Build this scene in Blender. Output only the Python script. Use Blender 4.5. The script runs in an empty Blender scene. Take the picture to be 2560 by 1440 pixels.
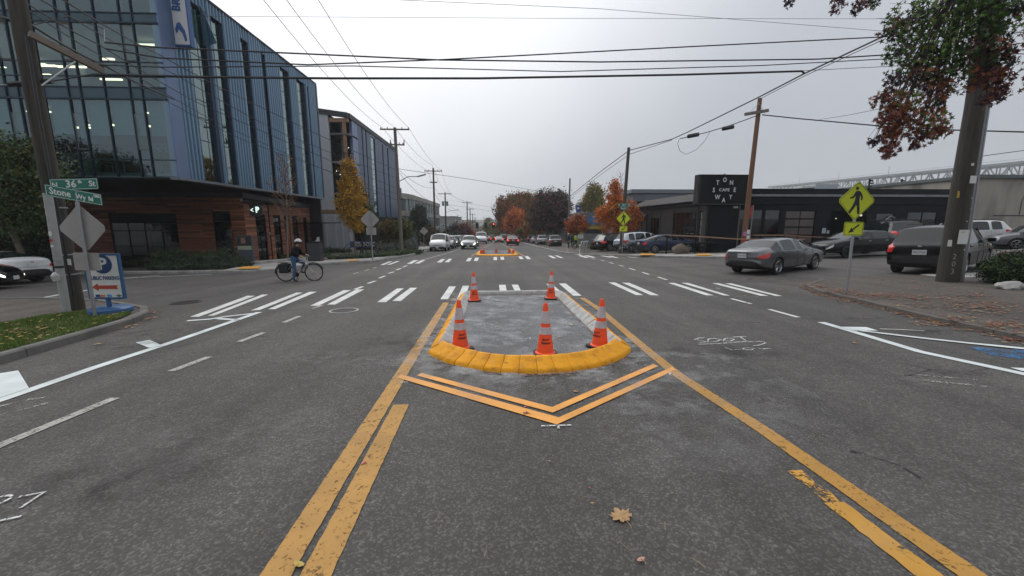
import bpy, bmesh, math, random
import numpy as np
from mathutils import Vector, Matrix, Quaternion
random.seed(7); np.random.seed(7)
SC = bpy.context.scene
COL = SC.collection
R = math.radians

# ------------------------------------------------------------------ camera, sky, sun, exposure
FPX, HOR, VPX, EYE, SL = 1000.0, 556.0, 1235.0, 1.8, 0.0293
th = math.atan((720 - HOR) / FPX); ph = math.atan((1280 - VPX) / (FPX / math.cos(th)))
cam_d = bpy.data.cameras.new('camera'); cam = bpy.data.objects.new('camera', cam_d); COL.objects.link(cam)
SC.camera = cam
cam_d.sensor_width = 36; cam_d.lens = FPX / 2560 * 36; cam_d.clip_end = 5000; cam_d.clip_start = 0.05
_right = Vector((math.cos(ph), -math.sin(ph), 0)); _f0 = Vector((math.sin(ph), math.cos(ph), 0))
_fwd = _f0 * math.cos(th) + Vector((0, 0, -math.sin(th))); _up = _right.cross(_fwd)
_m = Matrix((_right, _up, -_fwd)).transposed().to_4x4(); _m.translation = Vector((0, 0, EYE)); cam.matrix_world = _m

world = bpy.data.worlds.new('World'); SC.world = world; world.use_nodes = True
nt = world.node_tree; nt.nodes.clear()
def wn(t, **k):
    n = nt.nodes.new(t)
    for a, b in k.items(): setattr(n, a, b)
    return n
SUN_DIR = Vector((-0.42, 0.72, 0.80)).normalized()
sky = wn('ShaderNodeTexSky', sky_type='NISHITA', sun_disc=False)
sky.sun_elevation = math.asin(SUN_DIR.z); sky.sun_rotation = math.atan2(SUN_DIR.x, SUN_DIR.y)
sky.air_density = 1.0; sky.dust_density = 4.0
hs = wn('ShaderNodeHueSaturation'); hs.inputs['Saturation'].default_value = 0.35
nt.links.new(sky.outputs[0], hs.inputs['Color'])
tc = wn('ShaderNodeTexCoord'); sep = wn('ShaderNodeSeparateXYZ'); nt.links.new(tc.outputs['Generated'], sep.inputs[0])
ramp = wn('ShaderNodeValToRGB'); nt.links.new(sep.outputs['Z'], ramp.inputs[0])
e = ramp.color_ramp.elements
e[0].position = 0.0; e[0].color = (0.385, 0.415, 0.445, 1)
e[1].position = 1.0; e[1].color = (0.98, 1.0, 1.04, 1)
for p, c in ((0.12, (0.40, 0.425, 0.465, 1)), (0.40, (0.47, 0.50, 0.55, 1))):
    q = e.new(p); q.color = c
dot = wn('ShaderNodeVectorMath', operation='DOT_PRODUCT'); nt.links.new(tc.outputs['Generated'], dot.inputs[0])
dot.inputs[1].default_value = SUN_DIR
glow = wn('ShaderNodeMapRange', interpolation_type='SMOOTHERSTEP'); nt.links.new(dot.outputs['Value'], glow.inputs[0])
glow.inputs[1].default_value = 0.45; glow.inputs[2].default_value = 1.0; glow.inputs[3].default_value = 0; glow.inputs[4].default_value = .8
gcol = wn('ShaderNodeMixRGB', blend_type='ADD'); gcol.inputs[0].default_value = 1
gm = wn('ShaderNodeMixRGB', blend_type='MULTIPLY'); gm.inputs[0].default_value = 1; gm.inputs[2].default_value = (0.62, 0.605, 0.58, 1)
nt.links.new(glow.outputs[0], gm.inputs[1]); nt.links.new(ramp.outputs[0], gcol.inputs[1]); nt.links.new(gm.outputs[0], gcol.inputs[2])
nz = wn('ShaderNodeTexNoise'); nz.inputs['Scale'].default_value = 1.6; nz.inputs['Detail'].default_value = 4
nt.links.new(tc.outputs['Generated'], nz.inputs['Vector'])
nm = wn('ShaderNodeMapRange'); nt.links.new(nz.outputs[0], nm.inputs[0])
nm.inputs[1].default_value = .3; nm.inputs[2].default_value = .7; nm.inputs[3].default_value = 9.4; nm.inputs[4].default_value = 10.6
sc10 = wn('ShaderNodeVectorMath', operation='SCALE'); nt.links.new(gcol.outputs[0], sc10.inputs[0]); nt.links.new(nm.outputs[0], sc10.inputs['Scale'])
mix = wn('ShaderNodeMixRGB'); mix.inputs[0].default_value = 0.94
nt.links.new(hs.outputs[0], mix.inputs[1]); nt.links.new(sc10.outputs[0], mix.inputs[2])
bg = wn('ShaderNodeBackground'); bg.inputs[1].default_value = 0.1
nt.links.new(mix.outputs[0], bg.inputs[0]); wo = wn('ShaderNodeOutputWorld'); nt.links.new(bg.outputs[0], wo.inputs[0])

sun_d = bpy.data.lights.new('sun', 'SUN'); sun_d.energy = 0.8; sun_d.angle = R(35); sun_d.color = (1, .975, .94)
sun = bpy.data.objects.new('sun', sun_d); COL.objects.link(sun)
sun.rotation_euler = SUN_DIR.to_track_quat('Z', 'Y').to_euler()
SC.view_settings.view_transform = 'Standard'; SC.view_settings.look = 'None'
SC.view_settings.exposure = 0.22; SC.view_settings.gamma = 1.0; SC.view_settings.use_curve_mapping = False
SC.cycles.use_denoising = True
SC.cycles.max_bounces = 6; SC.cycles.transparent_max_bounces = 12; SC.cycles.volume_bounces = 1
SC.cycles.caustics_reflective = False; SC.cycles.caustics_refractive = False
SC.cycles.sample_clamp_indirect = 4

# ------------------------------------------------------------------ terrain and pixel-to-ground helpers
def cslope(x): return .035 * min(max(x - 8, 0), 30) + .02 * max(min(x + 5, 0), -35)
def gz(x, y): return -SL * min(max(y, -60), 260) + cslope(x)
def ray(px, py): return _right * ((px - 1280) / FPX) - _up * ((py - 720) / FPX) + _fwd
def G(px, py, h=0.0):
    d = ray(px, py); cc = 0
    for i in range(40):
        t = (h + cc - EYE) / (d.z + SL * d.y); p = Vector((0, 0, EYE)) + d * t; cc = .5 * cc + .5 * cslope(p.x)
    return Vector((p.x, p.y, gz(p.x, p.y) + h))
def V(px, py, Y): d = ray(px, py); return Vector((0, 0, EYE)) + d * (Y / d.y)
def VX(px, py, X): d = ray(px, py); return Vector((0, 0, EYE)) + d * (X / d.x)
def gnormal(x, y):
    cp = .035 if 8 < x < 38 else (.02 if -40 < x < -5 else 0)
    return Vector((-cp, SL, 1)).normalized()

# ------------------------------------------------------------------ materials
MATS = {}
def nodes(m):
    m.use_nodes = True; t = m.node_tree; return t, t.nodes['Principled BSDF']
def mat(name, col, rough=.6, metal=0, var=.12, scale=6, bump=0, bscale=60, coat=0, spec=.5, emit=None, stretch=None, dirt=None, dscale=1.5):
    if name in MATS: return MATS[name]
    m = bpy.data.materials.new(name); t, b = nodes(m); n, l = t.nodes, t.links
    b.inputs['Roughness'].default_value = rough; b.inputs['Metallic'].default_value = metal
    b.inputs['Specular IOR Level'].default_value = spec
    if coat: b.inputs['Coat Weight'].default_value = coat; b.inputs['Coat Roughness'].default_value = .06
    tcn = n.new('ShaderNodeTexCoord'); src = tcn.outputs['Object']
    if stretch:
        mp = n.new('ShaderNodeMapping'); mp.inputs['Scale'].default_value = stretch; l.new(src, mp.inputs[0]); src = mp.outputs[0]
    c = (*col, 1)
    if var:
        z = n.new('ShaderNodeTexNoise'); z.inputs['Scale'].default_value = scale; z.inputs['Detail'].default_value = 6; z.inputs['Roughness'].default_value = .65
        l.new(src, z.inputs['Vector'])
        r = n.new('ShaderNodeMapRange'); l.new(z.outputs[0], r.inputs[0]); r.inputs[1].default_value = .25; r.inputs[2].default_value = .75
        r.inputs[3].default_value = 1 - var; r.inputs[4].default_value = 1 + var
        v = n.new('ShaderNodeVectorMath'); v.operation = 'SCALE'; v.inputs[0].default_value = col; l.new(r.outputs[0], v.inputs['Scale'])
        out = v.outputs[0]
        if dirt:
            z2 = n.new('ShaderNodeTexNoise'); z2.inputs['Scale'].default_value = dscale; z2.inputs['Detail'].default_value = 8; l.new(src, z2.inputs['Vector'])
            r2 = n.new('ShaderNodeMapRange'); l.new(z2.outputs[0], r2.inputs[0]); r2.inputs[1].default_value = .48; r2.inputs[2].default_value = .7
            r2.inputs[4].default_value = .8
            mx = n.new('ShaderNodeMixRGB'); l.new(r2.outputs[0], mx.inputs[0]); l.new(out, mx.inputs[1]); mx.inputs[2].default_value = (*dirt, 1); out = mx.outputs[0]
        l.new(out, b.inputs['Base Color'])
    else: b.inputs['Base Color'].default_value = c
    if bump:
        z = n.new('ShaderNodeTexNoise'); z.inputs['Scale'].default_value = bscale; z.inputs['Detail'].default_value = 4; l.new(src, z.inputs['Vector'])
        bp = n.new('ShaderNodeBump'); bp.inputs['Strength'].default_value = bump; bp.inputs['Distance'].default_value = .02
        l.new(z.outputs[0], bp.inputs['Height']); l.new(bp.outputs[0], b.inputs['Normal'])
    if emit: b.inputs['Emission Color'].default_value = (*emit[:3], 1); b.inputs['Emission Strength'].default_value = emit[3]
    MATS[name] = m; return m

def asphalt(name, base, fleck=.5):
    m = bpy.data.materials.new(name); t, b = nodes(m); n, l = t.nodes, t.links
    tcn = n.new('ShaderNodeTexCoord'); o = tcn.outputs['Object']
    def noise(s, d=3, r=.6):
        z = n.new('ShaderNodeTexNoise'); z.inputs['Scale'].default_value = s; z.inputs['Detail'].default_value = d; z.inputs['Roughness'].default_value = r; l.new(o, z.inputs['Vector']); return z.outputs[0]
    def rng(s, a, c_, lo, hi):
        q = n.new('ShaderNodeMapRange'); l.new(s, q.inputs[0]); q.inputs[1].default_value = a; q.inputs[2].default_value = c_; q.inputs[3].default_value = lo; q.inputs[4].default_value = hi; return q.outputs[0]
    def mul(a, c_):
        q = n.new('ShaderNodeMath'); q.operation = 'MULTIPLY'; l.new(a, q.inputs[0])
        if isinstance(c_, float): q.inputs[1].default_value = c_
        else: l.new(c_, q.inputs[1])
        return q.outputs[0]
    vo = n.new('ShaderNodeTexVoronoi'); vo.inputs['Scale'].default_value = 78; l.new(o, vo.inputs['Vector'])
    cell = n.new('ShaderNodeSeparateColor'); l.new(vo.outputs['Color'], cell.inputs[0])
    stone = rng(cell.outputs[0], .55, 1.0, .82, 1.7)
    vo2 = n.new('ShaderNodeTexVoronoi'); vo2.inputs['Scale'].default_value = 38; l.new(o, vo2.inputs['Vector'])
    cell2 = n.new('ShaderNodeSeparateColor'); l.new(vo2.outputs['Color'], cell2.inputs[0])
    bigst = rng(cell2.outputs[1], .93, .98, 1.0, 1.35)
    big = rng(noise(.35, 7, .72), .32, .68, .82, 1.18)
    mid = rng(noise(7, 5, .7), .3, .7, .86, 1.14)
    mp = n.new('ShaderNodeMapping'); mp.inputs['Scale'].default_value = (1.3, .07, 1); l.new(o, mp.inputs[0])
    zl = n.new('ShaderNodeTexNoise'); zl.inputs['Scale'].default_value = 1; zl.inputs['Detail'].default_value = 4; l.new(mp.outputs[0], zl.inputs['Vector'])
    lane = rng(zl.outputs[0], .3, .7, .78, 1.18)
    f = mul(mul(mul(mul(stone, bigst), big), mid), lane)
    # hairline cracks
    cr = n.new('ShaderNodeTexVoronoi'); cr.feature = 'DISTANCE_TO_EDGE'; cr.inputs['Scale'].default_value = .33
    wv = n.new('ShaderNodeTexNoise'); wv.inputs['Scale'].default_value = 2.2; wv.inputs['Detail'].default_value = 6; l.new(o, wv.inputs['Vector'])
    va = n.new('ShaderNodeVectorMath'); va.operation = 'SCALE'; va.inputs['Scale'].default_value = .9; l.new(wv.outputs['Color'], va.inputs[0])
    vb = n.new('ShaderNodeVectorMath'); l.new(o, vb.inputs[0]); l.new(va.outputs[0], vb.inputs[1]); l.new(vb.outputs[0], cr.inputs['Vector'])
    crk = rng(cr.outputs[0], .0, .006, .45, 1.0)
    msk = rng(noise(.45, 3), .56, .60, 0.0, 1.0)
    cm = n.new('ShaderNodeMix'); l.new(msk, cm.inputs[0]); cm.inputs[2].default_value = 1.0; l.new(crk, cm.inputs[3])
    f = mul(f, cm.outputs[0])
    sc = n.new('ShaderNodeVectorMath'); sc.operation = 'SCALE'; sc.inputs[0].default_value = base; l.new(f, sc.inputs['Scale'])
    l.new(sc.outputs[0], b.inputs['Base Color'])
    b.inputs['Roughness'].default_value = .78; b.inputs['Specular IOR Level'].default_value = .35
    bp = n.new('ShaderNodeBump'); bp.inputs['Strength'].default_value = .55; bp.inputs['Distance'].default_value = .006
    l.new(vo.outputs['Distance'], bp.inputs['Height']); bp.invert = True
    l.new(bp.outputs[0], b.inputs['Normal'])
    return m

def paint(name, col, wear=.35, wscale=9, rough=.6, soft=.04, fine=70):
    """road paint: worn through (transparent) where the aggregate shows"""
    m = bpy.data.materials.new(name); t, b = nodes(m); n, l = t.nodes, t.links
    o = n.new('ShaderNodeTexCoord').outputs['Object']
    z = n.new('ShaderNodeTexNoise'); z.inputs['Scale'].default_value = wscale; z.inputs['Detail'].default_value = 8; z.inputs['Roughness'].default_value = .75; l.new(o, z.inputs['Vector'])
    z3 = n.new('ShaderNodeTexVoronoi'); z3.inputs['Scale'].default_value = fine; l.new(o, z3.inputs['Vector'])
    s3 = n.new('ShaderNodeSeparateColor'); l.new(z3.outputs['Color'], s3.inputs[0])
    ad = n.new('ShaderNodeMath'); ad.operation = 'MULTIPLY_ADD'; l.new(s3.outputs[0], ad.inputs[0]); ad.inputs[1].default_value = .22; l.new(z.outputs[0], ad.inputs[2])
    r = n.new('ShaderNodeMapRange'); l.new(ad.outputs[0], r.inputs[0]); r.inputs[1].default_value = wear; r.inputs[2].default_value = wear + soft
    z2 = n.new('ShaderNodeTexNoise'); z2.inputs['Scale'].default_value = 2.5; z2.inputs['Detail'].default_value = 7; l.new(o, z2.inputs['Vector'])
    r2 = n.new('ShaderNodeMapRange'); l.new(z2.outputs[0], r2.inputs[0]); r2.inputs[1].default_value = .3; r2.inputs[2].default_value = .7; r2.inputs[3].default_value = .8; r2.inputs[4].default_value = 1.1
    sc = n.new('ShaderNodeVectorMath'); sc.operation = 'SCALE'; sc.inputs[0].default_value = col; l.new(r2.outputs[0], sc.inputs['Scale']); l.new(sc.outputs[0], b.inputs['Base Color'])
    b.inputs['Roughness'].default_value = rough
    l.new(r.outputs[0], b.inputs['Alpha'])
    return m

def dustmat(name, col, amount=.6, scale=3.0):
    """dust smeared on the road; follows the 'dens' attribute and a noise"""
    m = bpy.data.materials.new(name); t, b = nodes(m); n, l = t.nodes, t.links
    o = n.new('ShaderNodeTexCoord').outputs['Object']
    z = n.new('ShaderNodeTexNoise'); z.inputs['Scale'].default_value = scale; z.inputs['Detail'].default_value = 10; z.inputs['Roughness'].default_value = .72; l.new(o, z.inputs['Vector'])
    a = n.new('ShaderNodeAttribute'); a.attribute_name = 'dens'
    r = n.new('ShaderNodeMapRange'); l.new(z.outputs[0], r.inputs[0]); r.inputs[1].default_value = .47; r.inputs[2].default_value = .68; r.inputs[4].default_value = amount
    mu = n.new('ShaderNodeMath'); mu.operation = 'MULTIPLY'; l.new(r.outputs[0], mu.inputs[0]); l.new(a.outputs['Fac'], mu.inputs[1])
    l.new(mu.outputs[0], b.inputs['Alpha']); b.inputs['Base Color'].default_value = (*col, 1); b.inputs['Roughness'].default_value = .9
    return m

def glass(name, tint=(.6, .7, .72), refl=.12, rough=.01, gcol=(.9, .95, 1)):
    if name in MATS: return MATS[name]
    m = bpy.data.materials.new(name); m.use_nodes = True; t = m.node_tree; n, l = t.nodes, t.links; n.clear()
    tr = n.new('ShaderNodeBsdfTransparent'); tr.inputs[0].default_value = (*tint, 1)
    gl = n.new('ShaderNodeBsdfGlossy'); gl.inputs['Roughness'].default_value = rough; gl.inputs[0].default_value = (*gcol, 1)
    fr = n.new('ShaderNodeFresnel'); fr.inputs[0].default_value = 1.5
    ad = n.new('ShaderNodeMath'); ad.operation = 'ADD'; ad.use_clamp = True; l.new(fr.outputs[0], ad.inputs[0]); ad.inputs[1].default_value = refl
    ge = n.new('ShaderNodeNewGeometry'); fb = n.new('ShaderNodeMath'); fb.operation = 'SUBTRACT'; fb.inputs[0].default_value = 1; l.new(ge.outputs['Backfacing'], fb.inputs[1])
    fm = n.new('ShaderNodeMath'); fm.operation = 'MULTIPLY'; l.new(ad.outputs[0], fm.inputs[0]); l.new(fb.outputs[0], fm.inputs[1]); ad = fm
    mx = n.new('ShaderNodeMixShader'); l.new(ad.outputs[0], mx.inputs[0]); l.new(tr.outputs[0], mx.inputs[1]); l.new(gl.outputs[0], mx.inputs[2])
    ou = n.new('ShaderNodeOutputMaterial'); l.new(mx.outputs[0], ou.inputs[0]); MATS[name] = m; return m

A_road = asphalt('asphalt', (.073, .069, .064)); A_old = asphalt('old asphalt', (.080, .070, .060)); A_isl = asphalt('island asphalt', (.135, .137, .14))
P_white = paint('fresh white paint', (.63, .64, .61), .30); P_wwhite = paint('worn white paint', (.40, .39, .35), .34, 14, soft=.28)
P_bike = paint('white thermoplastic', (.64, .69, .69), .20); P_org = paint('fresh orange yellow paint', (.74, .33, .06), .27)
P_yel = paint('old yellow line paint', (.42, .215, .035), .34, 16, soft=.20); P_yel2 = paint('scraped yellow paint', (.46, .235, .03), .36, 6, soft=.12)
P_faint = paint('faint line paint', (.5, .49, .46), .62, 10, soft=.16); P_blue = paint('blue spray paint', (.03, .16, .38), .56, 5, soft=.2)
P_chalk = paint('white marking chalk', (.62, .63, .62), .48, 22, soft=.15); P_tar = paint('tar line', (.02, .02, .02), .52, 8, soft=.1)
M_conc = mat('light concrete', (.36, .35, .33), .85, var=.15, scale=3, bump=.25, bscale=90, dirt=(.20, .19, .175), dscale=.9)
M_kerb = mat('kerb concrete', (.30, .295, .28), .85, var=.2, scale=5, bump=.3, bscale=60, dirt=(.15, .145, .13), dscale=2)
M_kyel = mat('yellow kerb paint', (.80, .345, .008), .6, var=.14, scale=8, bump=.5, bscale=35, dirt=(.52, .215, .012), dscale=6, spec=.3)
def chip(m):
    t = m.node_tree; b = t.nodes['Principled BSDF']; n, l = t.nodes, t.links; src = b.inputs['Base Color'].links[0].from_socket; o = n.new('ShaderNodeTexCoord').outputs['Object']
    for sc_, lo, hi, col, st in ((22, .64, .67, (.34, .33, .31), (1, 1, 1)), (5, .60, .74, (.10, .06, .02), (1, 1, 3)), (60, .66, .70, (.20, .13, .04), (1, 1, 1))):
        mp = n.new('ShaderNodeMapping'); mp.inputs['Scale'].default_value = st; l.new(o, mp.inputs[0]); z = n.new('ShaderNodeTexNoise'); z.inputs['Scale'].default_value = sc_; z.inputs['Detail'].default_value = 7; z.inputs['Roughness'].default_value = .65; l.new(mp.outputs[0], z.inputs['Vector'])
        r = n.new('ShaderNodeMapRange'); l.new(z.outputs[0], r.inputs[0]); r.inputs[1].default_value = lo; r.inputs[2].default_value = hi; r.inputs[4].default_value = .75
        mx = n.new('ShaderNodeMixRGB'); l.new(r.outputs[0], mx.inputs[0]); l.new(src, mx.inputs[1]); mx.inputs[2].default_value = (*col, 1); src = mx.outputs[0]
    l.new(src, b.inputs['Base Color'])
chip(M_kyel)
M_kgrey = mat('precast kerb concrete', (.43, .43, .415), .85, var=.18, scale=7, bump=.4, bscale=50, dirt=(.26, .25, .235), dscale=6)
M_soil = mat('soil', (.06, .05, .04), .95, var=.3, scale=12, bump=.5)
M_ground = mat('far ground', (.12, .12, .11), .95, var=.3, scale=.05)
M_tact = mat('orange tactile pad', (.68, .33, .04), .7, var=.12, scale=8, dirt=(.45, .25, .07))
M_wood = mat('pole wood', (.055, .049, .040), .85, var=.35, scale=4, stretch=(6, 6, .35), bump=.9, bscale=18, dirt=(.024, .023, .019))
M_wood2 = mat('newer pole wood', (.18, .092, .05), .85, var=.3, scale=4, stretch=(6, 6, .35), bump=.4, bscale=18)
M_arm = mat('crossarm wood', (.18, .145, .12), .8, var=.25, scale=5, bump=.3, bscale=30)
M_far_pole = mat('dark pole wood', (.08, .07, .06), .9, var=.25, scale=2, stretch=(5, 5, .4))
M_galv = mat('galvanised steel', (.36, .37, .38), .45, .7, var=.12, scale=12, bump=.05)
M_gpaint = mat('grey painted steel', (.26, .27, .275), .5, .3, var=.15, scale=9, dirt=(.17, .165, .155))
M_signback = mat('aluminium sign back', (.36, .34, .33), .5, .25, var=.08, scale=4, dirt=(.28, .27, .26))
M_black = mat('black', (.012, .012, .013), .5, var=.2); M_rubber = mat('black rubber', (.018, .018, .018), .75, var=.25, scale=20)
M_wire = mat('cable', (.02, .021, .023), .6, var=0); M_wire2 = mat('grey cable', (.10, .105, .11), .5, .3, var=0)
M_green = mat('street sign green', (.012, .16, .11), .45, var=.06); M_swhite = mat('sign white', (.66, .68, .66), .5, var=.05)
M_yg = mat('fluorescent yellow green', (.62, .70, .02), .5, var=.05); M_sblue = mat('sign blue', (.015, .055, .17), .45, var=.08)
M_blueframe = mat('blue painted frame', (.025, .09, .22), .5, var=.12); M_red = mat('sign red', (.50, .03, .03), .45, var=.08)
M_cone = mat('cone orange', (.95, .10, .028), .5, var=.10, scale=14, dirt=(.72, .11, .05), dscale=11, spec=.3); M_cone_d = M_cone
M_refl = mat('reflective collar', (.52, .49, .51), .35, .1, var=.12, scale=18, dirt=(.40, .36, .37), dscale=14)
M_chrome = mat('bright metal', (.6, .61, .62), .22, 1, var=0)

# ------------------------------------------------------------------ mesh building
class MB:
    def __init__(s): s.v = []; s.f = []; s.m = []
    def add(s, vs, fs, mi=0):
        b = len(s.v); s.v += [tuple(p) for p in vs]; s.f += [tuple(i + b for i in f) for f in fs]; s.m += [mi] * len(fs); return s
    def box(s, c, d, rz=0, mi=0, rot=None):
        x, y, z = d[0] / 2, d[1] / 2, d[2] / 2
        P = [Vector((sx * x, sy * y, sz * z)) for sx in (-1, 1) for sy in (-1, 1) for sz in (-1, 1)]
        q = rot if rot is not None else Matrix.Rotation(rz, 3, 'Z'); c = Vector(c)
        return s.add([q @ p + c for p in P], [(0, 1, 3, 2), (4, 6, 7, 5), (0, 4, 5, 1), (2, 3, 7, 6), (0, 2, 6, 4), (1, 5, 7, 3)], mi)
    def bb(s, a, b, mi=0):
        a = Vector(a); b = Vector(b); return s.box((a + b) / 2, [abs(k) for k in (b - a)], mi=mi)
    def beam(s, p, q, w, h, mi=0, roll=0):
        p = Vector(p); q = Vector(q); d = q - p
        r = d.to_track_quat('Y', 'Z').to_matrix() @ Matrix.Rotation(roll, 3, 'Y'); return s.box((p + q) / 2, (w, d.length, h), mi=mi, rot=r)
    def tube(s, pts, r, n=8, mi=0, caps=True):
        pts = [Vector(p) for p in pts]; k = len(pts); rs = r if isinstance(r, (list, tuple)) else [r] * k
        vs = []; fs = []
        u = None
        for i, p in enumerate(pts):
            d = (pts[min(i + 1, k - 1)] - pts[max(i - 1, 0)]).normalized()
            if u is None: u = d.orthogonal().normalized()
            u = (u - d * u.dot(d)).normalized(); w = d.cross(u)
            for j in range(n):
                a = 2 * math.pi * j / n; vs.append(p + (u * math.cos(a) + w * math.sin(a)) * rs[i])
        for i in range(k - 1):
            for j in range(n): fs.append((i * n + j, i * n + (j + 1) % n, (i + 1) * n + (j + 1) % n, (i + 1) * n + j))
        if caps: fs.append(tuple(range(n))[::-1]); fs.append(tuple((k - 1) * n + j for j in range(n)))
        return s.add(vs, fs, mi)
    def lathe(s, prof, c=(0, 0, 0), n=24, mi=0, axis='Z', mis=None):
        c = Vector(c); k = len(prof); vs = []
        for (r, z) in prof:
            for j in range(n):
                a = 2 * math.pi * j / n; p = (r * math.cos(a), r * math.sin(a), z)
                if axis == 'Y': p = (p[0], p[2], p[1])
                if axis == 'X': p = (p[2], p[0], p[1])
                vs.append(Vector(p) + c)
        b = len(s.v); s.v += [tuple(p) for p in vs]
        for i in range(k - 1):
            for j in range(n):
                s.f.append((b + i * n + j, b + i * n + (j + 1) % n, b + (i + 1) * n + (j + 1) % n, b + (i + 1) * n + j)); s.m.append(mis[i] if mis else mi)
        return s
    def prism(s, poly, o, u, v, d, mi=0):
        """2-D outline placed at o along u, v; thickness d along u x v"""
        o = Vector(o); u = Vector(u).normalized(); v = Vector(v).normalized(); w = u.cross(v); k = len(poly)
        a = [o + u * x + v * y for x, y in poly]; b = [p + w * d for p in a]
        fs = [tuple(range(k))[::-1], tuple(range(k, 2 * k))] + [(i, (i + 1) % k, k + (i + 1) % k, k + i) for i in range(k)]
        return s.add(a + b, fs, mi)
    def quad(s, *p, mi=0): return s.add(p, [tuple(range(len(p)))], mi)
    def mesh(s, name, mats, smooth=None):
        me = bpy.data.meshes.new(name); me.from_pydata(s.v, [], s.f)
        for m_ in (mats if isinstance(mats, (list, tuple)) else [mats]): me.materials.append(m_)
        me.polygons.foreach_set('material_index', s.m); me.update()
        if smooth is not None:
            me.polygons.foreach_set('use_smooth', [True] * len(me.polygons)); me.set_sharp_from_angle(angle=R(smooth))
        return me
    def build(s, name, mats, parent=None, smooth=None, world_=False, fix=False):
        me = s.mesh(name, mats, smooth)
        if fix:
            bm = bmesh.new(); bm.from_mesh(me); bmesh.ops.recalc_face_normals(bm, faces=bm.faces); bm.to_mesh(me); bm.free()
        return link(name, me, parent, world_)
def link(name, me, parent=None, world_=False):
    o = bpy.data.objects.new(name, me); COL.objects.link(o)
    if parent:
        o.parent = parent
        if world_: o.matrix_parent_inverse = parent.matrix_basis.inverted()
    return o
def tag(o, label=None, cat=None, group=None, kind=None):
    if label: o['label'] = label
    if cat: o['category'] = cat
    if group: o['group'] = group
    if kind: o['kind'] = kind
    return o
def thing(name, label, cat, loc=(0, 0, 0), rz=0, group=None, kind=None):
    o = bpy.data.objects.new(name, None); COL.objects.link(o); o.empty_display_size = .2
    o.location = loc; o.rotation_euler = (0, 0, rz); return tag(o, label, cat, group, kind)
KIDS = {}
def copy_tree(o, parent=None):
    c = o.copy(); COL.objects.link(c); c.parent = parent
    for ch in [k for k in bpy.data.objects if k.parent == o] if o.name not in KIDS else KIDS[o.name]: copy_tree(ch, c)
    return c
def remember(o):
    for k in list(bpy.data.objects):
        if k.parent == o: KIDS.setdefault(o.name, []).append(k); KIDS.setdefault(k.name, [])
    for k in KIDS.get(o.name, []):
        for g in list(bpy.data.objects):
            if g.parent == k: KIDS[k.name].append(g); KIDS.setdefault(g.name, [])
def dup(o, loc, rz=None, label=None, group=None, scale=None):
    c = copy_tree(o); c.location = loc
    if rz is not None: c.rotation_euler = (0, 0, rz)
    if label: c['label'] = label
    if group: c['group'] = group
    if scale: c.scale = (scale,) * 3
    return c
def W(name, mb, mats, parent=None, smooth=None, fix=False): return mb.build(name, mats, parent, smooth, True, fix)

_tcache = {}
def text_mesh(txt, size, extrude=.003, xscale=1.0, spacing=1.0, offset=0.0):
    cu = bpy.data.curves.new('t', 'FONT'); cu.body = txt; cu.size = size; cu.extrude = extrude; cu.align_x = 'CENTER'; cu.align_y = 'CENTER'
    cu.resolution_u = 2; cu.space_character = spacing; cu.offset = offset
    o = bpy.data.objects.new('t', cu); COL.objects.link(o); dg = bpy.context.evaluated_depsgraph_get(); dg.update()
    me = bpy.data.meshes.new_from_object(o.evaluated_get(dg)); bpy.data.objects.remove(o); bpy.data.curves.remove(cu)
    if xscale != 1: me.transform(Matrix.Diagonal((xscale, 1, 1, 1)))
    return me
def text(name, txt, size, m_, o, u, v, parent=None, extrude=.003, xscale=1.0, bold=0.0, spacing=1.0):
    me = text_mesh(txt, size, extrude, xscale, spacing, bold); me.materials.clear(); me.materials.append(m_)
    u = Vector(u).normalized(); v = Vector(v).normalized(); w = u.cross(v)
    mt = Matrix((u, v, w)).transposed().to_4x4(); mt.translation = Vector(o); me.transform(mt)
    return link(name, me, parent, True)

def clipped(poly, xs=(), ys=()):
    bm = bmesh.new(); bm.faces.new([bm.verts.new((p[0], p[1], 0)) for p in poly]); bmesh.ops.triangulate(bm, faces=bm.faces[:]) if False else None
    for x in list(xs) + [-40, -5, 8, 38]:
        bmesh.ops.bisect_plane(bm, geom=bm.verts[:] + bm.edges[:] + bm.faces[:], plane_co=(x, 0, 0), plane_no=(1, 0, 0))
    for y in list(ys) + [-60, 260]:
        bmesh.ops.bisect_plane(bm, geom=bm.verts[:] + bm.edges[:] + bm.faces[:], plane_co=(0, y, 0), plane_no=(0, 1, 0))
    return bm
def sheet(name, poly, h, m_, parent=None, xs=(), ys=()):
    bm = clipped(poly, xs, ys); bmesh.ops.triangulate(bm, faces=bm.faces[:])
    for v in bm.verts: v.co.z = gz(v.co.x, v.co.y) + h
    bmesh.ops.recalc_face_normals(bm, faces=bm.faces)
    if bm.faces and sum(f.normal.z for f in bm.faces) < 0: bmesh.ops.reverse_faces(bm, faces=bm.faces)
    me = bpy.data.meshes.new(name); bm.to_mesh(me); bm.free(); me.materials.append(m_)
    return link(name, me, parent)
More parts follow.
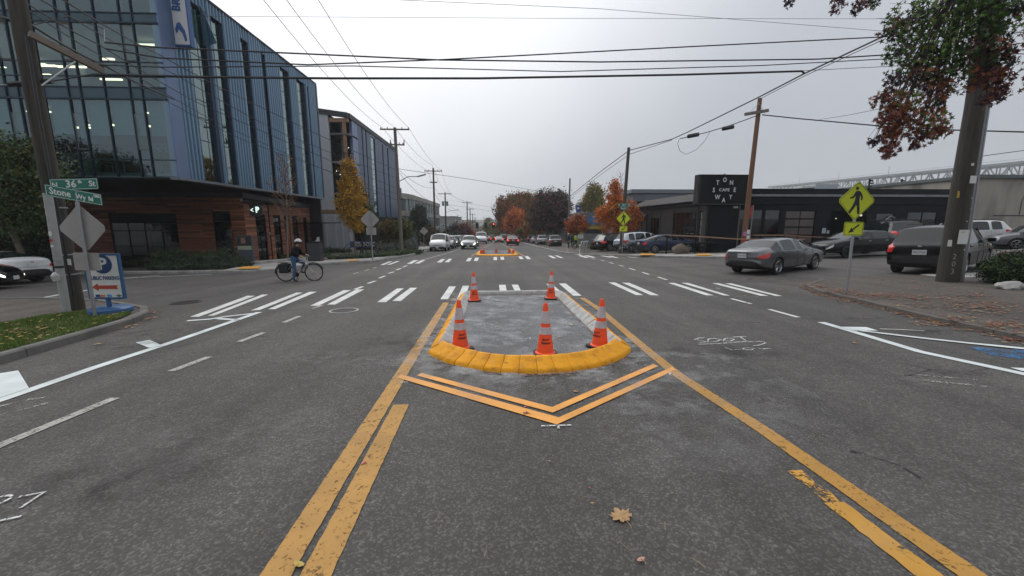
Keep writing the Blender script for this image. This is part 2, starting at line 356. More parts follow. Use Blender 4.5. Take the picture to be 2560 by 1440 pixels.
def strip(name, pts, w, h, m_, parent=None, step=.5, jag=0.0):
    P = [Vector((p[0], p[1])) for p in pts]; L = []
    for a, b in zip(P[:-1], P[1:]):
        k = max(1, int((b - a).length / step))
        for i in range(k): L.append(a.lerp(b, i / k))
    L.append(P[-1]); vs = []; n = len(L)
    for i, p in enumerate(L):
        d = (L[min(i + 1, n - 1)] - L[max(i - 1, 0)]).normalized(); q = Vector((-d.y, d.x))
        for s in (-1, 1):
            e_ = p + q * (s * (w / 2 + (random.uniform(-jag, jag) if jag else 0))); vs.append((e_.x, e_.y, gz(e_.x, e_.y) + h))
    mb = MB().add(vs, [(2 * i, 2 * i + 1, 2 * i + 3, 2 * i + 2) for i in range(n - 1)]); o = mb.build(name, m_, parent)
    for p in o.data.polygons:
        if p.normal.z < 0: o.data.flip_normals(); break
        else: break
    return o
def gp(px, py): p = G(px, py); return (p.x, p.y)
def gl(*pts): return [gp(*p) for p in pts]

# ------------------------------------------------------------------ setting: ground, road, pavements
def grid_poly(x0, y0, x1, y1): return [(x0, y0), (x1, y0), (x1, y1), (x0, y1)]
ground = sheet('ground', grid_poly(-900, -120, 900, 2500), -.02, M_ground); tag(ground, kind='structure')
road = sheet('road', grid_poly(-46, -40, 48, 262), 0.0, A_road); tag(road, 'grey asphalt street crossing with worn patches', kind='structure')
H1 = .004; H2 = .008; H3 = .012
# resurfaced band of the crossing street and a patch seam
sheet('asphalt_patch', gl((0, 772), (330, 745), (640, 712), (900, 690), (1180, 700), (1600, 706), (1960, 702), (2300, 690), (2560, 690), (2560, 640), (1880, 652), (1500, 640), (1180, 640), (960, 652), (820, 664), (600, 687), (0, 715)), H1, asphalt('crossing asphalt', (.082, .076, .070)), road)
strip('seam', gl((480, 800), (945, 757), (1100, 752)), .02, H2, P_tar, road); strip('seam', gl((640, 737), (1010, 720), (1260, 711), (1790, 706)), .02, H2, P_faint, road)
strip('seam', gl((1455, 741), (1960, 742)), .03, H2, P_faint, road)
for a in (((2248, 905), (2330, 925), (2420, 930), (2470, 922)), ((2260, 940), (2330, 925)), ((2125, 1128), (2160, 1135), (2250, 1165), (2300, 1195)), ((380, 880), (520, 850)), ((1840, 808), (1900, 806))):
    strip('crack', gl(*a), .022, H2, P_tar, road, step=.12, jag=.008)

near_bars = [((474.5, 793), (497, 793), (638, 740), (618, 740)), ((519, 790), (535, 790), (671, 737), (655.5, 737)), ((627, 777), (649, 776), (757, 732), (741, 732)),
 ((670, 773.7), (688, 773.7), (792, 730), (774, 730)), ((775.5, 765), (796.5, 765), (878, 726), (859, 726)), ((818, 762), (838, 762), (911, 724), (891, 724)),
 ((943, 756), (965, 756), (1010, 721), (992, 722)), ((981, 753), (1002, 753), (1043, 720), (1026, 720)), ((1100.6, 749), (1119.7, 749), (1139.7, 716.6), (1122.8, 716.6)),
 ((1142, 748), (1161, 748), (1172.8, 715), (1157, 715)), ((1250, 736), (1268, 736), (1264, 712.5), (1247.5, 712.5)), ((1290.6, 735.5), (1306, 735.5), (1295, 712), (1279, 712)),
 ((1390, 736), (1409, 736), (1380, 710), (1365.6, 710)), ((1433, 740), (1454, 740), (1414, 709), (1397, 709)), ((1590.6, 738.4), (1608.4, 738.4), (1537.5, 706.5), (1521, 706.5)),
 ((1626.6, 738.5), (1647.5, 739), (1573.4, 707.5), (1554.7, 707)), ((1765, 739), (1785, 739), (1686, 707.6), (1670, 707.6)), ((1808.4, 739), (1825, 739.5), (1719.6, 707.6), (1702.7, 707.6)),
 ((1901, 740), (1921, 740), (1796.6, 708.4), (1780, 708.4)), ((1938.6, 740.4), (1955.6, 740.7), (1828, 708.8), (1812, 708.8))]
far_bars = [((950, 662.5), (959, 663), (981, 653.7), (973, 653.7)), ((966.7, 662), (976, 662), (1000, 653), (991.7, 653)), ((1017, 659.8), (1028.7, 660), (1045.8, 650.8), (1034, 650.8)),
 ((1036.5, 659), (1048, 659), (1063.5, 650.4), (1054, 650.4)), ((1092, 656), (1103, 656.5), (1113, 648), (1103.7, 648)), ((1111.5, 655.8), (1122.5, 656), (1130.4, 647.3), (1121.9, 647.3)),
 ((1164.6, 653.3), (1175, 653.3), (1180, 645), (1170.8, 645)), ((1184.4, 652.5), (1194, 652.5), (1197.3, 644.4), (1188.5, 644.4)), ((1233.75, 650.4), (1242.7, 650.4), (1242.3, 642.5), (1234, 642.5)),
 ((1252, 649.6), (1260.8, 649.6), (1259.4, 642), (1250.6, 642)), ((1300, 648), (1309.4, 648), (1304, 641), (1295.8, 641)), ((1317.7, 648), (1327.5, 648), (1319.8, 640.4), (1311.5, 640.4)),
 ((1382, 645.8), (1391.7, 645.8), (1379, 639.6), (1369, 639)), ((1400, 645), (1409, 645), (1393.8, 639), (1385.4, 638.8)), ((1463.5, 644.8), (1473, 644.4), (1454, 638.5), (1445, 639.5)),
 ((1481, 644.4), (1489.6, 643.8), (1469.8, 638.5), (1459, 639)), ((1523, 644), (1531, 644), (1508, 638.7), (1497, 638.7)), ((1539.6, 644.8), (1547, 644.4), (1523, 639), (1512.5, 639))]
for q in near_bars + far_bars: sheet('crosswalk_bar', gl(*q), H2, P_white, road)
# yellow centre lines either side of the island
YL = [gp(480, 1800)] + gl((690, 1440), (831, 1212), (958, 1010), (1042, 875), (1115, 757)); YR = gl((2900, 1800), (2424, 1437), (2143, 1240), (1912, 1079), (1690, 935), (1596, 858), (1500, 775), (1455, 745))
strip('yellow_line', YL, .165, H2, P_yel, road, jag=.003, step=.04); strip('yellow_line', YR, .155, H2, P_yel, road, jag=.003, step=.04)
strip('yellow_line', [gp(640, 1740), gp(790, 1440), gp(1003, 1013)], .165, H2, P_yel, road, jag=.003, step=.04)
strip('yellow_line', [gp(2700, 1760), gp(2317, 1437), gp(2085, 1258)], .145, H2, P_yel2, road, jag=.006, step=.05)
strip('yellow_line', gl((2085, 1258), (2030, 1210), (1985, 1178)), .09, H2, paint('nearly gone yellow', (.50, .26, .04), .58, 5, soft=.1), road, jag=.02, step=.08)
sheet('yellow_line', gl((993, 946), (1003, 938), (1397, 1046), (1680, 919), (1690, 926), (1392, 1064)), H3, P_org, road)
sheet('yellow_line', gl((1043, 941), (1053, 934), (1380, 1020), (1632, 912), (1646, 917), (1382, 1034)), H3, P_org, road)
strip('yellow_line', gl((1115, 747), (1158, 746)), .03, H2, P_org, road)
strip('yellow_line', gl((1178, 641), (1210, 620), (1233, 607)), .12, H2, P_yel, road); strip('yellow_line', gl((1312, 641), (1270, 618), (1245, 605)), .12, H2, P_yel, road)
strip('yellow_line', gl((1178, 643), (1245, 643), (1300, 641)), .14, H2, P_org, road)
# bike and edge lines, left
strip('lane_line', gl((648, 781), (446, 851), (230, 922), (75, 976), (-60, 1022)), .15, H2, P_bike, road)
strip('lane_line', gl((468, 803), (525, 799), (560, 793), (640, 784)), .13, H3, P_bike, road)
strip('lane_line', gl((545, 797), (598, 801)), .13, H2, P_bike, road)
sheet('lane_line', gl((340, 858), (374, 851), (408, 866), (372, 871)), H3, P_bike, road); sheet('lane_line', gl((-30, 940), (46, 928), (73, 972), (-10, 1000)), H3, P_bike, road)
strip('lane_line', gl((660, 832), (598, 855)), .11, H2, P_wwhite, road); strip('lane_line', gl((749, 791), (710, 807)), .11, H2, P_wwhite, road)
strip('lane_line', gl((523, 893), (428, 929)), .11, H2, P_wwhite, road); strip('lane_line', gl((288, 996), (0, 1115), (-150, 1180)), .11, H2, P_wwhite, road)
strip('lane_line', gl((110, 995), (60, 1002), (-40, 1026)), .06, H2, P_faint, road); strip('lane_line', gl((120, 1008), (0, 1040)), .05, H2, P_faint, road)
for a, b in (((887, 724), (907, 716.7)), ((920, 709), (938.6, 702.6)), ((948, 695.6), (963, 690)), ((971, 684), (985, 679.7)), ((991, 675.4), (1003, 670.8)), ((1006.7, 668.3), (1018, 664))):
    strip('lane_dash', gl(a, b), .13, H2, P_white, road)
for a, b in (((884, 685), (896, 681)), ((911, 678), (922, 674)), ((933, 671), (941, 668)), ((782, 772), (805, 764)), ((1790, 720), (1800, 722))): strip('lane_dash', gl(a, b), .10, H2, P_wwhite, road)
strip('lane_line', gl((1050, 652), (1100, 638), (1148, 624), (1180, 613)), .12, H2, P_wwhite, road)
# cross-street lines at the left
strip('lane_line', gl((-60, 752), (0, 748), (105, 745), (160, 735), (225, 725)), .16, H2, P_bike, road); strip('lane_line', gl((225, 697), (400, 692), (530, 686)), .14, H2, P_white, road)
strip('lane_line', gl((50, 750), (110, 745)), .2, H3, P_bike, road); strip('lane_line', gl((290, 700), (400, 688)), .1, H3, P_white, road)
# right side
for a, b in (((1480, 646.5), (1488, 648)), ((1502, 650.5), (1511, 652.5)), ((1523, 656), (1533, 659)), ((1547, 663), (1559, 666)), ((1573, 671), (1588, 675.5)), ((1606, 681), (1622, 686.5)), ((1645, 693), (1667, 700)), ((1828, 747), (1877, 760)), ((1923, 774), (1996, 794))):
    strip('lane_dash', gl(a, b), .11, H2, P_white, road)
strip('lane_line', gl((2052, 806), (2120, 826), (2300, 880), (2560, 936), (2700, 968)), .16, H2, P_bike, road)
sheet('lane_line', gl((2085, 818), (2165, 819), (2195, 828), (2140, 828)), H3, P_bike, road)
strip('lane_line', gl((2150, 828), (2300, 846), (2560, 873), (2700, 886)), .12, H3 + .002, P_bike, road)
strip('lane_line', gl((2200, 823), (2260, 825), (2310, 828)), .07, H2, P_wwhite, road); strip('lane_line', gl((2540, 925), (2620, 928)), .14, H3, P_bike, road)
sheet('blue_mark', gl((2420, 868), (2560, 876), (2600, 905), (2480, 890)), H2, P_blue, road)
strip('lane_line', gl((2290, 938), (2440, 950)), .05, H2, P_faint, road); strip('lane_line', gl((2310, 952), (2480, 968)), .06, H2, P_faint, road)
strip('lane_line', gl((1350, 619), (1420, 633), (1455, 639)), .12, H2, P_white, road); strip('lane_line', gl((1570, 642), (1592, 645)), .12, H2, P_white, road)
strip('lane_line', gl((2010, 645.5), (2100, 644), (2250, 641)), .12, H2, P_white, road)
# chalk writing
def strokes(name, lst, ox, oy, s, w=.028):
    mb = []
    for st in lst: strip(name, [gp(ox + x / s, oy + y / s) for x, y in st], w, H3, P_chalk, road, step=.15)
strokes('chalk_mark', [[(540, 420), (500, 422), (470, 432), (520, 438), (545, 446), (505, 452)], [(560, 428), (555, 450), (610, 444), (640, 432), (600, 424), (560, 428)], [(665, 426), (655, 440), (700, 442), (725, 430), (690, 422), (665, 426)],
 [(715, 416), (800, 412)], [(760, 415), (800, 440)], [(495, 462), (620, 458), (770, 446), (895, 444), (925, 452), (890, 466), (840, 472)], [(665, 482), (710, 498), (765, 494)], [(790, 484), (775, 494), (830, 498), (850, 488), (800, 482)], [(870, 486), (900, 492), (950, 488)]], 1550, 680, 2.5347)
strokes('chalk_mark', [[(0, 940), (60, 930), (90, 938), (0, 985)], [(125, 940), (290, 908), (130, 1012)], [(0, 1092), (60, 1082), (140, 1064)]], 0, 880, 2.5717, .022)
strokes('chalk_mark', [[(840, 700), (1090, 692)], [(890, 690), (900, 705)], [(1015, 680), (1035, 705)], [(1130, 1335), (1370, 1328)], [(1265, 1330), (1268, 1360)], [(2135, 912), (2190, 906)], [(2165, 905), (2155, 925)], [(5, 985), (60, 982)], [(410, 2240), (470, 2200)]][:8], 1000, 650, 3.2, .02)

# manhole covers
def manhole(px, py, r, m_, label, ring=True):
    c = G(px, py); t = thing('manhole_cover', label, 'manhole cover', c, 0)
    MB().lathe([(0, .006), (r * .86, .006), (r * .86, .004)], n=28).build('cover', m_, t)
    for k in range(-3, 4): MB().box((0, k * r * .22, .009), (1.5 * r * math.sqrt(1 - (k * .22) ** 2), r * .09, .005)).build('rib', m_, t)
    if ring: MB().lathe([(r * .88, .012), (r, .012), (r, .0)], n=28).build('ring', M_galv if ring == 2 else m_, t)
    t.rotation_mode = 'QUATERNION'; t.rotation_quaternion = Vector((0, 0, 1)).rotation_difference(gnormal(c.x, c.y))
M_iron = mat('cast iron', (.10, .095, .09), .6, .4, var=.25, scale=10, bump=.3)
M_iron2 = mat('dark cast iron', (.04, .035, .033), .6, .3, var=.25, scale=10)
manhole(860, 777, .33, M_iron, 'round manhole cover with pale worn rim in the left lane', 2)
manhole(465, 756.5, .36, M_iron2, 'dark round manhole cover near the left crossing end')

# kerbs and pavements
def kerb(pts, parent, w=.16, h=.14, seg=2.0, m_=None, inner=1):
    """kerb stones along a line; inner=+1 puts the stone on the left of the walking direction"""
    P = [Vector(p) for p in pts]; L = []
    for a, b in zip(P[:-1], P[1:]):
        k = max(1, int((b - a).length / .4))
        for i in range(k): L.append(a.lerp(b, i / k))
    L.append(P[-1]); n = len(L); nrm = []
    for i in range(n):
        d = (L[min(i + 1, n - 1)] - L[max(i - 1, 0)]).normalized(); nrm.append(Vector((-d.y, d.x)) * inner)
    i = 0
    while i < n - 1:
        j = min(n - 1, i + max(1, int(seg / .4))); vs = []; fs = []
        for a in range(i, j + 1):
            p = L[a].copy()
            if a == i and i > 0: p = L[a].lerp(L[a + 1], .02)
            if a == j and j < n - 1: p = L[a].lerp(L[a - 1], .02)
            for off, z in ((0, -.1), (.0, h - .03), (.025, h), (w, h), (w, -.1)):
                e_ = p + nrm[a] * off; vs.append((e_.x, e_.y, gz(e_.x, e_.y) + z))
        for a in range(j - i):
            for b in range(4): fs.append((a * 5 + b, a * 5 + b + 1, (a + 1) * 5 + b + 1, (a + 1) * 5 + b))
        fs += [(0, 1, 2, 3, 4), tuple((j - i) * 5 + q for q in (4, 3, 2, 1, 0))]
        MB().add(vs, fs).build('kerbstone', m_ or M_kerb, parent, fix=True); i = j
def slabs(poly, size, h, m_, parent, gap=.012, name='paving_slab'):
    xs = [p[0] for p in poly]; ys = [p[1] for p in poly]
    gx = [min(xs) + i * size for i in range(1, int((max(xs) - min(xs)) / size) + 1)]; gy = [min(ys) + i * size for i in range(1, int((max(ys) - min(ys)) / size) + 1)]
    bm = clipped(poly, gx, gy); bmesh.ops.split_edges(bm, edges=[e_ for e_ in bm.edges if len(e_.link_faces) == 2])
    for f in bm.faces:
        c = f.calc_center_median(); vs = []
        if f.calc_area() < .05: continue
        for v in f.verts:
            d = (c - v.co).normalized() * gap; vs.append((v.co.x + d.x, v.co.y + d.y, gz(v.co.x, v.co.y) + h))
        k = len(vs); bot = [(x, y, z - .03) for x, y, z in vs]
        MB().add(vs + bot, [tuple(range(k))] + [(i, (i + 1) % k, k + (i + 1) % k, k + i) for i in range(k)]).build(name, m_, parent, fix=True)
    bm.free()
PV = []
# far left pavement (plaza side)
far_left = gl((-200, 690), (330, 685), (575, 683), (600, 684), (690, 679), (760, 667), (830, 662), (930, 657)) + [(-7.2, 35.0), (-7.2, 48), (-7.2, 90), (-17, 90), (-17, 36), (-18.4, 30.8), (-46, 30.8)]
pav = sheet('sidewalk', far_left, .10, M_soil); tag(pav, 'pale concrete pavement around the wood clad corner building', kind='structure')
kerb(gl((-200, 690), (330, 685), (575, 683), (600, 684), (690, 679), (760, 667), (830, 662), (930, 657)) + [(-7.2, 35.0), (-7.2, 60), (-7.2, 90)], pav, h=.15, seg=2.4)
slabs(gl((560, 681), (600, 682), (690, 677), (760, 665.5), (830, 660), (925, 655.5)) + [(-8.0, 33.5), (-10.5, 33), (-11.6, 30.5), (-18.3, 30.6), (-18.2, 26.5), (-15.5, 25.6)], 1.5, .135, M_conc, pav)
slabs([(-10.8, 33.5), (-8.2, 33.8), (-8.2, 60), (-10.8, 60)], 2.2, .135, M_conc, pav)
for q in (((590, 681.5), (648, 680), (654, 673.5), (610, 674)), ((863, 660), (893, 659), (899, 655.5), (872, 655.5))):
    sheet('tactile_pad', gl(*q), .19, M_tact, pav)
kerb([gp(620, 668), gp(700, 660), gp(790, 652), gp(880, 648)], pav, w=.2, h=.32, seg=2.5, m_=M_conc)
# near left corner
nl_curb = [(-7.15, -6), (-7.1, 5.8), (-7.2, 6.6), (-7.35, 7.6), (-7.55, 8.5), (-7.9, 9.3), (-8.5, 10.0), (-9.6, 10.7), (-11.0, 11.5), (-13.4, 12.3), (-18, 12.6), (-46, 12.6)]
nlp = sheet('sidewalk', nl_curb + [(-46, -6)], .115, A_old); tag(nlp, 'grey near left pavement behind the grass strip', kind='structure')
M_wk = mat('worn dark kerb', (.15, .145, .135), .9, var=.25, scale=4, bump=.3, dirt=(.08, .075, .07), dscale=2)
kerb(nl_curb, nlp, w=.15, h=.14, inner=1, m_=M_wk)
# right near corner
nr_curb = [(8.0, -6), (8.3, 3.5), (8.75, 6.0), (9.0, 7.9), (9.35, 9.7), (9.55, 11.2), (10.2, 12.6), (11.6, 13.6), (14.2, 14.3), (15.5, 13.6), (17.3, 12.9), (46, 12.9)]
nrp = sheet('sidewalk', nr_curb + [(46, -6)], .075, A_old); tag(nrp, 'brown grey near right pavement strewn with leaves', kind='structure')
kerb(nr_curb[:8], nrp, w=.14, h=.085, inner=-1, m_=mat('sunken kerb', (.11, .10, .09), .9, var=.25, scale=4, dirt=(.075, .068, .06)))
slabs([(15.2, 12.6), (19.5, 12.3), (19.6, 13.2), (15.4, 13.8)], 1.4, .09, M_conc, nrp)
# far right corner
fr_curb = [(6.0, 95), (6.0, 60), (6.4, 40), (6.9, 36.6), (8.3, 33.6), (10.2, 30.6), (12.0, 28.2), (13.9, 25.9), (16.0, 24.6), (20, 24.2), (46, 24.2)]
frp = sheet('sidewalk', fr_curb + [(46, 95)], .10, A_old); tag(frp, 'far right pavement in front of the cafe', kind='structure')
kerb(fr_curb, frp, w=.16, h=.13, inner=1, seg=2.4)
slabs([(10.3, 30.9), (12.1, 28.5), (14.0, 26.2), (16.1, 24.9), (20, 24.6), (20, 27.5), (16.5, 28.8), (13.2, 32.4)], 1.5, .125, M_conc, frp)
for q in (((1598, 643.5), (1640, 643), (1630, 637.5), (1604, 638)), ((1738, 645), (1778, 644.5), (1776, 640), (1743, 640))):
    sheet('tactile_pad', gl(*q), .17, M_tact, frp)
sheet('road_surface', [(22, 24.4), (46, 24.4), (46, 27.5), (22, 27.5)], .106, A_road, frp)

# ------------------------------------------------------------------ traffic islands
def kerb_run(parent, path, seg, prof, mats, midx, gap=.005, h0=0.0, rnd=.004):
    P = [Vector(p) for p in path]; L = [0]
    for a, b in zip(P[:-1], P[1:]): L.append(L[-1] + (b - a).length)
    def at(s):
        s = min(max(s, 0), L[-1])
        for i in range(len(P) - 1):
            if s <= L[i + 1] + 1e-9:
                t = (s - L[i]) / (L[i + 1] - L[i]); p = P[i].lerp(P[i + 1], t)
                k = .06; return p
    def nrm(s):
        d = (at(min(s + .08, L[-1])) - at(max(s - .08, 0))).normalized(); return Vector((-d.y, d.x))
    n = max(1, round(L[-1] / seg)); q = L[-1] / n
    for i in range(n):
        a, b = i * q + gap / 2, (i + 1) * q - gap / 2; dz = random.uniform(-rnd, rnd); dx = random.uniform(-rnd, rnd); tilt = random.uniform(-rnd, rnd)
        ss = [a, a + .012, (a + b) / 2, b - .012, b]; vs = []; fs = []; ms = []
        for j, s_ in enumerate(ss):
            sh = .008 if j in (0, 4) else 0
            for (w_, z) in prof:
                p = at(s_) + nrm(s_) * (w_ + dx + (sh * .4 if w_ < .05 else -sh * .4 if w_ > .25 else 0))
                vs.append((p.x, p.y, gz(p.x, p.y) + h0 + z + (dz - sh if z > .02 else 0) + tilt * (j - 2) * .5 * (z > .02)))
        k = len(prof)
        for j in range(4):
            for m_ in range(k - 1): fs.append((j * k + m_, j * k + m_ + 1, (j + 1) * k + m_ + 1, (j + 1) * k + m_)); ms.append(midx[m_])
        fs += [tuple(range(k)), tuple(4 * k + j for j in range(k))[::-1]]; ms += [midx[0], midx[0]]
        mb = MB(); mb.v = vs; mb.f = fs; mb.m = ms
        o = W('kerb_block', mb, mats, parent, 50, fix=True)
isl = thing('traffic_island', 'near median island of yellow painted kerb blocks holding three cones in front and two behind', 'traffic island', (.55, 8, gz(.55, 8)))
pr_side = [(0, -.02), (.012, .03), (.05, .085), (.135, .148), (.165, .15), (.20, .12), (.30, .05), (.34, .012), (.35, -.02)]
pr_front = [(0, -.02), (.006, .045), (.035, .075), (.19, .142), (.215, .172), (.255, .178), (.285, .16), (.31, -.02)]
arc = [(.55 + 1.76 * math.sin(a), 6.69 - 1.76 * math.cos(a)) for a in [R(63 - i * 126 / 24) for i in range(25)]]   # right to left
kerb_run(isl, [(2.14, 11.3), (2.13, 9), (2.12, 5.92)], .29, pr_side, [M_kyel, M_kgrey], [0, 0, 0, 0, 1, 1, 1, 1], rnd=.006) if False else None
def rev(p): return p[::-1]
# sides: outer slope faces away from the island (normal to the left of travel points inwards)
kerb_run(isl, [(-1.02, 11.35), (-1.02, 5.95)][::-1] if False else [(-1.02, 11.35), (-1.02, 5.95)], .29, pr_side, [M_kyel, M_kgrey], [0, 0, 0, 0, 1, 1, 1, 1], rnd=.007)
kerb_run(isl, [(2.13, 5.95), (2.13, 11.2)], .33, pr_side, [M_kyel, M_kgrey], [0, 0, 0, 0, 1, 1, 1, 1], rnd=.007)
kerb_run(isl, rev(arc), .235, pr_front, [M_kyel], [0] * 7, rnd=.005)
kerb_run(isl, [(1.75, 11.95), (-.65, 11.9)], .85, [(0, -.02), (.01, .10), (.04, .125), (.13, .125), (.16, .10), (.17, -.02)], [M_kgrey], [0] * 5, rnd=.004)
kerb_run(isl, [(2.13, 11.25), (2.1, 11.6), (1.78, 11.93)], .28, pr_side, [M_kgrey], [0] * 8); kerb_run(isl, [(-.68, 11.9), (-.98, 11.65), (-1.02, 11.4)], .28, pr_side, [M_kgrey], [0] * 8)
o = sheet('island_surface', [(p[0] * .93 + .04, p[1] + .16) for p in arc] + [(-.78, 6.2), (-.78, 11.6), (-.5, 11.8), (1.6, 11.8), (1.85, 11.5), (1.85, 6.2)], .018, A_isl, isl); o.matrix_parent_inverse = isl.matrix_basis.inverted()
mb = MB()
for i in range(700):
    s = random.random()
    if s < .3: x, y = random.uniform(-.6, 1.7), 11.72 - abs(random.gauss(0, .05))
    elif s < .6: x, y = 1.77 - abs(random.gauss(0, .03)), random.uniform(6.3, 11.5)
    elif s < .72: x, y = -.66 + abs(random.gauss(0, .03)), random.uniform(6.6, 11.5)
    else:
        a = random.gauss(8, 18); a = R(a); x, y = .55 + (1.79 + abs(random.gauss(0, .03))) * math.sin(a), 6.69 - (1.79 + abs(random.gauss(0, .03))) * math.cos(a)
    r = random.uniform(.006, .022); z = gz(x, y) + (.022 if s < .72 else .004); a = random.uniform(0, 6.3)
    mb.add([(x + r * math.cos(a + k * 2.1), y + r * math.sin(a + k * 2.1), z + random.uniform(0, .012)) for k in range(3)], [(0, 1, 2)], random.choice([0, 0, 1, 2]))
LM = [mat('leaf russet', (.24, .085, .048), .7, var=.3, scale=30), mat('leaf tan', (.36, .22, .10), .7, var=.3, scale=30), mat('leaf dark brown', (.10, .05, .03), .75, var=.3, scale=30),
      mat('leaf yellow', (.42, .30, .06), .6, var=.25, scale=30), mat('leaf pinkish', (.42, .12, .12), .6, var=.2, scale=30)]
o = mb.build('leaf_crumbs', LM[:3]); tag(o, 'small brown leaf crumbs caught along the island kerb', 'leaf litter', kind='stuff')
# concrete dust smeared around the island, as density on a grid
def dust_sheet(name, x0, y0, x1, y1, n, f, m_, h):
    nx, ny = n; vs = []; d = []
    for j in range(ny + 1):
        for i in range(nx + 1):
            x = x0 + (x1 - x0) * i / nx; y = y0 + (y1 - y0) * j / ny; vs.append((x, y, gz(x, y) + h)); d.append(max(0., min(1., f(x, y))))
    fs = [(j * (nx + 1) + i, j * (nx + 1) + i + 1, (j + 1) * (nx + 1) + i + 1, (j + 1) * (nx + 1) + i) for j in range(ny) for i in range(nx)]
    fs = [q for q in fs if max(d[k] for k in q) > .01]; me = bpy.data.meshes.new(name); me.from_pydata(vs, [], fs); me.materials.append(m_)
    at = me.attributes.new('dens', 'FLOAT', 'POINT'); at.data.foreach_set('value', d); return link(name, me, road)
def isl_sd(x, y):
    if y < 5.9: return math.hypot(x - .55, y - 6.69) - 1.76
    return max(abs(x - .555) - 1.575, y - 11.9)
M_dust = dustmat('concrete dust', (.50, .50, .50), .8, 2.6); M_dust2 = dustmat('faint dust', (.48, .48, .48), .55, 1.6)
dust_sheet('concrete_dust', -1.6, 3.2, 2.8, 12.4, (60, 120), lambda x, y: max(0, 1.05 - max(isl_sd(x, y), 0) / .45) if isl_sd(x, y) > -.2 else 0, M_dust, .0135)
dust_sheet('concrete_dust', -2.2, 1.5, 3.6, 6.2, (60, 60), lambda x, y: (1.0 - max(isl_sd(x, y), 0) / (1.1 + 1.6 * (x > 1.2))) * (isl_sd(x, y) > 0) * (1 if y < 5.8 else 0), M_dust2, .0155)
o = dust_sheet('concrete_dust', -.78, 5.3, 1.86, 11.75, (30, 60), lambda x, y: 1 if isl_sd(x, y) < -.32 else 0, dustmat('island dust', (.44, .45, .46), .75, 2.0), .0215)
strip('chalk_mark', [(-.05, 6.6), (.75, 6.66)], .012, .024, P_chalk, road, step=.1); strip('chalk_mark', [(.6, 6.58), (.62, 6.75)], .012, .024, P_chalk, road, step=.05)

M_stain = dustmat('dark oil stain', (.018, .017, .016), .75, 3.5); M_stain2 = dustmat('brown grit stain', (.10, .07, .05), .5, 4.0); M_stain3 = dustmat('pale scuff', (.30, .29, .28), .4, 2.2)
for (px, py, rx, ry, m_) in ((330, 862, .9, .5, M_stain), (400, 832, 1.2, .4, M_stain), (470, 815, 1.3, .35, M_stain2), (380, 800, .8, .5, M_stain2), (1420, 668, 2.2, .5, M_stain), (1900, 700, 2.5, .9, M_stain), (1700, 668, 2.5, .6, M_stain), (2150, 800, 1.6, .35, M_stain), (2330, 830, 1.3, .25, M_stain), (2380, 935, .7, .22, M_stain), (2250, 960, .9, .25, M_stain3), (1900, 1050, .8, .5, M_stain3), (2120, 1330, .45, .25, M_stain3), (1950, 1000, 1.2, .3, M_stain3), (600, 1100, 1.4, .8, M_stain3), (1500, 1180, .5, .3, M_stain3), (250, 740, 2.0, .8, M_stain), (1000, 860, 1.0, .8, M_stain), (840, 900, 1.4, .6, M_stain3), (1800, 880, 1.5, .6, M_stain), (300, 1200, .8, .4, M_stain)):
    c = G(px, py); dust_sheet('stain', c.x - rx, c.y - ry, c.x + rx, c.y + ry, (14, 14), lambda x, y: 1 - math.hypot((x - c.x) / rx, (y - c.y) / ry), m_, .0145 + random.uniform(0, .003))
isl2 = thing('traffic_island', 'far median island with yellow painted kerb beyond the second crossing', 'traffic island', (.3, 35, gz(.3, 35)))
iso = [(2.1, 45), (2.1, 34.6), (1.7, 33.7), (.3, 33.2), (-1.1, 33.7), (-1.6, 34.6), (-1.6, 45)]
kerb_run(isl2, iso[::-1], .6, [(0, -.02), (.01, .07), (.2, .15), (.28, .15), (.34, -.02)], [M_kyel], [0] * 4)
o = sheet('island_surface', [(1.85, 45), (1.85, 34.8), (1.5, 34.1), (.3, 33.7), (-.9, 34.1), (-1.35, 34.8), (-1.35, 45)], .03, A_isl, isl2); o.matrix_parent_inverse = isl2.matrix_basis.inverted()

# ------------------------------------------------------------------ traffic cones
def cone_proto():
    t = thing('traffic_cone', '', 'traffic cone', (0, 0, 0)); Hc = .775
    mb = MB(); s = .175; mb.prism([(-s + .04, -s), (s - .04, -s), (s, -s + .04), (s, s - .04), (s - .04, s), (-s + .04, s), (-s, s - .04), (-s, -s + .04)], (0, 0, 0), (1, 0, 0), (0, 1, 0), .028)
    mb.build('base', M_rubber, t)
    r = lambda f: .127 - (.127 - .030) * f
    pr = [(.152, .028), (.152, .036), (.138, .046)] + [(r(f), .05 + f * (Hc - .05)) for f in (0, .36, .52, .59, .84, .97)] + [(.024, Hc), (.012, Hc + .001), (.010, Hc - .02)]
    MB().lathe(pr, n=28).build('body', M_cone, t, 40)
    for a, b in ((.37, .515), (.59, .835)): MB().lathe([(r(a), .05 + a * (Hc - .05)), (r(a) + .003, .05 + a * (Hc - .05) + .001), (r(b) + .003, .05 + b * (Hc - .05)), (r(b), .05 + b * (Hc - .05) + .001)], n=28).build('reflective_collar', M_refl, t, 40)
    for txt, z, sz in (('SDOT', .245, .042), ('SIGNALS', .195, .036)):
        me = text_mesh(txt, sz, .0, 1.0, 1.05, .002); me.materials.clear(); me.materials.append(M_black)
        for v in me.vertices:
            x = v.co.x; zz = z + v.co.y; rr = .127 - (.127 - .030) * (zz - .05) / (Hc - .05) + .002; a = x / rr - math.pi / 2; v.co = Vector((rr * math.cos(a), rr * math.sin(a), zz))
        link('lettering', me, t)
    return t
cone0 = cone_proto(); remember(cone0)
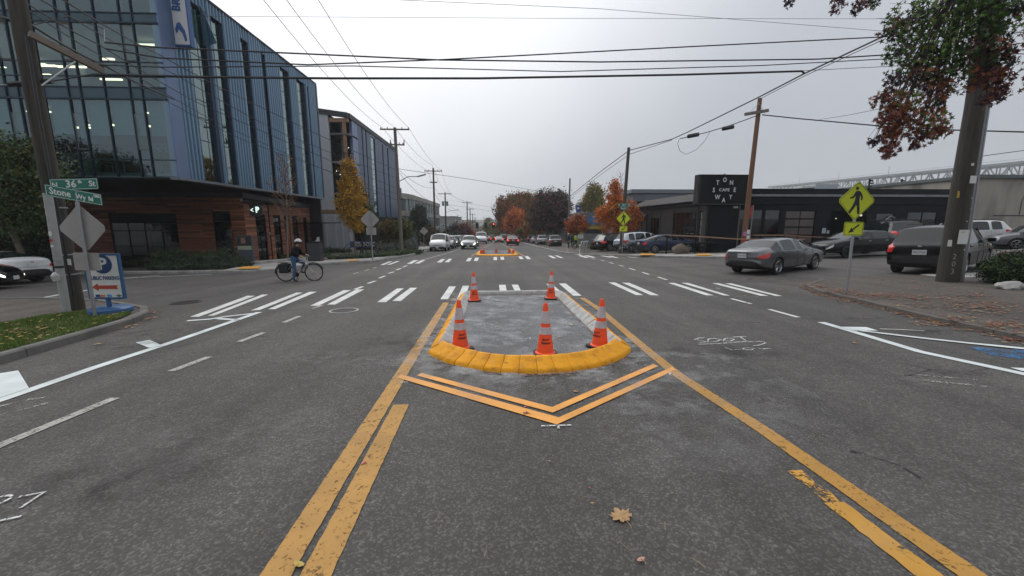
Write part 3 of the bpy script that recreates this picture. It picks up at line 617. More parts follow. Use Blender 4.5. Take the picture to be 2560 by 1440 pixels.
cones = [(1186, 752, .1, 'far left cone of the near island, standing by its back kerb'), (1377, 747, -.15, 'far right cone of the near island, beside the back kerb'), (1151, 872, .5, 'scuffed orange cone inside the front left curve of the yellow kerb'),
         (1363, 886, -.05, 'orange cone stencilled in black right behind the middle of the yellow kerb'), (1499, 867, -.9, 'orange cone inside the front right curve of the yellow kerb')]
for i, (px, py, rz, lb) in enumerate(cones):
    c = G(px, py, .025); o = cone0 if i == 0 else dup(cone0, c, rz)
    o.location = c; o.rotation_euler = (random.uniform(-.012, .012) - SL, random.uniform(-.02, .02), rz); tag(o, lb, 'traffic cone', 'cones on the near island')
for px, py, lb in ((1203, 634.5, 'leftmost cone on the far island'), (1209, 633, 'second cone from the left on the far island'), (1240.6, 631, 'middle cone on the far island'), (1273, 631.5, 'cone second from the right on the far island'), (1283.5, 633.5, 'rightmost cone on the far island')):
    c = G(px, py, .05); dup(cone0, c, random.uniform(-1, 1), 'small orange ' + lb, 'cones on the far island')

# ------------------------------------------------------------------ poles, signs
def pole_mesh(base, top, r0, r1, n=14, wob=.012):
    base = Vector(base); top = Vector(top); k = 9; pts = []; rs = []
    for i in range(k): t_ = i / (k - 1); p = base.lerp(top, t_); pts.append(p + Vector((random.uniform(-wob, wob), random.uniform(-wob, wob), 0)) * (0 < i < k - 1)); rs.append(r0 + (r1 - r0) * t_)
    return MB().tube(pts, rs, n)
def octo(cx, cy, w, h, c=.02): return [(cx - w + c, cy - h), (cx + w - c, cy - h), (cx + w, cy - h + c), (cx + w, cy + h - c), (cx + w - c, cy + h), (cx - w + c, cy + h), (cx - w, cy + h - c), (cx - w, cy - h + c)]
def diamond(s, c=.06):
    k = c * .7071; return [(0 - k, -s + k), (k, -s + k), (s - k, -k), (s - k, k), (k, s - k), (-k, s - k), (-s + k, k), (-s + k, -k)]
# big left wooden utility pole
pb = G(192, 787); pt = V(42, 0, pb.y) ; d_ = (pt - pb); pt = pb + d_ * 1.35
UP = thing('utility_pole', 'large weathered wooden utility pole at the near left corner with a raking crossarm', 'utility pole', pb)
W('pole', pole_mesh(pb - Vector((0, 0, .2)), pt, .172, .14, 18), M_wood, UP, 40)
a0 = V(72, 84, pb.y - .15); a1 = V(258, 178, pb.y + .9); W('crossarm', MB().beam(a0, a1, .10, .13), M_arm, UP)
W('brace', MB().tube([V(104, 214, pb.y - .2), V(188, 154, pb.y + .4)], .018, 6), M_galv, UP)
W('cable_riser', MB().tube([V(66, 90, pb.y - .24), V(100, 300, pb.y - .24), V(150, 560, pb.y - .26), V(183, 740, pb.y - .26)], .03, 6), M_black, UP)
for py in (520, 640, 690):
    c = pb.lerp(pt, 0) ; q = V(150 + (py - 520) * .15, py, pb.y - .28); W('strap', MB().lathe([(.18, 0), (.185, 0), (.185, .03), (.18, .03)], (pb.x + (py - 789) * .0001, pb.y, q.z), 16), M_galv, UP)
W('tag_plate', MB().box(V(172, 655, pb.y - .27), (.09, .01, .14)), M_swhite, UP); W('splice_box', MB().tube([V(22, 211, pb.y), V(130, 203, pb.y + .1)], .055, 8), M_black, UP)
# bare metal pole next to it
mb_ = G(168, 790); mb_.y -= .35; mb_ = V(168, 790, mb_.y); mt = V(119, 486, mb_.y)
MP = thing('metal_pole', 'short grey metal pole with stickers leaning beside the big wooden pole', 'pole', mb_)
W('pole', MB().tube([mb_ - Vector((0, 0, .1)), mt], .075, 16), mat('pale weathered steel', (.36, .36, .36), .5, .2, var=.15, scale=9, dirt=(.24, .235, .22)), MP, 40); W('cap', MB().lathe([(0, .01), (.07, .008), (.078, 0), (.078, -.02)], mt + Vector((0, 0, .01)), 16), M_gpaint, MP)
for py, sc_, m_ in ((580, .10, M_swhite), (596, .06, M_red), (610, .05, M_swhite), (640, .07, M_galv), (662, .05, M_black)):
    t_ = (787 - py) / 301; c = mb_.lerp(mt, t_); W('sticker', MB().lathe([(.077, -sc_ / 2), (.0775, sc_ / 2)], c, 16) if m_ in (M_galv, M_black) else MB().box(c + Vector((.0, -.077, 0)), (.06, .006, sc_)), m_, MP)
W('torn_bag', MB().add([Vector(p) + V(143, 690, mb_.y - .12) for p in [(-.1, 0, .06), (.02, -.04, .1), (.06, 0, .02), (.02, .03, -.1), (-.06, -.05, -.12), (-.14, 0, -.04), (-.04, -.1, 0)]], [(0, 1, 6), (1, 2, 6), (2, 3, 6), (3, 4, 6), (4, 5, 6), (5, 0, 6)]), M_swhite, MP)
# street-name post with sign backs
sb = G(240, 804); stp = V(193, 505, sb.y)
SP = thing('sign_post', 'steel sign post on the grass carrying the reverse side of a diamond sign', 'sign post', sb)
W('post', MB().tube([sb - Vector((0, 0, .1)), stp], .032, 12), M_galv, SP, 40)
def bolt(parent, p, d=(0, -1, 0), r=.009):
    W('bolt', MB().tube([Vector(p), Vector(p) + Vector(d) * .012], r, 6), M_galv, parent)
dc = V(206, 571, sb.y + .05); W('diamond_plate', MB().prism(diamond(.46 * 1.09, .07), dc, (1, 0, .0), (-.02, 0, 1), -.004), M_signback, SP)
rc = V(217, 654, sb.y + .05); W('plaque', MB().prism(octo(0, 0, .265, .19), rc, (1, .0, -.02), (.02, 0, 1), -.004), M_signback, SP)
for k in (-.3, .3): bolt(SP, stp.lerp(sb, .22) + Vector((0, -.03, k)))
def street_blade(parent, name, c, u, w, h, texts, back=True, label=None):
    u = Vector(u).normalized(); v = Vector((0, 0, 1)); n = u.cross(v) * -1
    c = Vector(c)
    o = W(name, MB().prism(octo(0, 0, w / 2, h / 2, .015), c, u, v, -.006), M_green, parent)
    f = c + u.cross(v) * .0005
    k = .008
    for (x0, z0, x1, z1) in ((-w / 2 + .015, h / 2 - .02, w / 2 - .015, h / 2 - .012), (-w / 2 + .015, -h / 2 + .012, w / 2 - .015, -h / 2 + .02), (-w / 2 + .012, -h / 2 + .012, -w / 2 + .02, h / 2 - .012), (w / 2 - .02, -h / 2 + .012, w / 2 - .012, h / 2 - .012)):
        W('border', MB().prism([(x0, z0), (x1, z0), (x1, z1), (x0, z1)], f, u, v, .002), M_swhite, o if False else parent)
    for (txt, x, z, s, xs) in texts: text('lettering', txt, s, M_swhite, f + u * x + v * z + u.cross(v) * .003, u, v, parent, .001, xs, .004)
s36 = thing('street_sign', 'green N 36th St name blade, the upper one on the left corner post', 'street sign', V(185, 470, sb.y))
street_blade(s36, 'blade', V(185, 460.5, sb.y + .02), (1, .0, .03), .95, .225, [('N', -.38, -.015, .15, 1), ('36', -.06, 0, .20, 1.1), ('th', .125, .045, .09, 1), ('St', .36, -.0, .16, 1)])
sst = thing('street_sign', 'green Stone Wy N name blade, the lower one on the left corner post', 'street sign', V(185, 492, sb.y))
street_blade(sst, 'blade', V(184.5, 487.5, sb.y - .02), (1, .12, -.20), 1.0, .235, [('Stone', -.24, 0, .19, .85), ('Wy', .12, -.02, .14, .85), ('N', .30, -.025, .13, .9), ('1300', .41, .055, .07, .8)])
W('emblem', MB().prism([(.028 * math.cos(a * .7), .028 * math.sin(a * .7)) for a in range(9)], V(229, 499.5, sb.y - .03), (1, .12, -.20), (0, 0, 1), .003), M_swhite, sst)
W('bracket', MB().tube([V(192, 476, sb.y), V(193, 508, sb.y)], .02, 8), M_galv, s36)
# public parking sign on its stand
pk = G(278, 778, .14); PK = thing('parking_sign', 'public parking sign with blue frame and red arrow on a round blue base', 'sign', pk)
W('base', MB().lathe([(0, .11), (.34, .10), (.38, .07), (.39, 0)], pk, 28), M_blueframe, PK, 40)
Yk = pk.y; zc = V(268, 690, Yk).z; z0 = V(268, 747, Yk).z; z1 = V(262, 634, Yk).z; x0 = pk.x - .41; x1 = pk.x + .37
W('stand', MB().bb((pk.x - .05, Yk - .03, pk.z + .1), (pk.x + .01, Yk + .03, z0 + .01)), M_blueframe, PK)
cx = (x0 + x1) / 2; w = (x1 - x0) / 2; hh = (z1 - z0) / 2; zc = (z0 + z1) / 2
W('panel', MB().bb((x0 + .04, Yk - .012, z0 + .04), (x1 - .04, Yk + .012, z1 - .04)), mat('sign face', (.72, .73, .71), .5, var=.08, dirt=(.6, .59, .56)), PK)
for a, b in (((x0, z0), (x1, z0 + .04)), ((x0, z1 - .04), (x1, z1)), ((x0, z0 + .041), (x0 + .04, z1 - .041)), ((x1 - .04, z0 + .041), (x1, z1 - .041))):
    W('frame', MB().bb((a[0], Yk - .03, a[1]), (b[0], Yk + .03, b[1])), M_blueframe, PK)
f = Vector((cx, Yk - .013, zc)); U = (1, 0, 0); Z = (0, 0, 1)
W('parking_disc', MB().prism([(.215 * math.cos(a * math.pi / 16), .215 * math.sin(a * math.pi / 16)) for a in range(32)], f + Vector((0.0, 0, .28)), U, Z, .003), M_sblue, PK)
text('lettering', 'P', .36, M_swhite, f + Vector((0.01, -.004, .275)), U, Z, PK, .001, 1.0, .012)
text('lettering', 'PUBLIC PARKING', .118, M_sblue, f + Vector((0, -.002, -.04)), U, Z, PK, .001, .72, .004)
W('arrow', MB().prism([(-.30, 0), (-.17, .085), (-.15, .04), (.27, .045), (.24, 0), (.27, -.045), (-.15, -.04), (-.17, -.085)], f + Vector((.0, 0, -.245)), U, Z, .003), mat('arrow red', (.42, .06, .035), .5), PK)
for x, m_ in ((-.2, M_sblue), (-.09, mat('card orange', (.6, .2, .05), .5)), (.05, mat('card blue', (.05, .3, .55), .5))): W('card_symbol', MB().prism(octo(0, 0, .05, .027, .006), f + Vector((x, 0, -.44)), U, Z, .003), m_, PK)
W('emblem', MB().prism([(-.07, 0), (0, .035), (.07, 0), (0, -.035)], f + Vector((.26, 0, -.44)), U, Z, .003), M_gpaint, PK)
for s in (-1, 1): W('chain', MB().tube([(cx + s * .02, Yk, z0 - .12), (cx + s * .12, Yk, z0 - .10), (cx + s * .3, Yk, z0)], .006, 5), M_galv, PK)

def ped_shapes(parent, c, u, s, m_):
    """walking figure, s = diamond half diagonal"""
    Z = (0, 0, 1); c = Vector(c); k = s / .54
    W('pedestrian_symbol', MB().prism([(.045 * k * math.cos(a * .5236) - .03 * k, .045 * k * math.sin(a * .5236) + .335 * k) for a in range(12)], c, u, Z, .002)
      .prism([(x * k, y * k) for x, y in [(-.05, .26), (.0, .275), (.05, .26), (.10, .22), (.155, .12), (.16, .02), (.115, .01), (.11, .10), (.075, .15), (.07, .02), (.085, -.08), (.12, -.28), (.12, -.36), (.055, -.35), (.02, -.14), (-.005, -.12), (-.08, -.24), (-.15, -.34), (-.21, -.31), (-.11, -.14), (-.06, .0), (-.045, .13), (-.11, .07), (-.20, .05), (-.205, .09), (-.12, .13), (-.085, .21)]], c, u, Z, .002), m_, parent)
def ped_sign(base, top, dc, s, label, rot=0.0, pl=(.30, .225), pc=None, plabel=''):
    t = thing('crossing_sign', label, 'sign', base); W('post', MB().tube([base - Vector((0, 0, .1)), top], .035, 12), M_galv, t, 40)
    u = Vector((math.cos(rot), math.sin(rot), 0)); Z = Vector((0, 0, 1)); n = u.cross(Z)
    W('diamond_plate', MB().prism(diamond(s, .06), dc, u, Z, -.005), M_yg, t)
    ring = diamond(s * .95, .05); inn = diamond(s * .925, .045); mb = MB()
    f = Vector(dc) + n * .0015
    for i in range(8):
        j = (i + 1) % 8; mb.prism([ring[i], ring[j], inn[j], inn[i]], f, u, Z, .0015)
    W('border', mb, M_black, t); ped_shapes(t, f, u, s, M_black)
    W('plaque', MB().prism(octo(0, 0, pl[0], pl[1], .03), pc, u, Z, -.005), M_yg, t); f = Vector(pc) + n * .0015; mb = MB()
    for a in ((-pl[0] + .015, -pl[1] + .015, pl[0] - .015, -pl[1] + .028), (-pl[0] + .015, pl[1] - .028, pl[0] - .015, pl[1] - .015), (-pl[0] + .015, -pl[1] + .029, -pl[0] + .028, pl[1] - .029), (pl[0] - .028, -pl[1] + .029, pl[0] - .015, pl[1] - .029)):
        mb.prism([(a[0], a[1]), (a[2], a[1]), (a[2], a[3]), (a[0], a[3])], f, u, Z, .0015)
    W('border', mb, M_black, t); k = pl[0] / .3
    a = R(-142); ca, sa = math.cos(a), math.sin(a)
    W('arrow', MB().prism([((x * ca - y * sa) * k, (x * sa + y * ca) * k) for x, y in [(-.2, -.024), (.04, -.024), (.03, -.075), (.2, 0), (.03, .075), (.04, .024), (-.2, .024)]], f, u, Z, .002), M_black, t)
    return t
rb = G(2116, 735, .08); rt = V(2146, 462, rb.y + .06)
ped_sign(rb, rt, V(2142, 502, rb.y), .525, 'large yellow green crossing sign on the leafy near right corner', 0, (.275, .185), V(2134, 572, rb.y))
fb = G(1555, 634, .1)
FS = ped_sign(fb, V(1561, 512, fb.y), V(1559, 546.5, fb.y - .05), .62, 'small yellow green crossing sign across the street before the orange tree', 0, (.33, .22), V(1558.5, 572, fb.y - .05))
st2 = thing('street_sign', 'small green name blades on top of the far right crossing sign post', 'street sign', V(1560, 515, fb.y))
street_blade(st2, 'blade', V(1560.5, 512.5, fb.y - .05), (1, 0, 0), 1.05, .26, [('N', -.42, 0, .14, 1), ('36', -.06, 0, .21, 1), ('th', .12, .04, .09, 1), ('St', .40, 0, .16, 1)])
street_blade(st2, 'blade', V(1559, 520.5, fb.y - .05), (1, .4, 0), .7, .24, [('Stone Wy', 0, 0, .16, .8)])
# sign back across the street on the left
lb = G(932, 650, .12); t = thing('sign_post', 'sign post seen from behind across the street by the bike racks', 'sign post', lb)
W('post', MB().tube([lb - Vector((0, 0, .1)), V(925, 530, lb.y)], .04, 10), M_galv, t, 40); W('diamond_plate', MB().prism(diamond(.66, .08), V(924.5, 549, lb.y + .05), U, Z, -.006), M_signback, t)
W('plaque', MB().prism(octo(0, 0, .34, .25), V(928, 578, lb.y + .05), U, Z, -.006), M_signback, t)
lb = G(1060, 622, .12); t = thing('sign_post', 'sign back turned edgeways above the parked white van', 'sign post', lb)
W('post', MB().tube([lb, V(1059, 571, lb.y)], .03, 8), M_galv, t); W('diamond_plate', MB().prism(diamond(.52, .06), V(1060, 578, lb.y + .05), (1, .4, 0), Z, -.006), M_signback, t)
# right utility pole with conduits
db = G(2368, 703, .08); dt = V(2478, 0, db.y); dt = db + (dt - db) * 1.3
# (pole leans a touch less than its neighbours)
DP = thing('utility_pole', 'thick dark utility pole with posters, conduit and painted digits at the near right corner', 'utility pole', db)
W('pole', pole_mesh(db - Vector((0, 0, .2)), dt, .275, .17, 20), M_wood, DP, 40)
ax = (dt - db).normalized()
def onp(py, off, fr=-.34): t_ = (703 - py) / 703 / 1.3; c = db.lerp(dt, t_); r = .275 - .105 * t_; return c + Vector((off, -math.sqrt(max(r * r - off * off, 0)) - .006, 0))
for ox, r, m_ in ((.345, .05, M_gpaint), (.45, .035, M_galv)):
    W('conduit', MB().tube([db + Vector((ox, -.05, -.1)), db.lerp(dt, .95) + Vector((ox - .12, -.05, 0))], r, 10), m_, DP, 40)
W('ground_wire', MB().tube([onp(700, .25), onp(400, .24), onp(100, .2)], .008, 5), M_galv, DP)
for py, off, w, h, m_ in ((581, -.02, .30, .43, M_swhite), (433, .02, .22, .22, M_swhite), (598, -.24, .1, .2, M_swhite), (395, -.06, .07, .07, M_swhite), (597, .22, .2, .09, mat('poster green', (.12, .2, .15), .6)), (470, -.22, .05, .2, mat('yellow strip', (.5, .35, .05), .6)), (508, .16, .03, .04, M_swhite), (480, .08, .03, .03, M_swhite), (540, .02, .05, .02, M_swhite), (615, .1, .04, .05, M_swhite)):
    c = onp(py, off); rr = math.atan2(off, .26); W('poster', MB().box(c, (w, .006, h), rz=rr), m_, DP)
    if h > .4: text('lettering', 'LOST\nCAT' if False else 'MISSING', .05, M_red, c + Vector((0, -.006, .14)), U, Z, DP, .0, 1)
for i, ch in enumerate(('2', '0', '3')): text('lettering', ch, .24, mat('chalky white', (.33, .29, .27), .8, var=.4, scale=20), onp(634 + i * 20, -.16) + Vector((0, -.012, 0)), (1, -.45, 0), Z, DP, .001, .8)
# simple far poles
def far_pole(name, label, base, top, r, m_, arms=(), group=None, extra=None):
    t = thing(name, label, 'utility pole', base, 0, group); W('pole', pole_mesh(Vector(base) - Vector((0, 0, .3)), top, r, r * .72, 10, .0), m_, t, 40)
    top = Vector(top)
    for (dz, w, ang) in arms:
        c = Vector(top) - Vector((0, 0, dz)); u = Vector((math.cos(ang), math.sin(ang), 0)); W('crossarm', MB().beam(c - u * w / 2 + Vector((0, -.1, 0)), c + u * w / 2 + Vector((0, -.1, 0)), .1, .12), m_, t)
        for k in (-.47, -.25, .25, .47): W('insulator', MB().lathe([(.03, 0), (.05, .04), (.03, .08), (.05, .12), (.0, .16)], c + u * w * k + Vector((0, -.1, .06)), 8), M_black, t)
    return t
def lamp_arm(t, p, q, m_=M_galv):
    p = Vector(p); q = Vector(q); W('lamp_arm', MB().tube([p, p.lerp(q, .5) + Vector((0, 0, .25)), q], .045, 8), m_, t); d = (q - p).normalized()
    W('lamp_head', MB().beam(q - d * .1, q + d * .75, .3, .1), m_, t)
Yp = 40.0; p1t = V(987, 319, Yp); p1b = Vector((p1t.x + .15, Yp, gz(p1t.x, Yp)))
P1 = far_pole('utility_pole', 'tall wooden pole with lamp arm in front of the second blue building', p1b, p1t, .19, mat('pole grey wood', (.16, .14, .115), .85, var=.3, scale=3, stretch=(5, 5, .3)), [(.18, 2.7, 0), (1.55, 1.5, .15)])
lamp_arm(P1, V(995, 455, Yp), V(1046, 441, Yp)); W('bracket', MB().tube([V(976, 349, Yp), V(976, 364, Yp)], .05, 6), M_black, P1); W('bracket', MB().tube([V(1010, 349, Yp), V(1010, 364, Yp)], .05, 6), M_black, P1)
Yp = 62.0; p2t = V(1083, 420, Yp); P2 = far_pole('utility_pole', 'dark pole with crossarm, second of the row down the left side', (p2t.x, Yp, gz(p2t.x, Yp)), p2t, .17, M_far_pole, [(.45, 2.6, 0), (2.1, 1.1, 0)], 'poles down the left side')
Yp = 84.0; p3t = V(1112.5, 481, Yp); P3 = far_pole('utility_pole', 'pole with transformers on its sides, third down the left side', (p3t.x, Yp, gz(p3t.x, Yp)), p3t, .17, M_far_pole, [(.3, 2.6, 0), (1.9, 1.1, 0)], 'poles down the left side')
for k in (-.42, .42): W('transformer', MB().lathe([(0, .5), (.2, .48), (.22, .4), (.22, -.4), (0, -.42)], p3t + Vector((k, -.25, -2.3)), 10), M_gpaint, P3)
lamp_arm(P3, V(1114, 532, 84), V(1138, 526, 84)); lamp_arm(P3, V(1114, 546, 84), V(1126, 543, 84))
fars = []
for i, (px, py, Yp, rr) in enumerate(((1167.5, 503, 108, .18), (1175, 520, 140, .18), (1181, 534, 175, .18), (1187.5, 543, 215, .18))):
    tp = V(px, py, Yp); fars.append(tp); far_pole('utility_pole', 'distant slim pole with crossarm, ' + ('fourth', 'fifth', 'sixth', 'seventh')[i] + ' down the left side', (tp.x, Yp, gz(tp.x, Yp)), tp, rr, M_far_pole, [(.4, 2.8, 0)], 'poles down the left side')
for i, (px, py, pyb, Yp, lbl) in enumerate(((1425, 446, 612, 62, 'slim bare pole beside the dark maple on the right side'),)):
    tp = V(px, py, Yp); far_pole('utility_pole', lbl, (tp.x - .1, Yp, gz(tp.x, Yp)), tp, .17, mat('greyed wood', (.17, .15, .12), .9), [])
bb_ = G(1556, 633, .1); Yb = bb_.y + .35; tb = V(1572, 369, Yb); far_pole('utility_pole', 'dark pole rising behind the small crossing sign on the far right corner', (bb_.x - .05, Yb, bb_.z), tb, .17, M_far_pole, [])
Yc = 28.5; tcx = V(1900, 246, Yc); bc = Vector((tcx.x - .25, Yc, gz(tcx.x - .25, Yc)))
CP = far_pole('utility_pole', 'reddish wooden pole with short crossarm in front of the cafe', bc, tcx, .19, M_wood2, [])
W('crossarm', MB().beam(V(1862, 286, Yc - .2), V(1921, 276, Yc - .2), .12, .2), M_arm, CP)
for k in (1872, 1912): W('brace', MB().tube([V(k, 284, Yc - .3), V(1897, 258, Yc - .2)], .015, 5), M_galv, CP)
for i, (px, py, m_) in enumerate(((1862, 585, mat('pink poster', (.45, .18, .36), .6)), (1871, 580, M_swhite), (1870, 594, M_swhite), (1861, 600, M_red))): W('poster', MB().box(V(px, py, Yc - .25), (.22, .01, .32)), m_, CP)

# ------------------------------------------------------------------ overhead cables
def cable(label, pts, r, m_=M_wire, sag=0.0, group='overhead cables', name='overhead_cable', seg=10):
    P = [p if isinstance(p, Vector) else V(*p) for p in pts]; L = []
    for a, b in zip(P[:-1], P[1:]):
        for i in range(seg): t_ = i / seg; p = a.lerp(b, t_); p = p - Vector((0, 0, sag * 4 * t_ * (1 - t_))); L.append(p)
    L.append(P[-1]); o = MB().tube(L, r, 5, caps=False).build(name, m_); tag(o, label, 'cable', group)
YL_, YR_ = 10.9, 13.2
cable('thickest black cable crossing the street, ending at the splice on the diagonal line', [(232, 186, YL_), (520, 193, 11.2), (830, 196, 11.6), (1200, 196, 12), (1700, 187, 12.8), (2005, 178, 13.1), (2011, 184, 13.1)], .030, seg=4)
cable('second heaviest cable crossing just under the one meeting at mid street', [(262, 106, YL_), (400, 119, 11), (770, 135, 11.5), (1100, 150, 12), (1500, 155, 12.5), (2043, 148, 13.1), (2460, 122, YR_)], .020, seg=4)
cable('cable dipping to mid street and rising steeply to the right pole', [(265, 122, YL_), (400, 145, 11), (770, 162, 11.5), (1110, 149, 12), (1700, 118, 12.8), (2215, 92, 13.1), (2450, 82, YR_)], .018, seg=4)
cable('thin black cable crossing below the second heaviest one', [(240, 162, YL_), (400, 168, 11), (880, 165, 11.6), (1400, 179, 12.4), (1900, 164, 13), (2240, 146, 13.1), (2450, 136, YR_)], .014, seg=4)
cable('hair thin wire high across the sky, nearly level', [(-200, 30, 24), (570, 41, 26), (1400, 46, 28), (2215, 47, 30), (2900, 44, 32)], .012, M_wire2, seg=4)
cable('hair thin wire sloping down across the top right sky', [(820, -8, 22), (1500, 22, 24), (2210, 78, 26), (2800, 130, 28)], .012, M_wire2, seg=4)
cable('thin wire leaving the splice toward the right pole', [(2006, 177, 13.1), (2240, 165, 13.1), (2450, 160, YR_)], .008, seg=4)
cable('big diagonal cable running from the right pole down to the far right corner pole', [(2462, -35, YR_), (2215, 88, 15), (2011, 184, 17.8), (1895, 244, 20.5), (1720, 330, 27), (1680, 348, 29), (1573, 376, Yb), ], .034, seg=3)
cable('lower strand under the diagonal cable near its splice', [(2215, 96, 15), (2011, 190, 17.8), (1895, 250, 20.5)], .014, seg=4)
cable('doubled cable dropping from the far right corner pole to the next bare pole', [(1573, 376, Yb), (1500, 430, 45), (1427, 489, 62)], .035, seg=4); cable('lighter cable hanging under the doubled cable beyond the corner pole', [(1680, 350, 29), (1573, 386, Yb), (1500, 438, 45), (1427, 494, 62), (1380, 510, 90)], .022, M_wire2, seg=4)
cable('black service cable from the cafe pole to the splice', [(1893, 289, Yc - .3), (1830, 312, 28.6), (1770, 330, 28.8), (1700, 347, 29)], .030, seg=4)
cable('slack loop of thin cable hanging by the splice boxes', [(1775, 330, 28.8), (1762, 352, 28.8), (1740, 375, 28.8), (1715, 386, 28.8), (1700, 378, 28.8), (1694, 360, 28.8), (1698, 347, 28.8)], .014, seg=3)
for px, py, lb_ in ((1733, 339, 'lower black splice box hanging on the service cable'), (1820, 320, 'upper black splice box hanging near the cafe pole')):
    o = MB().tube([V(px - 15, py + 2, 28.6), V(px - 13, py + 2, 28.6), V(px + 13, py - 3, 28.6), V(px + 15, py - 3, 28.6)], [.06, .14, .14, .06], 10).build('splice_box', M_black); tag(o, lb_, 'splice box', 'splice boxes')
cable('service cable from the cafe pole out to the right edge', [(1905, 287, Yc - .3), (1990, 296, 27.5), (2200, 315, 25), (2380, 325, 22), (2700, 334, 18)], .038, seg=4)
cable('thin wire joining the service cable from the upper right', [(2048, 299, 27), (2120, 288, 22), (2200, 272, 18), (2440, 215, YR_)], .012, seg=4)
cable('thin wire rising gently from the right pole to the frame edge', [(2442, 392, YR_), (2560, 376, 13), (2700, 350, 13)], .011, seg=4)
for _i, a in enumerate((((2455, 78, YR_), (2560, 81, 13.2), (2800, 86, 13)), ((2455, 122, YR_), (2560, 107, 13.2), (2800, 95, 13)), ((2455, 118, YR_), (2560, 125, 13.2), (2800, 138, 13)), ((2455, 132, YR_), (2560, 135, 13.2), (2800, 140, 13)))):
    cable(('uppermost', 'second', 'third', 'lowest')[_i] + ' of the short cable ends running off past the right pole', a, .014, group='cables past the right pole', seg=4)
# three high conductors and the bundle from the left pole along the street
for i, (a, b, m2, c_) in enumerate((((655, -5, 17), (955, 318, 40), (1068, 425, 62), (1100, 490, 84)), ((713, -5, 17), (986, 318, 40), (1080, 412, 62), (1112, 478, 84)), ((793, -5, 18), (1021, 318, 40), (1103, 425, 62), (1127, 485, 84)))):
    cable('high conductor overhead along the street, ' + ('leftmost', 'middle', 'rightmost')[i] + ' of three', [a, b], .014, M_wire2, sag=.5, group='high conductors along the street'); cable('conductor between far poles, ' + ('left', 'middle', 'right')[i] + ' of three', [b, m2, c_, fars[0] + Vector((-1 + i, 0, 0)), fars[1] + Vector((-1 + i, 0, 0)), fars[2], fars[3]], .016, M_wire2, sag=.5, group='conductors between far poles', seg=6)
bund = [((-20, 28, 10.2), (78, 62, 10.9), (250, 158, 15), (435, 248, 22), .035, 'heavy black bundle from the left pole ending in a dark splice'),
        ((40, -10, 10.4), (245, 110, 14), (505, 262, 22), (990, 470, 40), .018, 'upper cable sweeping past the blue building'), ((95, -5, 10.6), (430, 182, 18), (700, 330, 26), (992, 445, 40), .016, 'second cable sweeping past the blue building'),
        ((150, -5, 10.8), (395, 135, 16), (640, 262, 24), (990, 425, 40), .018, 'topmost cable sweeping past the blue building'), ((62, 20, 10.9), (300, 165, 16), (560, 315, 24), (992, 500, 40), .014, 'lowest cable sweeping past the blue building'),
        ((250, 155, 15), (435, 262, 21), (620, 355, 26), (992, 485, 40), .014, 'cable just above the lowest one on the blue building')]
for a, b, c_, d_, r, lb_ in bund: cable('black ' + lb_, [a, b, c_, d_], r, sag=.06, group='cables from the left pole along the street', seg=6)
cable('cable leaving the left pole to the left edge, thick', [(-40, 32, 9.6), (60, 55, 10.8)], .03, seg=3, group='cables past the left pole'); cable('grey looped cable near the left pole at frame edge', [(-40, 215, 9.6), (30, 212, 10.8), (130, 203, 10.9), (232, 186, YL_)], .016, seg=3, group='cables past the left pole')
cable('thin cable looping up behind the left pole crossarm', [(85, 62, 10.9), (170, 42, 11.4), (260, 72, 11.6), (262, 106, YL_)], .010, seg=3, group='cables past the left pole')
for i, (a, b, c_) in enumerate((((996, 422, 40), (1200, 452, 46), (1425, 492, 62)), ((1114, 510, 84), (1240, 530, 100), (1425, 560, 130)), ((1168, 508, 108), (1300, 530, 112), (1400, 545, 120)))):
    cable(('long sagging cable over the street to the right bare pole', 'lower far cable over the street toward the trees', 'short far cable over the street to the big autumn tree')[i], [a, b, c_], .022, M_wire2, seg=6)
for i, (a, b) in enumerate((((996, 424, 40), (1082, 470, 62)), ((996, 430, 40), (1083, 505, 62)), ((1083, 476, 62), (1113, 512, 84)), ((1113, 505, 84), (1168, 535, 108)), ((1113, 515, 84), (1168, 545, 108)))):
    cable('communication cable between far left poles, ' + ('upper one of the nearest span', 'lower one of the nearest span', 'single one of the second span', 'upper one of the third span', 'lower one of the third span')[i], [a, b], .02, M_wire2, sag=.5, group='communication cables between far poles', seg=6)

# ------------------------------------------------------------------ vehicles
def carpaint(name, col, metal=.35, rough=.32): return mat(name, col, rough, metal, var=.05, scale=3, coat=.45, dirt=tuple(c * .8 + .012 for c in col), dscale=1.2)
M_cglass = mat('car glass', (.010, .015, .017), .04, 0, var=0, spec=.55)
M_trim = mat('black plastic trim', (.018, .018, .019), .6, var=.2, scale=12); M_well = mat('wheel well black', (.006, .006, .006), .9, var=0)
M_tyre = mat('tyre rubber', (.016, .016, .016), .8, var=.2, scale=25); M_rim = mat('alloy rim', (.40, .41, .42), .3, .9, var=.05); M_drim = mat('dark rim', (.03, .03, .032), .35, .7, var=.1)
M_tail = mat('tail light red', (.60, .02, .015), .15, 0, var=.05, coat=.6); M_tail_on = mat('lit tail light', (.6, .03, .02), .2, emit=(1, .06, .03, 2.2), var=0)
M_head = mat('headlight lens', (.55, .58, .6), .08, .3, var=0, coat=1.0); M_head_on = mat('lit headlight', (.9, .9, .8), .1, emit=(1, .93, .78, 3.5), var=0)
M_plate = mat('licence plate', (.55, .56, .56), .45, var=.05)
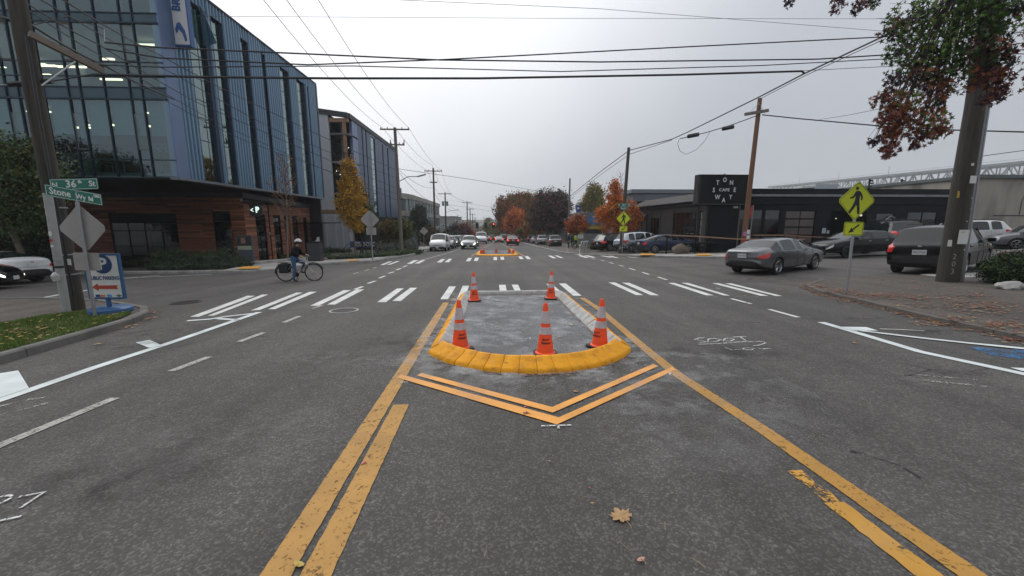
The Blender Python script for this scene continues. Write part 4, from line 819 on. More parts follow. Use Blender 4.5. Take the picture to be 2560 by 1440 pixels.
# station: x, zb, w, zs, w5, z5, z7
CARS = {
 'sedan': dict(L=4.9, st=[(-2.43, .40, .66, .80, .58, .93, .96), (-2.33, .27, .86, .86, .74, 1.03, 1.06), (-2.0, .22, .91, .93, .74, 1.08, 1.12), (-1.78, .20, .92, .95, .73, 1.09, 1.13), (-1.16, .19, .925, .97, .64, 1.35, 1.39), (-1.06, .19, .925, .97, .63, 1.37, 1.42),
    (-.12, .18, .925, .96, .62, 1.41, 1.465), (-.02, .18, .925, .96, .62, 1.41, 1.465), (.42, .18, .92, .95, .60, 1.36, 1.42), (.55, .18, .92, .95, .61, 1.32, 1.38), (1.28, .19, .91, .92, .70, .99, 1.03), (1.85, .20, .90, .86, .68, .92, .95), (2.22, .22, .86, .74, .62, .82, .85), (2.38, .25, .74, .62, .54, .72, .75), (2.45, .32, .60, .50, .46, .58, .60)],
    gl=dict(rear=[(3, 4)], side=[(3, 4), (5, 6), (7, 8), (9, 10)], wind=[(9, 10)]), wheels=(-1.42, 1.42), wr=.335, tail=[0, 1], head=[12, 13]),
 'suv': dict(L=4.75, st=[(-2.34, .45, .74, .92, .66, 1.00, 1.02), (-2.27, .32, .88, .98, .74, 1.06, 1.08), (-2.12, .26, .92, 1.02, .76, 1.12, 1.15), (-1.78, .24, .94, 1.06, .68, 1.58, 1.62), (-1.66, .23, .94, 1.06, .67, 1.60, 1.66), (-1.12, .23, .94, 1.05, .67, 1.63, 1.69), (-1.02, .23, .94, 1.05, .67, 1.63, 1.70),
    (-.12, .22, .94, 1.04, .67, 1.64, 1.71), (-.02, .22, .94, 1.04, .67, 1.64, 1.71), (.52, .22, .94, 1.02, .65, 1.58, 1.65), (.62, .22, .935, 1.02, .66, 1.55, 1.61), (1.25, .23, .93, 1.0, .74, 1.10, 1.14), (1.85, .24, .92, .94, .72, 1.03, 1.06), (2.18, .26, .88, .84, .68, .94, .97), (2.33, .30, .78, .70, .58, .80, .83), (2.39, .36, .66, .58, .50, .66, .68)],
    gl=dict(rear=[(2, 3)], side=[(4, 5), (6, 7), (8, 9), (10, 11)], wind=[(10, 11)]), wheels=(-1.37, 1.37), wr=.365, tail=[0, 1, 2], head=[13, 14], rails=True),
 'van': dict(L=5.2, st=[(-2.6, .45, .84, 1.0, .78, 1.60, 1.86), (-2.53, .30, .94, 1.04, .80, 1.76, 1.92), (-1.5, .28, .96, 1.06, .80, 1.80, 1.94), (-.1, .27, .96, 1.06, .80, 1.80, 1.95), (.0, .27, .96, 1.06, .80, 1.80, 1.95), (1.0, .27, .96, 1.04, .79, 1.76, 1.90), (1.1, .27, .96, 1.03, .79, 1.74, 1.87), (1.85, .28, .95, 1.02, .80, 1.20, 1.26), (2.25, .30, .93, .92, .76, 1.04, 1.08), (2.52, .32, .86, .74, .70, .88, .92), (2.6, .38, .74, .62, .6, .70, .74)],
    gl=dict(rear=[], side=[(4, 5), (6, 7)], wind=[(6, 7)]), wheels=(-1.6, 1.65), wr=.36, tail=[0], head=[8, 9]),
 'fastback': dict(L=4.7, st=[(-2.33, .42, .66, .82, .60, .98, 1.01), (-2.24, .28, .85, .88, .74, 1.05, 1.09), (-2.05, .22, .90, .93, .74, 1.09, 1.13), (-1.90, .20, .91, .95, .72, 1.12, 1.16), (-.92, .19, .92, .97, .62, 1.37, 1.42), (-.82, .19, .92, .97, .62, 1.38, 1.43), (-.10, .18, .92, .96, .62, 1.39, 1.445), (.0, .18, .92, .96, .62, 1.39, 1.445), (.42, .18, .92, .95, .60, 1.34, 1.40), (.52, .18, .92, .95, .61, 1.31, 1.37), (1.25, .19, .91, .92, .70, .98, 1.02), (1.8, .20, .89, .85, .67, .90, .93), (2.15, .22, .85, .73, .61, .80, .83), (2.29, .25, .73, .61, .53, .70, .73), (2.36, .32, .60, .50, .46, .56, .58)],
    gl=dict(rear=[(3, 4)], side=[(3, 4), (5, 6), (7, 8), (9, 10)], wind=[(9, 10)]), wheels=(-1.38, 1.36), wr=.33, tail=[0, 1], head=[12, 13]),
}
_cc = {}
def car_meshes(kind):
    if kind in _cc: return _cc[kind]
    D = CARS[kind]; st = D['st']; n = len(st)
    rings = []
    for (x, zb, w, zs, w5, z5, z7) in st:
        zm = zb + (zs - zb) * .52; half = [(0, zb), (w * .72, zb), (w * .965, zb + .09), (w * 1.0, zm), (w * .995, zm + (zs - zm) * .42), (w * .965, zs), (w5, z5), (w5 * .58, z5 + (z7 - z5) * .85), (0, z7)]
        r = [(x, y, z) for y, z in half] + [(x, -y, z) for y, z in half[-2:0:-1]]; rings.append(r)
    K = 16; vs = [p for r in rings for p in r]; fs = []; ms = []
    # material slots: 0 body 1 windscreen 2 rear window 3 side glass 4 tail 5 head 6 trim 7 well
    side_pairs = {a for a, b in D['gl']['side']}; rear = {a for a, b in D['gl']['rear']}; wind = {a for a, b in D['gl']['wind']}
    for i in range(n - 1):
        for j in range(K):
            jj = j if j < 8 else 15 - j   # segment index mirrored
            fs.append((i * K + j, i * K + (j + 1) % K, (i + 1) * K + (j + 1) % K, (i + 1) * K + j)); m = 0
            if jj in (6, 7): m = 1 if i in wind else 2 if i in rear else 0
            elif jj == 5: m = 3 if i in side_pairs else 4 if (i in D['tail'][:2] and kind in ('suv', 'van')) else 0
            elif jj == 4: m = 4 if i in D['tail'] else 5 if i in D['head'] else 0
            elif jj in (0,): m = 6
            elif jj == 1: m = 6
            elif jj == 2 and kind == 'suv' : m = 0
            ms.append(m)
    for e_, base in ((0, 0), (1, (n - 1) * K)):
        for j in range(8):
            a, b = j, j + 1; a2, b2 = (16 - j) % 16, 16 - (j + 1)
            q = [a, b, b2, a2] if e_ == 0 else [a2, b2, b, a]; q = list(dict.fromkeys(q))
            if len(q) >= 3: fs.append(tuple(base + k for k in q)); ms.append(6 if j in (0, 1, 2) or (e_ == 1 and j == 3 and kind != 'van') else 0)
    me = bpy.data.meshes.new(kind); me.from_pydata(vs, [], fs)
    dm = [bpy.data.materials.get('slot%d' % k) or bpy.data.materials.new('slot%d' % k) for k in range(8)]
    for m_ in dm: me.materials.append(m_)
    me.polygons.foreach_set('material_index', ms)
    bm = bmesh.new(); bm.from_mesh(me); cr = bm.edges.layers.float.new('crease_edge')
    bmesh.ops.recalc_face_normals(bm, faces=bm.faces)
    for ed in bm.edges:
        mm = {f.material_index for f in ed.link_faces}
        if len(mm) > 1: ed[cr] = .75
        idx = sorted(v.index % K for v in ed.verts)
        if abs(idx[0] - idx[1]) == 0 and idx[0] in (5, 11): ed[cr] = max(ed[cr], .55)
        if abs(idx[0] - idx[1]) == 0 and idx[0] in (6, 10, 2, 14): ed[cr] = max(ed[cr], .35)
    bm.to_mesh(me); bm.free()
    o = bpy.data.objects.new('tmp', me); COL.objects.link(o)
    sub = o.modifiers.new('s', 'SUBSURF'); sub.levels = 2; sub.render_levels = 2
    wr = D['wr']; cut = MB()
    for wx in D['wheels']:
        for sy in (-1, 1):
            cut.lathe([(0, .52), (wr + .055, .52), (wr + .06, 1.3), (0, 1.3)], (wx, 0, wr), 32, axis='Y', mi=7) if sy > 0 else cut.lathe([(0, -1.3), (wr + .06, -1.3), (wr + .055, -.52), (0, -.52)], (wx, 0, wr), 32, axis='Y', mi=7)
    cme = cut.mesh('cut', dm); b2 = bmesh.new(); b2.from_mesh(cme); bmesh.ops.remove_doubles(b2, verts=b2.verts, dist=1e-5); bmesh.ops.recalc_face_normals(b2, faces=b2.faces); b2.to_mesh(cme); b2.free()
    co = bpy.data.objects.new('cut', cme); COL.objects.link(co)
    bo = o.modifiers.new('b', 'BOOLEAN'); bo.operation = 'DIFFERENCE'; bo.object = co; bo.solver = 'EXACT'
    dg = bpy.context.evaluated_depsgraph_get(); dg.update(); full = bpy.data.meshes.new_from_object(o.evaluated_get(dg))
    bpy.data.objects.remove(o); bpy.data.objects.remove(co)
    def part(pred, smooth=35):
        bm = bmesh.new(); bm.from_mesh(full); bmesh.ops.delete(bm, geom=[f for f in bm.faces if not pred(f)], context='FACES')
        m2 = bpy.data.meshes.new('p'); bm.to_mesh(m2); bm.free()
        for q_ in dm: m2.materials.append(q_)
        m2.polygons.foreach_set('use_smooth', [True] * len(m2.polygons)); m2.set_sharp_from_angle(angle=R(smooth)); return m2
    out = []
    body = part(lambda f: f.material_index in (0, 6, 7)); out.append(('body', body, 'B'))
    out.append(('windshield', part(lambda f: f.material_index == 1), 'G'))
    if rear: out.append(('rear_window', part(lambda f: f.material_index == 2), 'G'))
    for a in sorted(side_pairs):
        x0, x1 = st[a][0], st[a + 1][0]
        for s in (-1, 1): out.append(('side_window', part(lambda f: f.material_index == 3 and x0 - .12 < f.calc_center_median().x < x1 + .12 and f.calc_center_median().y * s > 0 and min(range(len(side_pairs)), key=lambda q: abs(f.calc_center_median().x - (st[sorted(side_pairs)[q]][0] + st[sorted(side_pairs)[q] + 1][0]) / 2)) == sorted(side_pairs).index(a)), 'G'))
    for s in (-1, 1):
        out.append(('taillight', part(lambda f: f.material_index == 4 and f.calc_center_median().y * s > 0), 'T'))
        out.append(('headlight', part(lambda f: f.material_index == 5 and f.calc_center_median().y * s > 0), 'H'))
    # wheels
    t = MB(); prof = [(wr * .64, -.10), (wr * .9, -.115), (wr * .985, -.09), (wr, -.03), (wr, .03), (wr * .985, .09), (wr * .9, .115), (wr * .64, .10)]
    t.lathe(prof, n=28, axis='Y'); tyre = t.mesh('tyre', M_tyre, 40)
    r = MB(); r.lathe([(wr * .70, .105), (wr * .66, .112), (wr * .62, .09), (wr * .60, .02)], n=28, axis='Y'); r.lathe([(0, .085), (wr * .17, .08), (wr * .19, .05)], n=14, axis='Y')
    for k in range(10):
        a = k * math.pi / 5 + (.16 if k % 2 else -.16); c_, s_ = math.cos(a), math.sin(a); a2 = round((a) / (2 * math.pi / 5)) * (2 * math.pi / 5)
        r.beam((wr * .14 * math.cos(a2), .075, wr * .14 * math.sin(a2)), (wr * .64 * c_, .085, wr * .64 * s_), .035, .03)
    rim = r.mesh('rim', M_rim, 40)
    bk = MB().lathe([(0, .03), (wr * .62, .03)], n=20, axis='Y').mesh('brake', M_well)
    _cc[kind] = (out, tyre, rim, bk, D); return _cc[kind]
def car(kind, loc, yaw, m_body, label, name='parked_car', cat='car', group='parked cars', lit=None, rim=None, scale=1.0, details=True, rear_trim=True, tilt=True, plate_text=None, front_plate=False):
    parts, tyre, rimm, bk, D = car_meshes(kind); t = thing(name, label, cat, loc, 0, group)
    t.rotation_mode = 'QUATERNION'; t.rotation_quaternion = Vector((0, 0, 1)).rotation_difference(gnormal(loc[0], loc[1])) @ Quaternion((0, 0, 1), yaw) if tilt else Quaternion((0, 0, 1), yaw); t.scale = (scale,) * 3
    for nm, me, c in parts:
        if not len(me.polygons): continue
        o = link(nm, me, t)
        if c == 'B':
            for k in range(len(me.materials)):
                pass
            o.data = me if m_body.name in _cc.setdefault(kind + m_body.name, [m_body.name]) and False else me
            for k, m_ in ((0, m_body), (6, M_trim), (7, M_well)):
                o.material_slots[k].link = 'OBJECT'; o.material_slots[k].material = m_
        else:
            m_ = {'G': M_cglass, 'T': M_tail_on if lit in ('tail', 'both') else M_tail, 'H': M_head_on if lit in ('head', 'both') else M_head}[c]
            for sl in o.material_slots: sl.link = 'OBJECT'; sl.material = m_
    wr = D['wr']
    for wx in D['wheels']:
        for s in (-1, 1):
            w = link('wheel', tyre, t); w.location = (wx, s * .80, wr); w.rotation_euler = (0, random.uniform(0, 6), 0 if s > 0 else math.pi)
            q = link('rim', rimm, w)
            if rim: q.material_slots[0].link = 'OBJECT'; q.material_slots[0].material = rim
            link('brake_disc', bk, w)
    if not details: return t
    L0 = D['st'][0][0]; L1 = D['st'][-1][0]; st = D['st']
    zt = {'sedan': .80, 'fastback': .82, 'suv': .86, 'van': .8}[kind]
    MB().box((L0 - .015, 0, zt - (.0 if kind != 'suv' else .05)), (.012, .36, .17)).build('licence_plate', M_plate, t)
    if plate_text: link('lettering', _pl(plate_text, L0 - .023, zt - (.05 if kind == 'suv' else 0)), t)
    if front_plate: MB().box((L1 + .02, 0, .42), (.012, .34, .15)).build('licence_plate', M_plate, t)
    # mirrors, handles, door seams, pillars
    for s in (-1, 1):
        cx = [q for q in D['gl']['wind']][0][1]; xm = st[cx][0] - .22; zs = st[cx][3]
        MB().box((xm, s * 1.02, zs + .10), (.10, .20, .13), rz=s * .15).build('mirror', m_body if kind != 'van' else M_trim, t)
        for a in D['gl']['side'][(-3 if kind in ('sedan', 'suv', 'fastback') else -2):-1]:
            xh = (st[a[0]][0]) + .16; MB().box((xh, s * (st[a[0]][2] * .995), st[a[0]][3] - .10), (.17, .03, .028)).build('door_handle', M_chrome if kind == 'sedan' else m_body, t)
        # dark door seams standing 1 mm proud
        mids = [st[a[0]][0] - .05 for a in D['gl']['side'][(-3 if kind != 'van' else -1):]] + [st[D['gl']['side'][-1][1]][0] - .12]
        for xq in mids[:]:
            i = max(k for k in range(len(st)) if st[k][0] <= xq); f_ = (xq - st[i][0]) / (st[i + 1][0] - st[i][0]); g = lambda k: st[i][k] + (st[i + 1][k] - st[i][k]) * f_
            zb, w, zs_ = g(1), g(2), g(3); MB().tube([(xq, s * w * .975, zb + .13), (xq, s * w * .999, zb + (zs_ - zb) * .52), (xq, s * w * .975, zs_ - .02)], .006, 4).build('door_seam', M_well, t)
        if D.get('rails'): MB().tube([(-1.7, s * .62, 1.66), (-1.5, s * .62, 1.74), (.2, s * .62, 1.76), (.45, s * .62, 1.68)], .018, 6).build('roof_rail', M_trim, t)
        # A pillar strip
        a, b = D['gl']['wind'][0]
        MB().tube([(st[a][0] + .03, s * (st[a][4] + .005), st[a][5] + .005), (st[b][0] - .12, s * (st[b][4] + .02), st[b][5] + .04)], .028, 6).build('pillar', m_body, t)
    zg = {'sedan': .56, 'fastback': .55, 'suv': .70, 'van': .66}[kind]
    for k in range(3): MB().box((L1 + .004, 0, zg + k * .05 - .05), (.02, .8, .014)).build('grille_bar', M_chrome if kind == 'van' else M_trim, t)
    MB().box((L0 - .012, 0, zt + .16 if kind == 'suv' else zt + .11), (.01, .10, .05)).build('badge', M_chrome, t)
    return t
def _pl(txt, x, z):
    me = text_mesh(txt, .10, 0, .8); me.materials.clear(); me.materials.append(M_sblue)
    for v in me.vertices: v.co = Vector((x, -v.co.x, z + v.co.y))
    me.flip_normals(); return me
def sit(x, y, h=0): return (x, y, gz(x, y) + h)
C_gun = carpaint('gunmetal paint', (.16, .165, .175), .6, .24); C_blk = mat('black car paint', (.005, .0055, .007), .16, 0, var=.2, scale=2, coat=.18, spec=.22, dirt=(.010, .010, .011)); C_wht = carpaint('white paint', (.62, .63, .64), 0, .3)
C_blu = carpaint('dark blue paint', (.012, .025, .075), .4); C_slv = carpaint('silver paint', (.34, .36, .38), .6); C_pbl = carpaint('pale blue white paint', (.50, .56, .62), .3)
C_gry = carpaint('mid grey paint', (.16, .165, .175), .6); C_tan = carpaint('tan paint', (.30, .255, .20), .5); C_mar = carpaint('maroon paint', (.14, .025, .03), .4); C_red = carpaint('red paint', (.36, .03, .025), .2)
C_bwn = carpaint('dark brown paint', (.03, .022, .018), .4)
# grey sedan turning right out of the crossing
RL, RRr = Vector(gp(1846, 682)), Vector(gp(1946, 689)); mid = (RL + RRr) / 2; hd = R(26); f_ = Vector((math.cos(hd), math.sin(hd)))
cpos = Vector((11.35, 16.75)) + f_ * 1.42
car('sedan', (cpos.x, cpos.y, gz(cpos.x, cpos.y)), hd, C_gun, 'gunmetal grey sedan turning right with its back to us', 'moving_car', 'car', 'moving cars', lit=None, scale=1.02, plate_text='AFA 0NZ')
car('sedan', (21.5, 22.9, gz(21.5, 22.9) + .06), R(183), C_blk, 'black sedan side on, waiting behind the grey sedan', 'moving_car', 'car', 'moving cars', rim=M_drim, scale=1.02)
car('suv', (17.75, 15.1, gz(17.75, 15.1)), R(28), C_blk, 'black hatchback wagon parked behind the big right pole', 'parked_car', 'car', 'cars in the right lot', scale=1.07, plate_text='BXL7244')
car('suv', (27.4, 27.3, gz(27.4, 27.3) + .1), R(78), C_blk, 'large black boxy car with its tailgate to us, before the cafe door', 'parked_car', 'car', 'cars in the right lot', scale=1.14)
car('suv', (32.3, 30.0, gz(32.3, 30) + .1), R(75), C_blk, 'small black hatch with red lights right of the large boxy black car', 'parked_car', 'car', 'cars in the right lot', scale=.92)
car('suv', (32.7, 26.9, gz(32.7, 26.9) + .1), R(160), C_wht, 'white estate parked nose left before the cafe side wall', 'parked_car', 'car', 'cars in the right lot', scale=1.02)
car('suv', (33.6, 23.4, gz(33.6, 23.4)), R(150), C_gry, 'dim grey car half hidden behind the right pole', 'parked_car', 'car', 'cars in the right lot', scale=.9)
car('suv', (33.6, 20.6, gz(33.6, 20.6)), R(172), C_tan, 'tan car seen over the clipped bush at the right edge', 'parked_car', 'car', 'cars in the right lot', scale=1.03)
# cars by the orange tree
car('fastback', (13.95, 31.9, gz(13.95, 31.9) + .12), R(5), C_blu, 'dark blue sedan parked beside the picnic tables', 'parked_car', 'car', 'cars parked by the orange tree', scale=1.02)
car('suv', (13.2, 35.6, gz(13.2, 35.6) + .12), R(12), C_pbl, 'pale blue white crossover parked behind the dark blue sedan', 'parked_car', 'car', 'cars parked by the orange tree')
car('suv', (11.9, 38.6, gz(11.9, 38.6) + .12), R(18), C_blk, 'black hatchback behind the small crossing sign post', 'parked_car', 'car', 'cars parked by the orange tree', scale=.92)
car('suv', (12.6, 41.6, gz(12.6, 41.6) + .12), R(18), C_blk, 'black car farthest left in the row by the orange tree', 'parked_car', 'car', 'cars parked by the orange tree', scale=.95)
# left side
car('fastback', (-22.4, 18.4, gz(-22.4, 18.4)), R(176), C_wht, 'white sedan seen from behind at the left edge', 'moving_car', 'car', 'moving cars', scale=1.0)
_b = G(35, 720); _bx, _by = _b.x - 2.35 * math.cos(R(24)), _b.y - 2.35 * math.sin(R(24))
car('sedan', (_bx, _by, gz(_bx, _by)), R(24), C_blk, 'black car nosing in from the left edge with a lit headlight', 'moving_car', 'car', 'moving cars', lit='head', front_plate=True)
# street: oncoming and parked
fl = R(-90)
car('van', (-6.15, 46.3, gz(-6.15, 46.3)), fl, C_wht, 'white panel van with black bumper, first of the row parked at the left kerb', 'parked_van', 'van', 'vehicles parked at the left kerb', front_plate=True)
for i, (k, y, c_, lb_, li, x) in enumerate((('suv', 53, C_slv, 'silver tall car parked right behind the white van', None, -6.0), ('suv', 59.5, C_bwn, 'dark brown car with lit headlights, third in the row at the left kerb', 'head', -6.1), ('suv', 66, C_slv, 'pale silver car, fourth in the row at the left kerb', None, -6.1), ('suv', 73, C_blk, 'black car, fifth in the row at the left kerb', None, -6.1), ('sedan', 80, C_slv, 'light silver sedan, sixth in the row at the left kerb', None, -6.1), ('suv', 87, C_gry, 'grey car, seventh in the row at the left kerb', None, -6.1))):
    car(k, sit(x, y), fl, c_, lb_, 'parked_car', 'car', 'vehicles parked at the left kerb', lit=li)
car('suv', sit(-3.15, 51.2), fl, C_slv, 'silver crossover driving toward us with bright headlights', 'moving_car', 'car', 'moving cars', lit='head', front_plate=True)
car('sedan', sit(-3.3, 62), fl, C_blk, 'dark sedan following the silver crossover, headlight lit', 'moving_car', 'car', 'moving cars', lit='head')
car('van', sit(-2.5, 80), fl, C_wht, 'tall white delivery van farther down the oncoming lane', 'moving_van', 'van', 'moving cars', scale=1.2)
car('sedan', sit(3.1, 68), R(90), C_mar, 'maroon sedan driving away, nearest in its lane', 'moving_car', 'car', 'moving cars', lit='tail', scale=1.08)
car('sedan', sit(1.1, 88), R(90), C_wht, 'white sedan driving away with lit tail lights', 'moving_car', 'car', 'moving cars', lit='tail')
car('suv', sit(2.6, 104), R(90), C_blk, 'dark car farther off between the white and the maroon sedans', 'moving_car', 'car', 'moving cars', lit='tail')
car('sedan', sit(-1.5, 96), R(90), C_red, 'red sedan seen left of the white one down the street', 'moving_car', 'car', 'moving cars', lit='tail')
car('suv', sit(-.6, 112), R(90), C_blk, 'dark car ahead of the red sedan down the street', 'moving_car', 'car', 'moving cars', lit='tail')
for i, (k, y, c_, lb_) in enumerate((('suv', 58, C_gry, 'grey wagon, first of the row parked at the right kerb'), ('suv', 66, C_slv, 'silver crossover, second of the row parked at the right kerb'), ('sedan', 75, C_slv, 'silver sedan, third of the row parked at the right kerb'), ('suv', 82, C_blk, 'black car, fourth of the row parked at the right kerb'), ('sedan', 89, C_gry, 'grey sedan, fifth of the row parked at the right kerb'), ('suv', 96, C_wht, 'white car, sixth of the row parked at the right kerb'))):
    car(k, sit(8.6 if i == 0 else 7.9 - i * .12, y), R(90), c_, lb_, 'parked_car', 'car', 'vehicles parked at the right kerb')

# ------------------------------------------------------------------ bicycles and people
M_bframe = mat('silver bicycle frame', (.42, .40, .37), .35, .6, var=.05); M_bgreen = mat('lime bicycle frame', (.20, .42, .05), .4, var=.05)
def torus(mb, c, R_, r, n=32, k=6, mi=0):
    c = Vector(c); vs = []; fs = []
    for i in range(n):
        a = 2 * math.pi * i / n
        for j in range(k):
            b = 2 * math.pi * j / k; q = R_ + r * math.cos(b); vs.append(c + Vector((q * math.cos(a), r * math.sin(b), q * math.sin(a))))
    for i in range(n):
        for j in range(k): fs.append((i * k + j, i * k + (j + 1) % k, ((i + 1) % n) * k + (j + 1) % k, ((i + 1) % n) * k + j))
    return mb.add(vs, fs, mi)
def bicycle(loc, yaw, mf, label, bag=False, rack=True, group='bicycles', steer=0, lean=0, wr=.345):
    t = thing('bicycle', label, 'bicycle', loc, 0, group); t.rotation_euler = (lean, 0, yaw); wb = 1.08
    for x in (0, wb):
        w = torus(MB(), (x, 0, wr), wr - .018, .02).build('wheel', M_tyre, t, 60); torus(MB(), (x, 0, wr), wr - .04, .009, 28, 4).build('rim', M_black, w)
        s = MB()
        for k in range(14): a = k * math.pi / 7; s.tube([(x, .02 * (-1) ** k, wr), (x + (wr - .04) * math.cos(a), 0, wr + (wr - .04) * math.sin(a))], .0022, 3)
        s.tube([(x, -.045, wr), (x, .045, wr)], .022, 8); s.build('spokes', M_chrome, w)
        f = MB()
        pts = [(x + (wr + .03) * math.cos(a), 0, wr + (wr + .03) * math.sin(a)) for a in [R(q) for q in (range(60, 200, 14) if x == 0 else range(20, 160, 14))]]
        f.tube(pts, .022, 5).build('mudguard', M_black, t)
    bb = (.44, 0, .28); sd = (.30, 0, .80); hd_ = (.86, 0, .86); hd2 = (.89, 0, .70)
    m = MB(); m.tube([sd, bb], .018, 8); m.tube([bb, hd2], .024, 8); m.tube([(.315, 0, .74), (.865, 0, .83)], .018, 8); m.tube([hd_, hd2], .022, 8)
    for s in (-1, 1): m.tube([(0, s * .06, wr), (.40, s * .04, .28)], .011, 6); m.tube([(0, s * .06, wr), (.315, s * .02, .74)], .010, 6)
    m.build('frame', mf, t, 50)
    m = MB()
    for s in (-1, 1): m.tube([(.895, s * .05, .68), (.93, s * .055, .55), (wb, s * .055, wr)], .013, 6)
    m.tube([(.895, -.05, .69), (.895, .05, .69)], .014, 6); m.build('fork', mf, t, 50)
    MB().tube([(.85, 0, .86), (.835, 0, .96), (.88, 0, 1.0)], .014, 6).tube([(.80, -.30, 1.0), (.88, -.12, 1.0), (.88, .12, 1.0), (.80, .30, 1.0)], .013, 6).tube([(.72, -.32, 1.0), (.82, -.29, 1.0)], .018, 6).tube([(.72, .32, 1.0), (.82, .29, 1.0)], .018, 6).build('handlebar', M_black, t, 50)
    MB().tube([sd, (.275, 0, .87)], .014, 6).add([(.13, -.08, .90), (.13, .08, .90), (.25, .07, .885), (.42, .02, .885), (.42, -.02, .885), (.25, -.07, .885), (.15, 0, .86), (.4, 0, .86)], [(0, 1, 2, 5), (5, 2, 3, 4), (0, 5, 6), (1, 6, 2), (6, 5, 4, 7), (6, 7, 3, 2), (0, 6, 1), (4, 3, 7)]).build('saddle', M_black, t, 30)
    m = MB(); m.lathe([(0, .0), (.085, .0), (.09, .006), (0, .01)], (.44, -.05, .28), 18, axis='Y')
    for s, a in ((-1, R(-75)), (1, R(105))): q = (.44 + .17 * math.cos(a), s * .09, .28 + .17 * math.sin(a)); m.tube([(.44, s * .06, .28), (q[0], s * .07, q[2])], .012, 6); m.box((q[0], s * .12, q[2]), (.09, .08, .02))
    m.build('crankset', M_black, t, 40)
    MB().tube([(.44, -.05, .37), (0, -.05, wr + .04)], .006, 4).tube([(.44, -.05, .19), (0, -.05, wr - .09), (-.02, -.05, wr - .16)], .006, 4).build('chain', M_black, t)
    if rack:
        m = MB()
        for s in (-1, 1): m.tube([(.27, s * .05, .78), (.20, s * .06, .77), (-.27, s * .06, .77)], .006, 5); m.tube([(-.05, s * .06, .77), (0, s * .07, wr)], .006, 5)
        m.tube([(-.27, -.06, .77), (-.27, .06, .77)], .006, 5); m.build('rack', M_black, t)
    if bag:
        for s in (-1, 1):
            MB().prism([(-.15, .36), (.13, .36), (.16, .72), (-.18, .72)], (0, s * .07 if s > 0 else -.20, 0), (1, 0, 0), (0, 0, 1), -.13 if True else 0).build('pannier_bag', mat('pannier fabric', (.012, .013, .015), .8, var=.3, scale=20), t)
    return t
M_skin = mat('skin', (.42, .25, .17), .55, var=.06); M_jacket = mat('dark jacket', (.010, .009, .011), .85, var=.4, scale=12, bump=.8, bscale=14, spec=.15); M_jeans = mat('blue jeans', (.035, .085, .17), .8, var=.25, scale=16, bump=.3, bscale=25)
M_boot = mat('black boots', (.012, .012, .012), .5, var=.2); M_hair = mat('dark hair', (.02, .013, .01), .7, var=.3, scale=30); M_helm = mat('white helmet', (.66, .67, .68), .3, var=.05)
M_coatg = mat('dark coat', (.02, .022, .03), .8, var=.2); M_hivis = mat('hi vis green', (.30, .50, .04), .6, var=.1); M_dpants = mat('dark trousers', (.02, .02, .022), .8, var=.2)
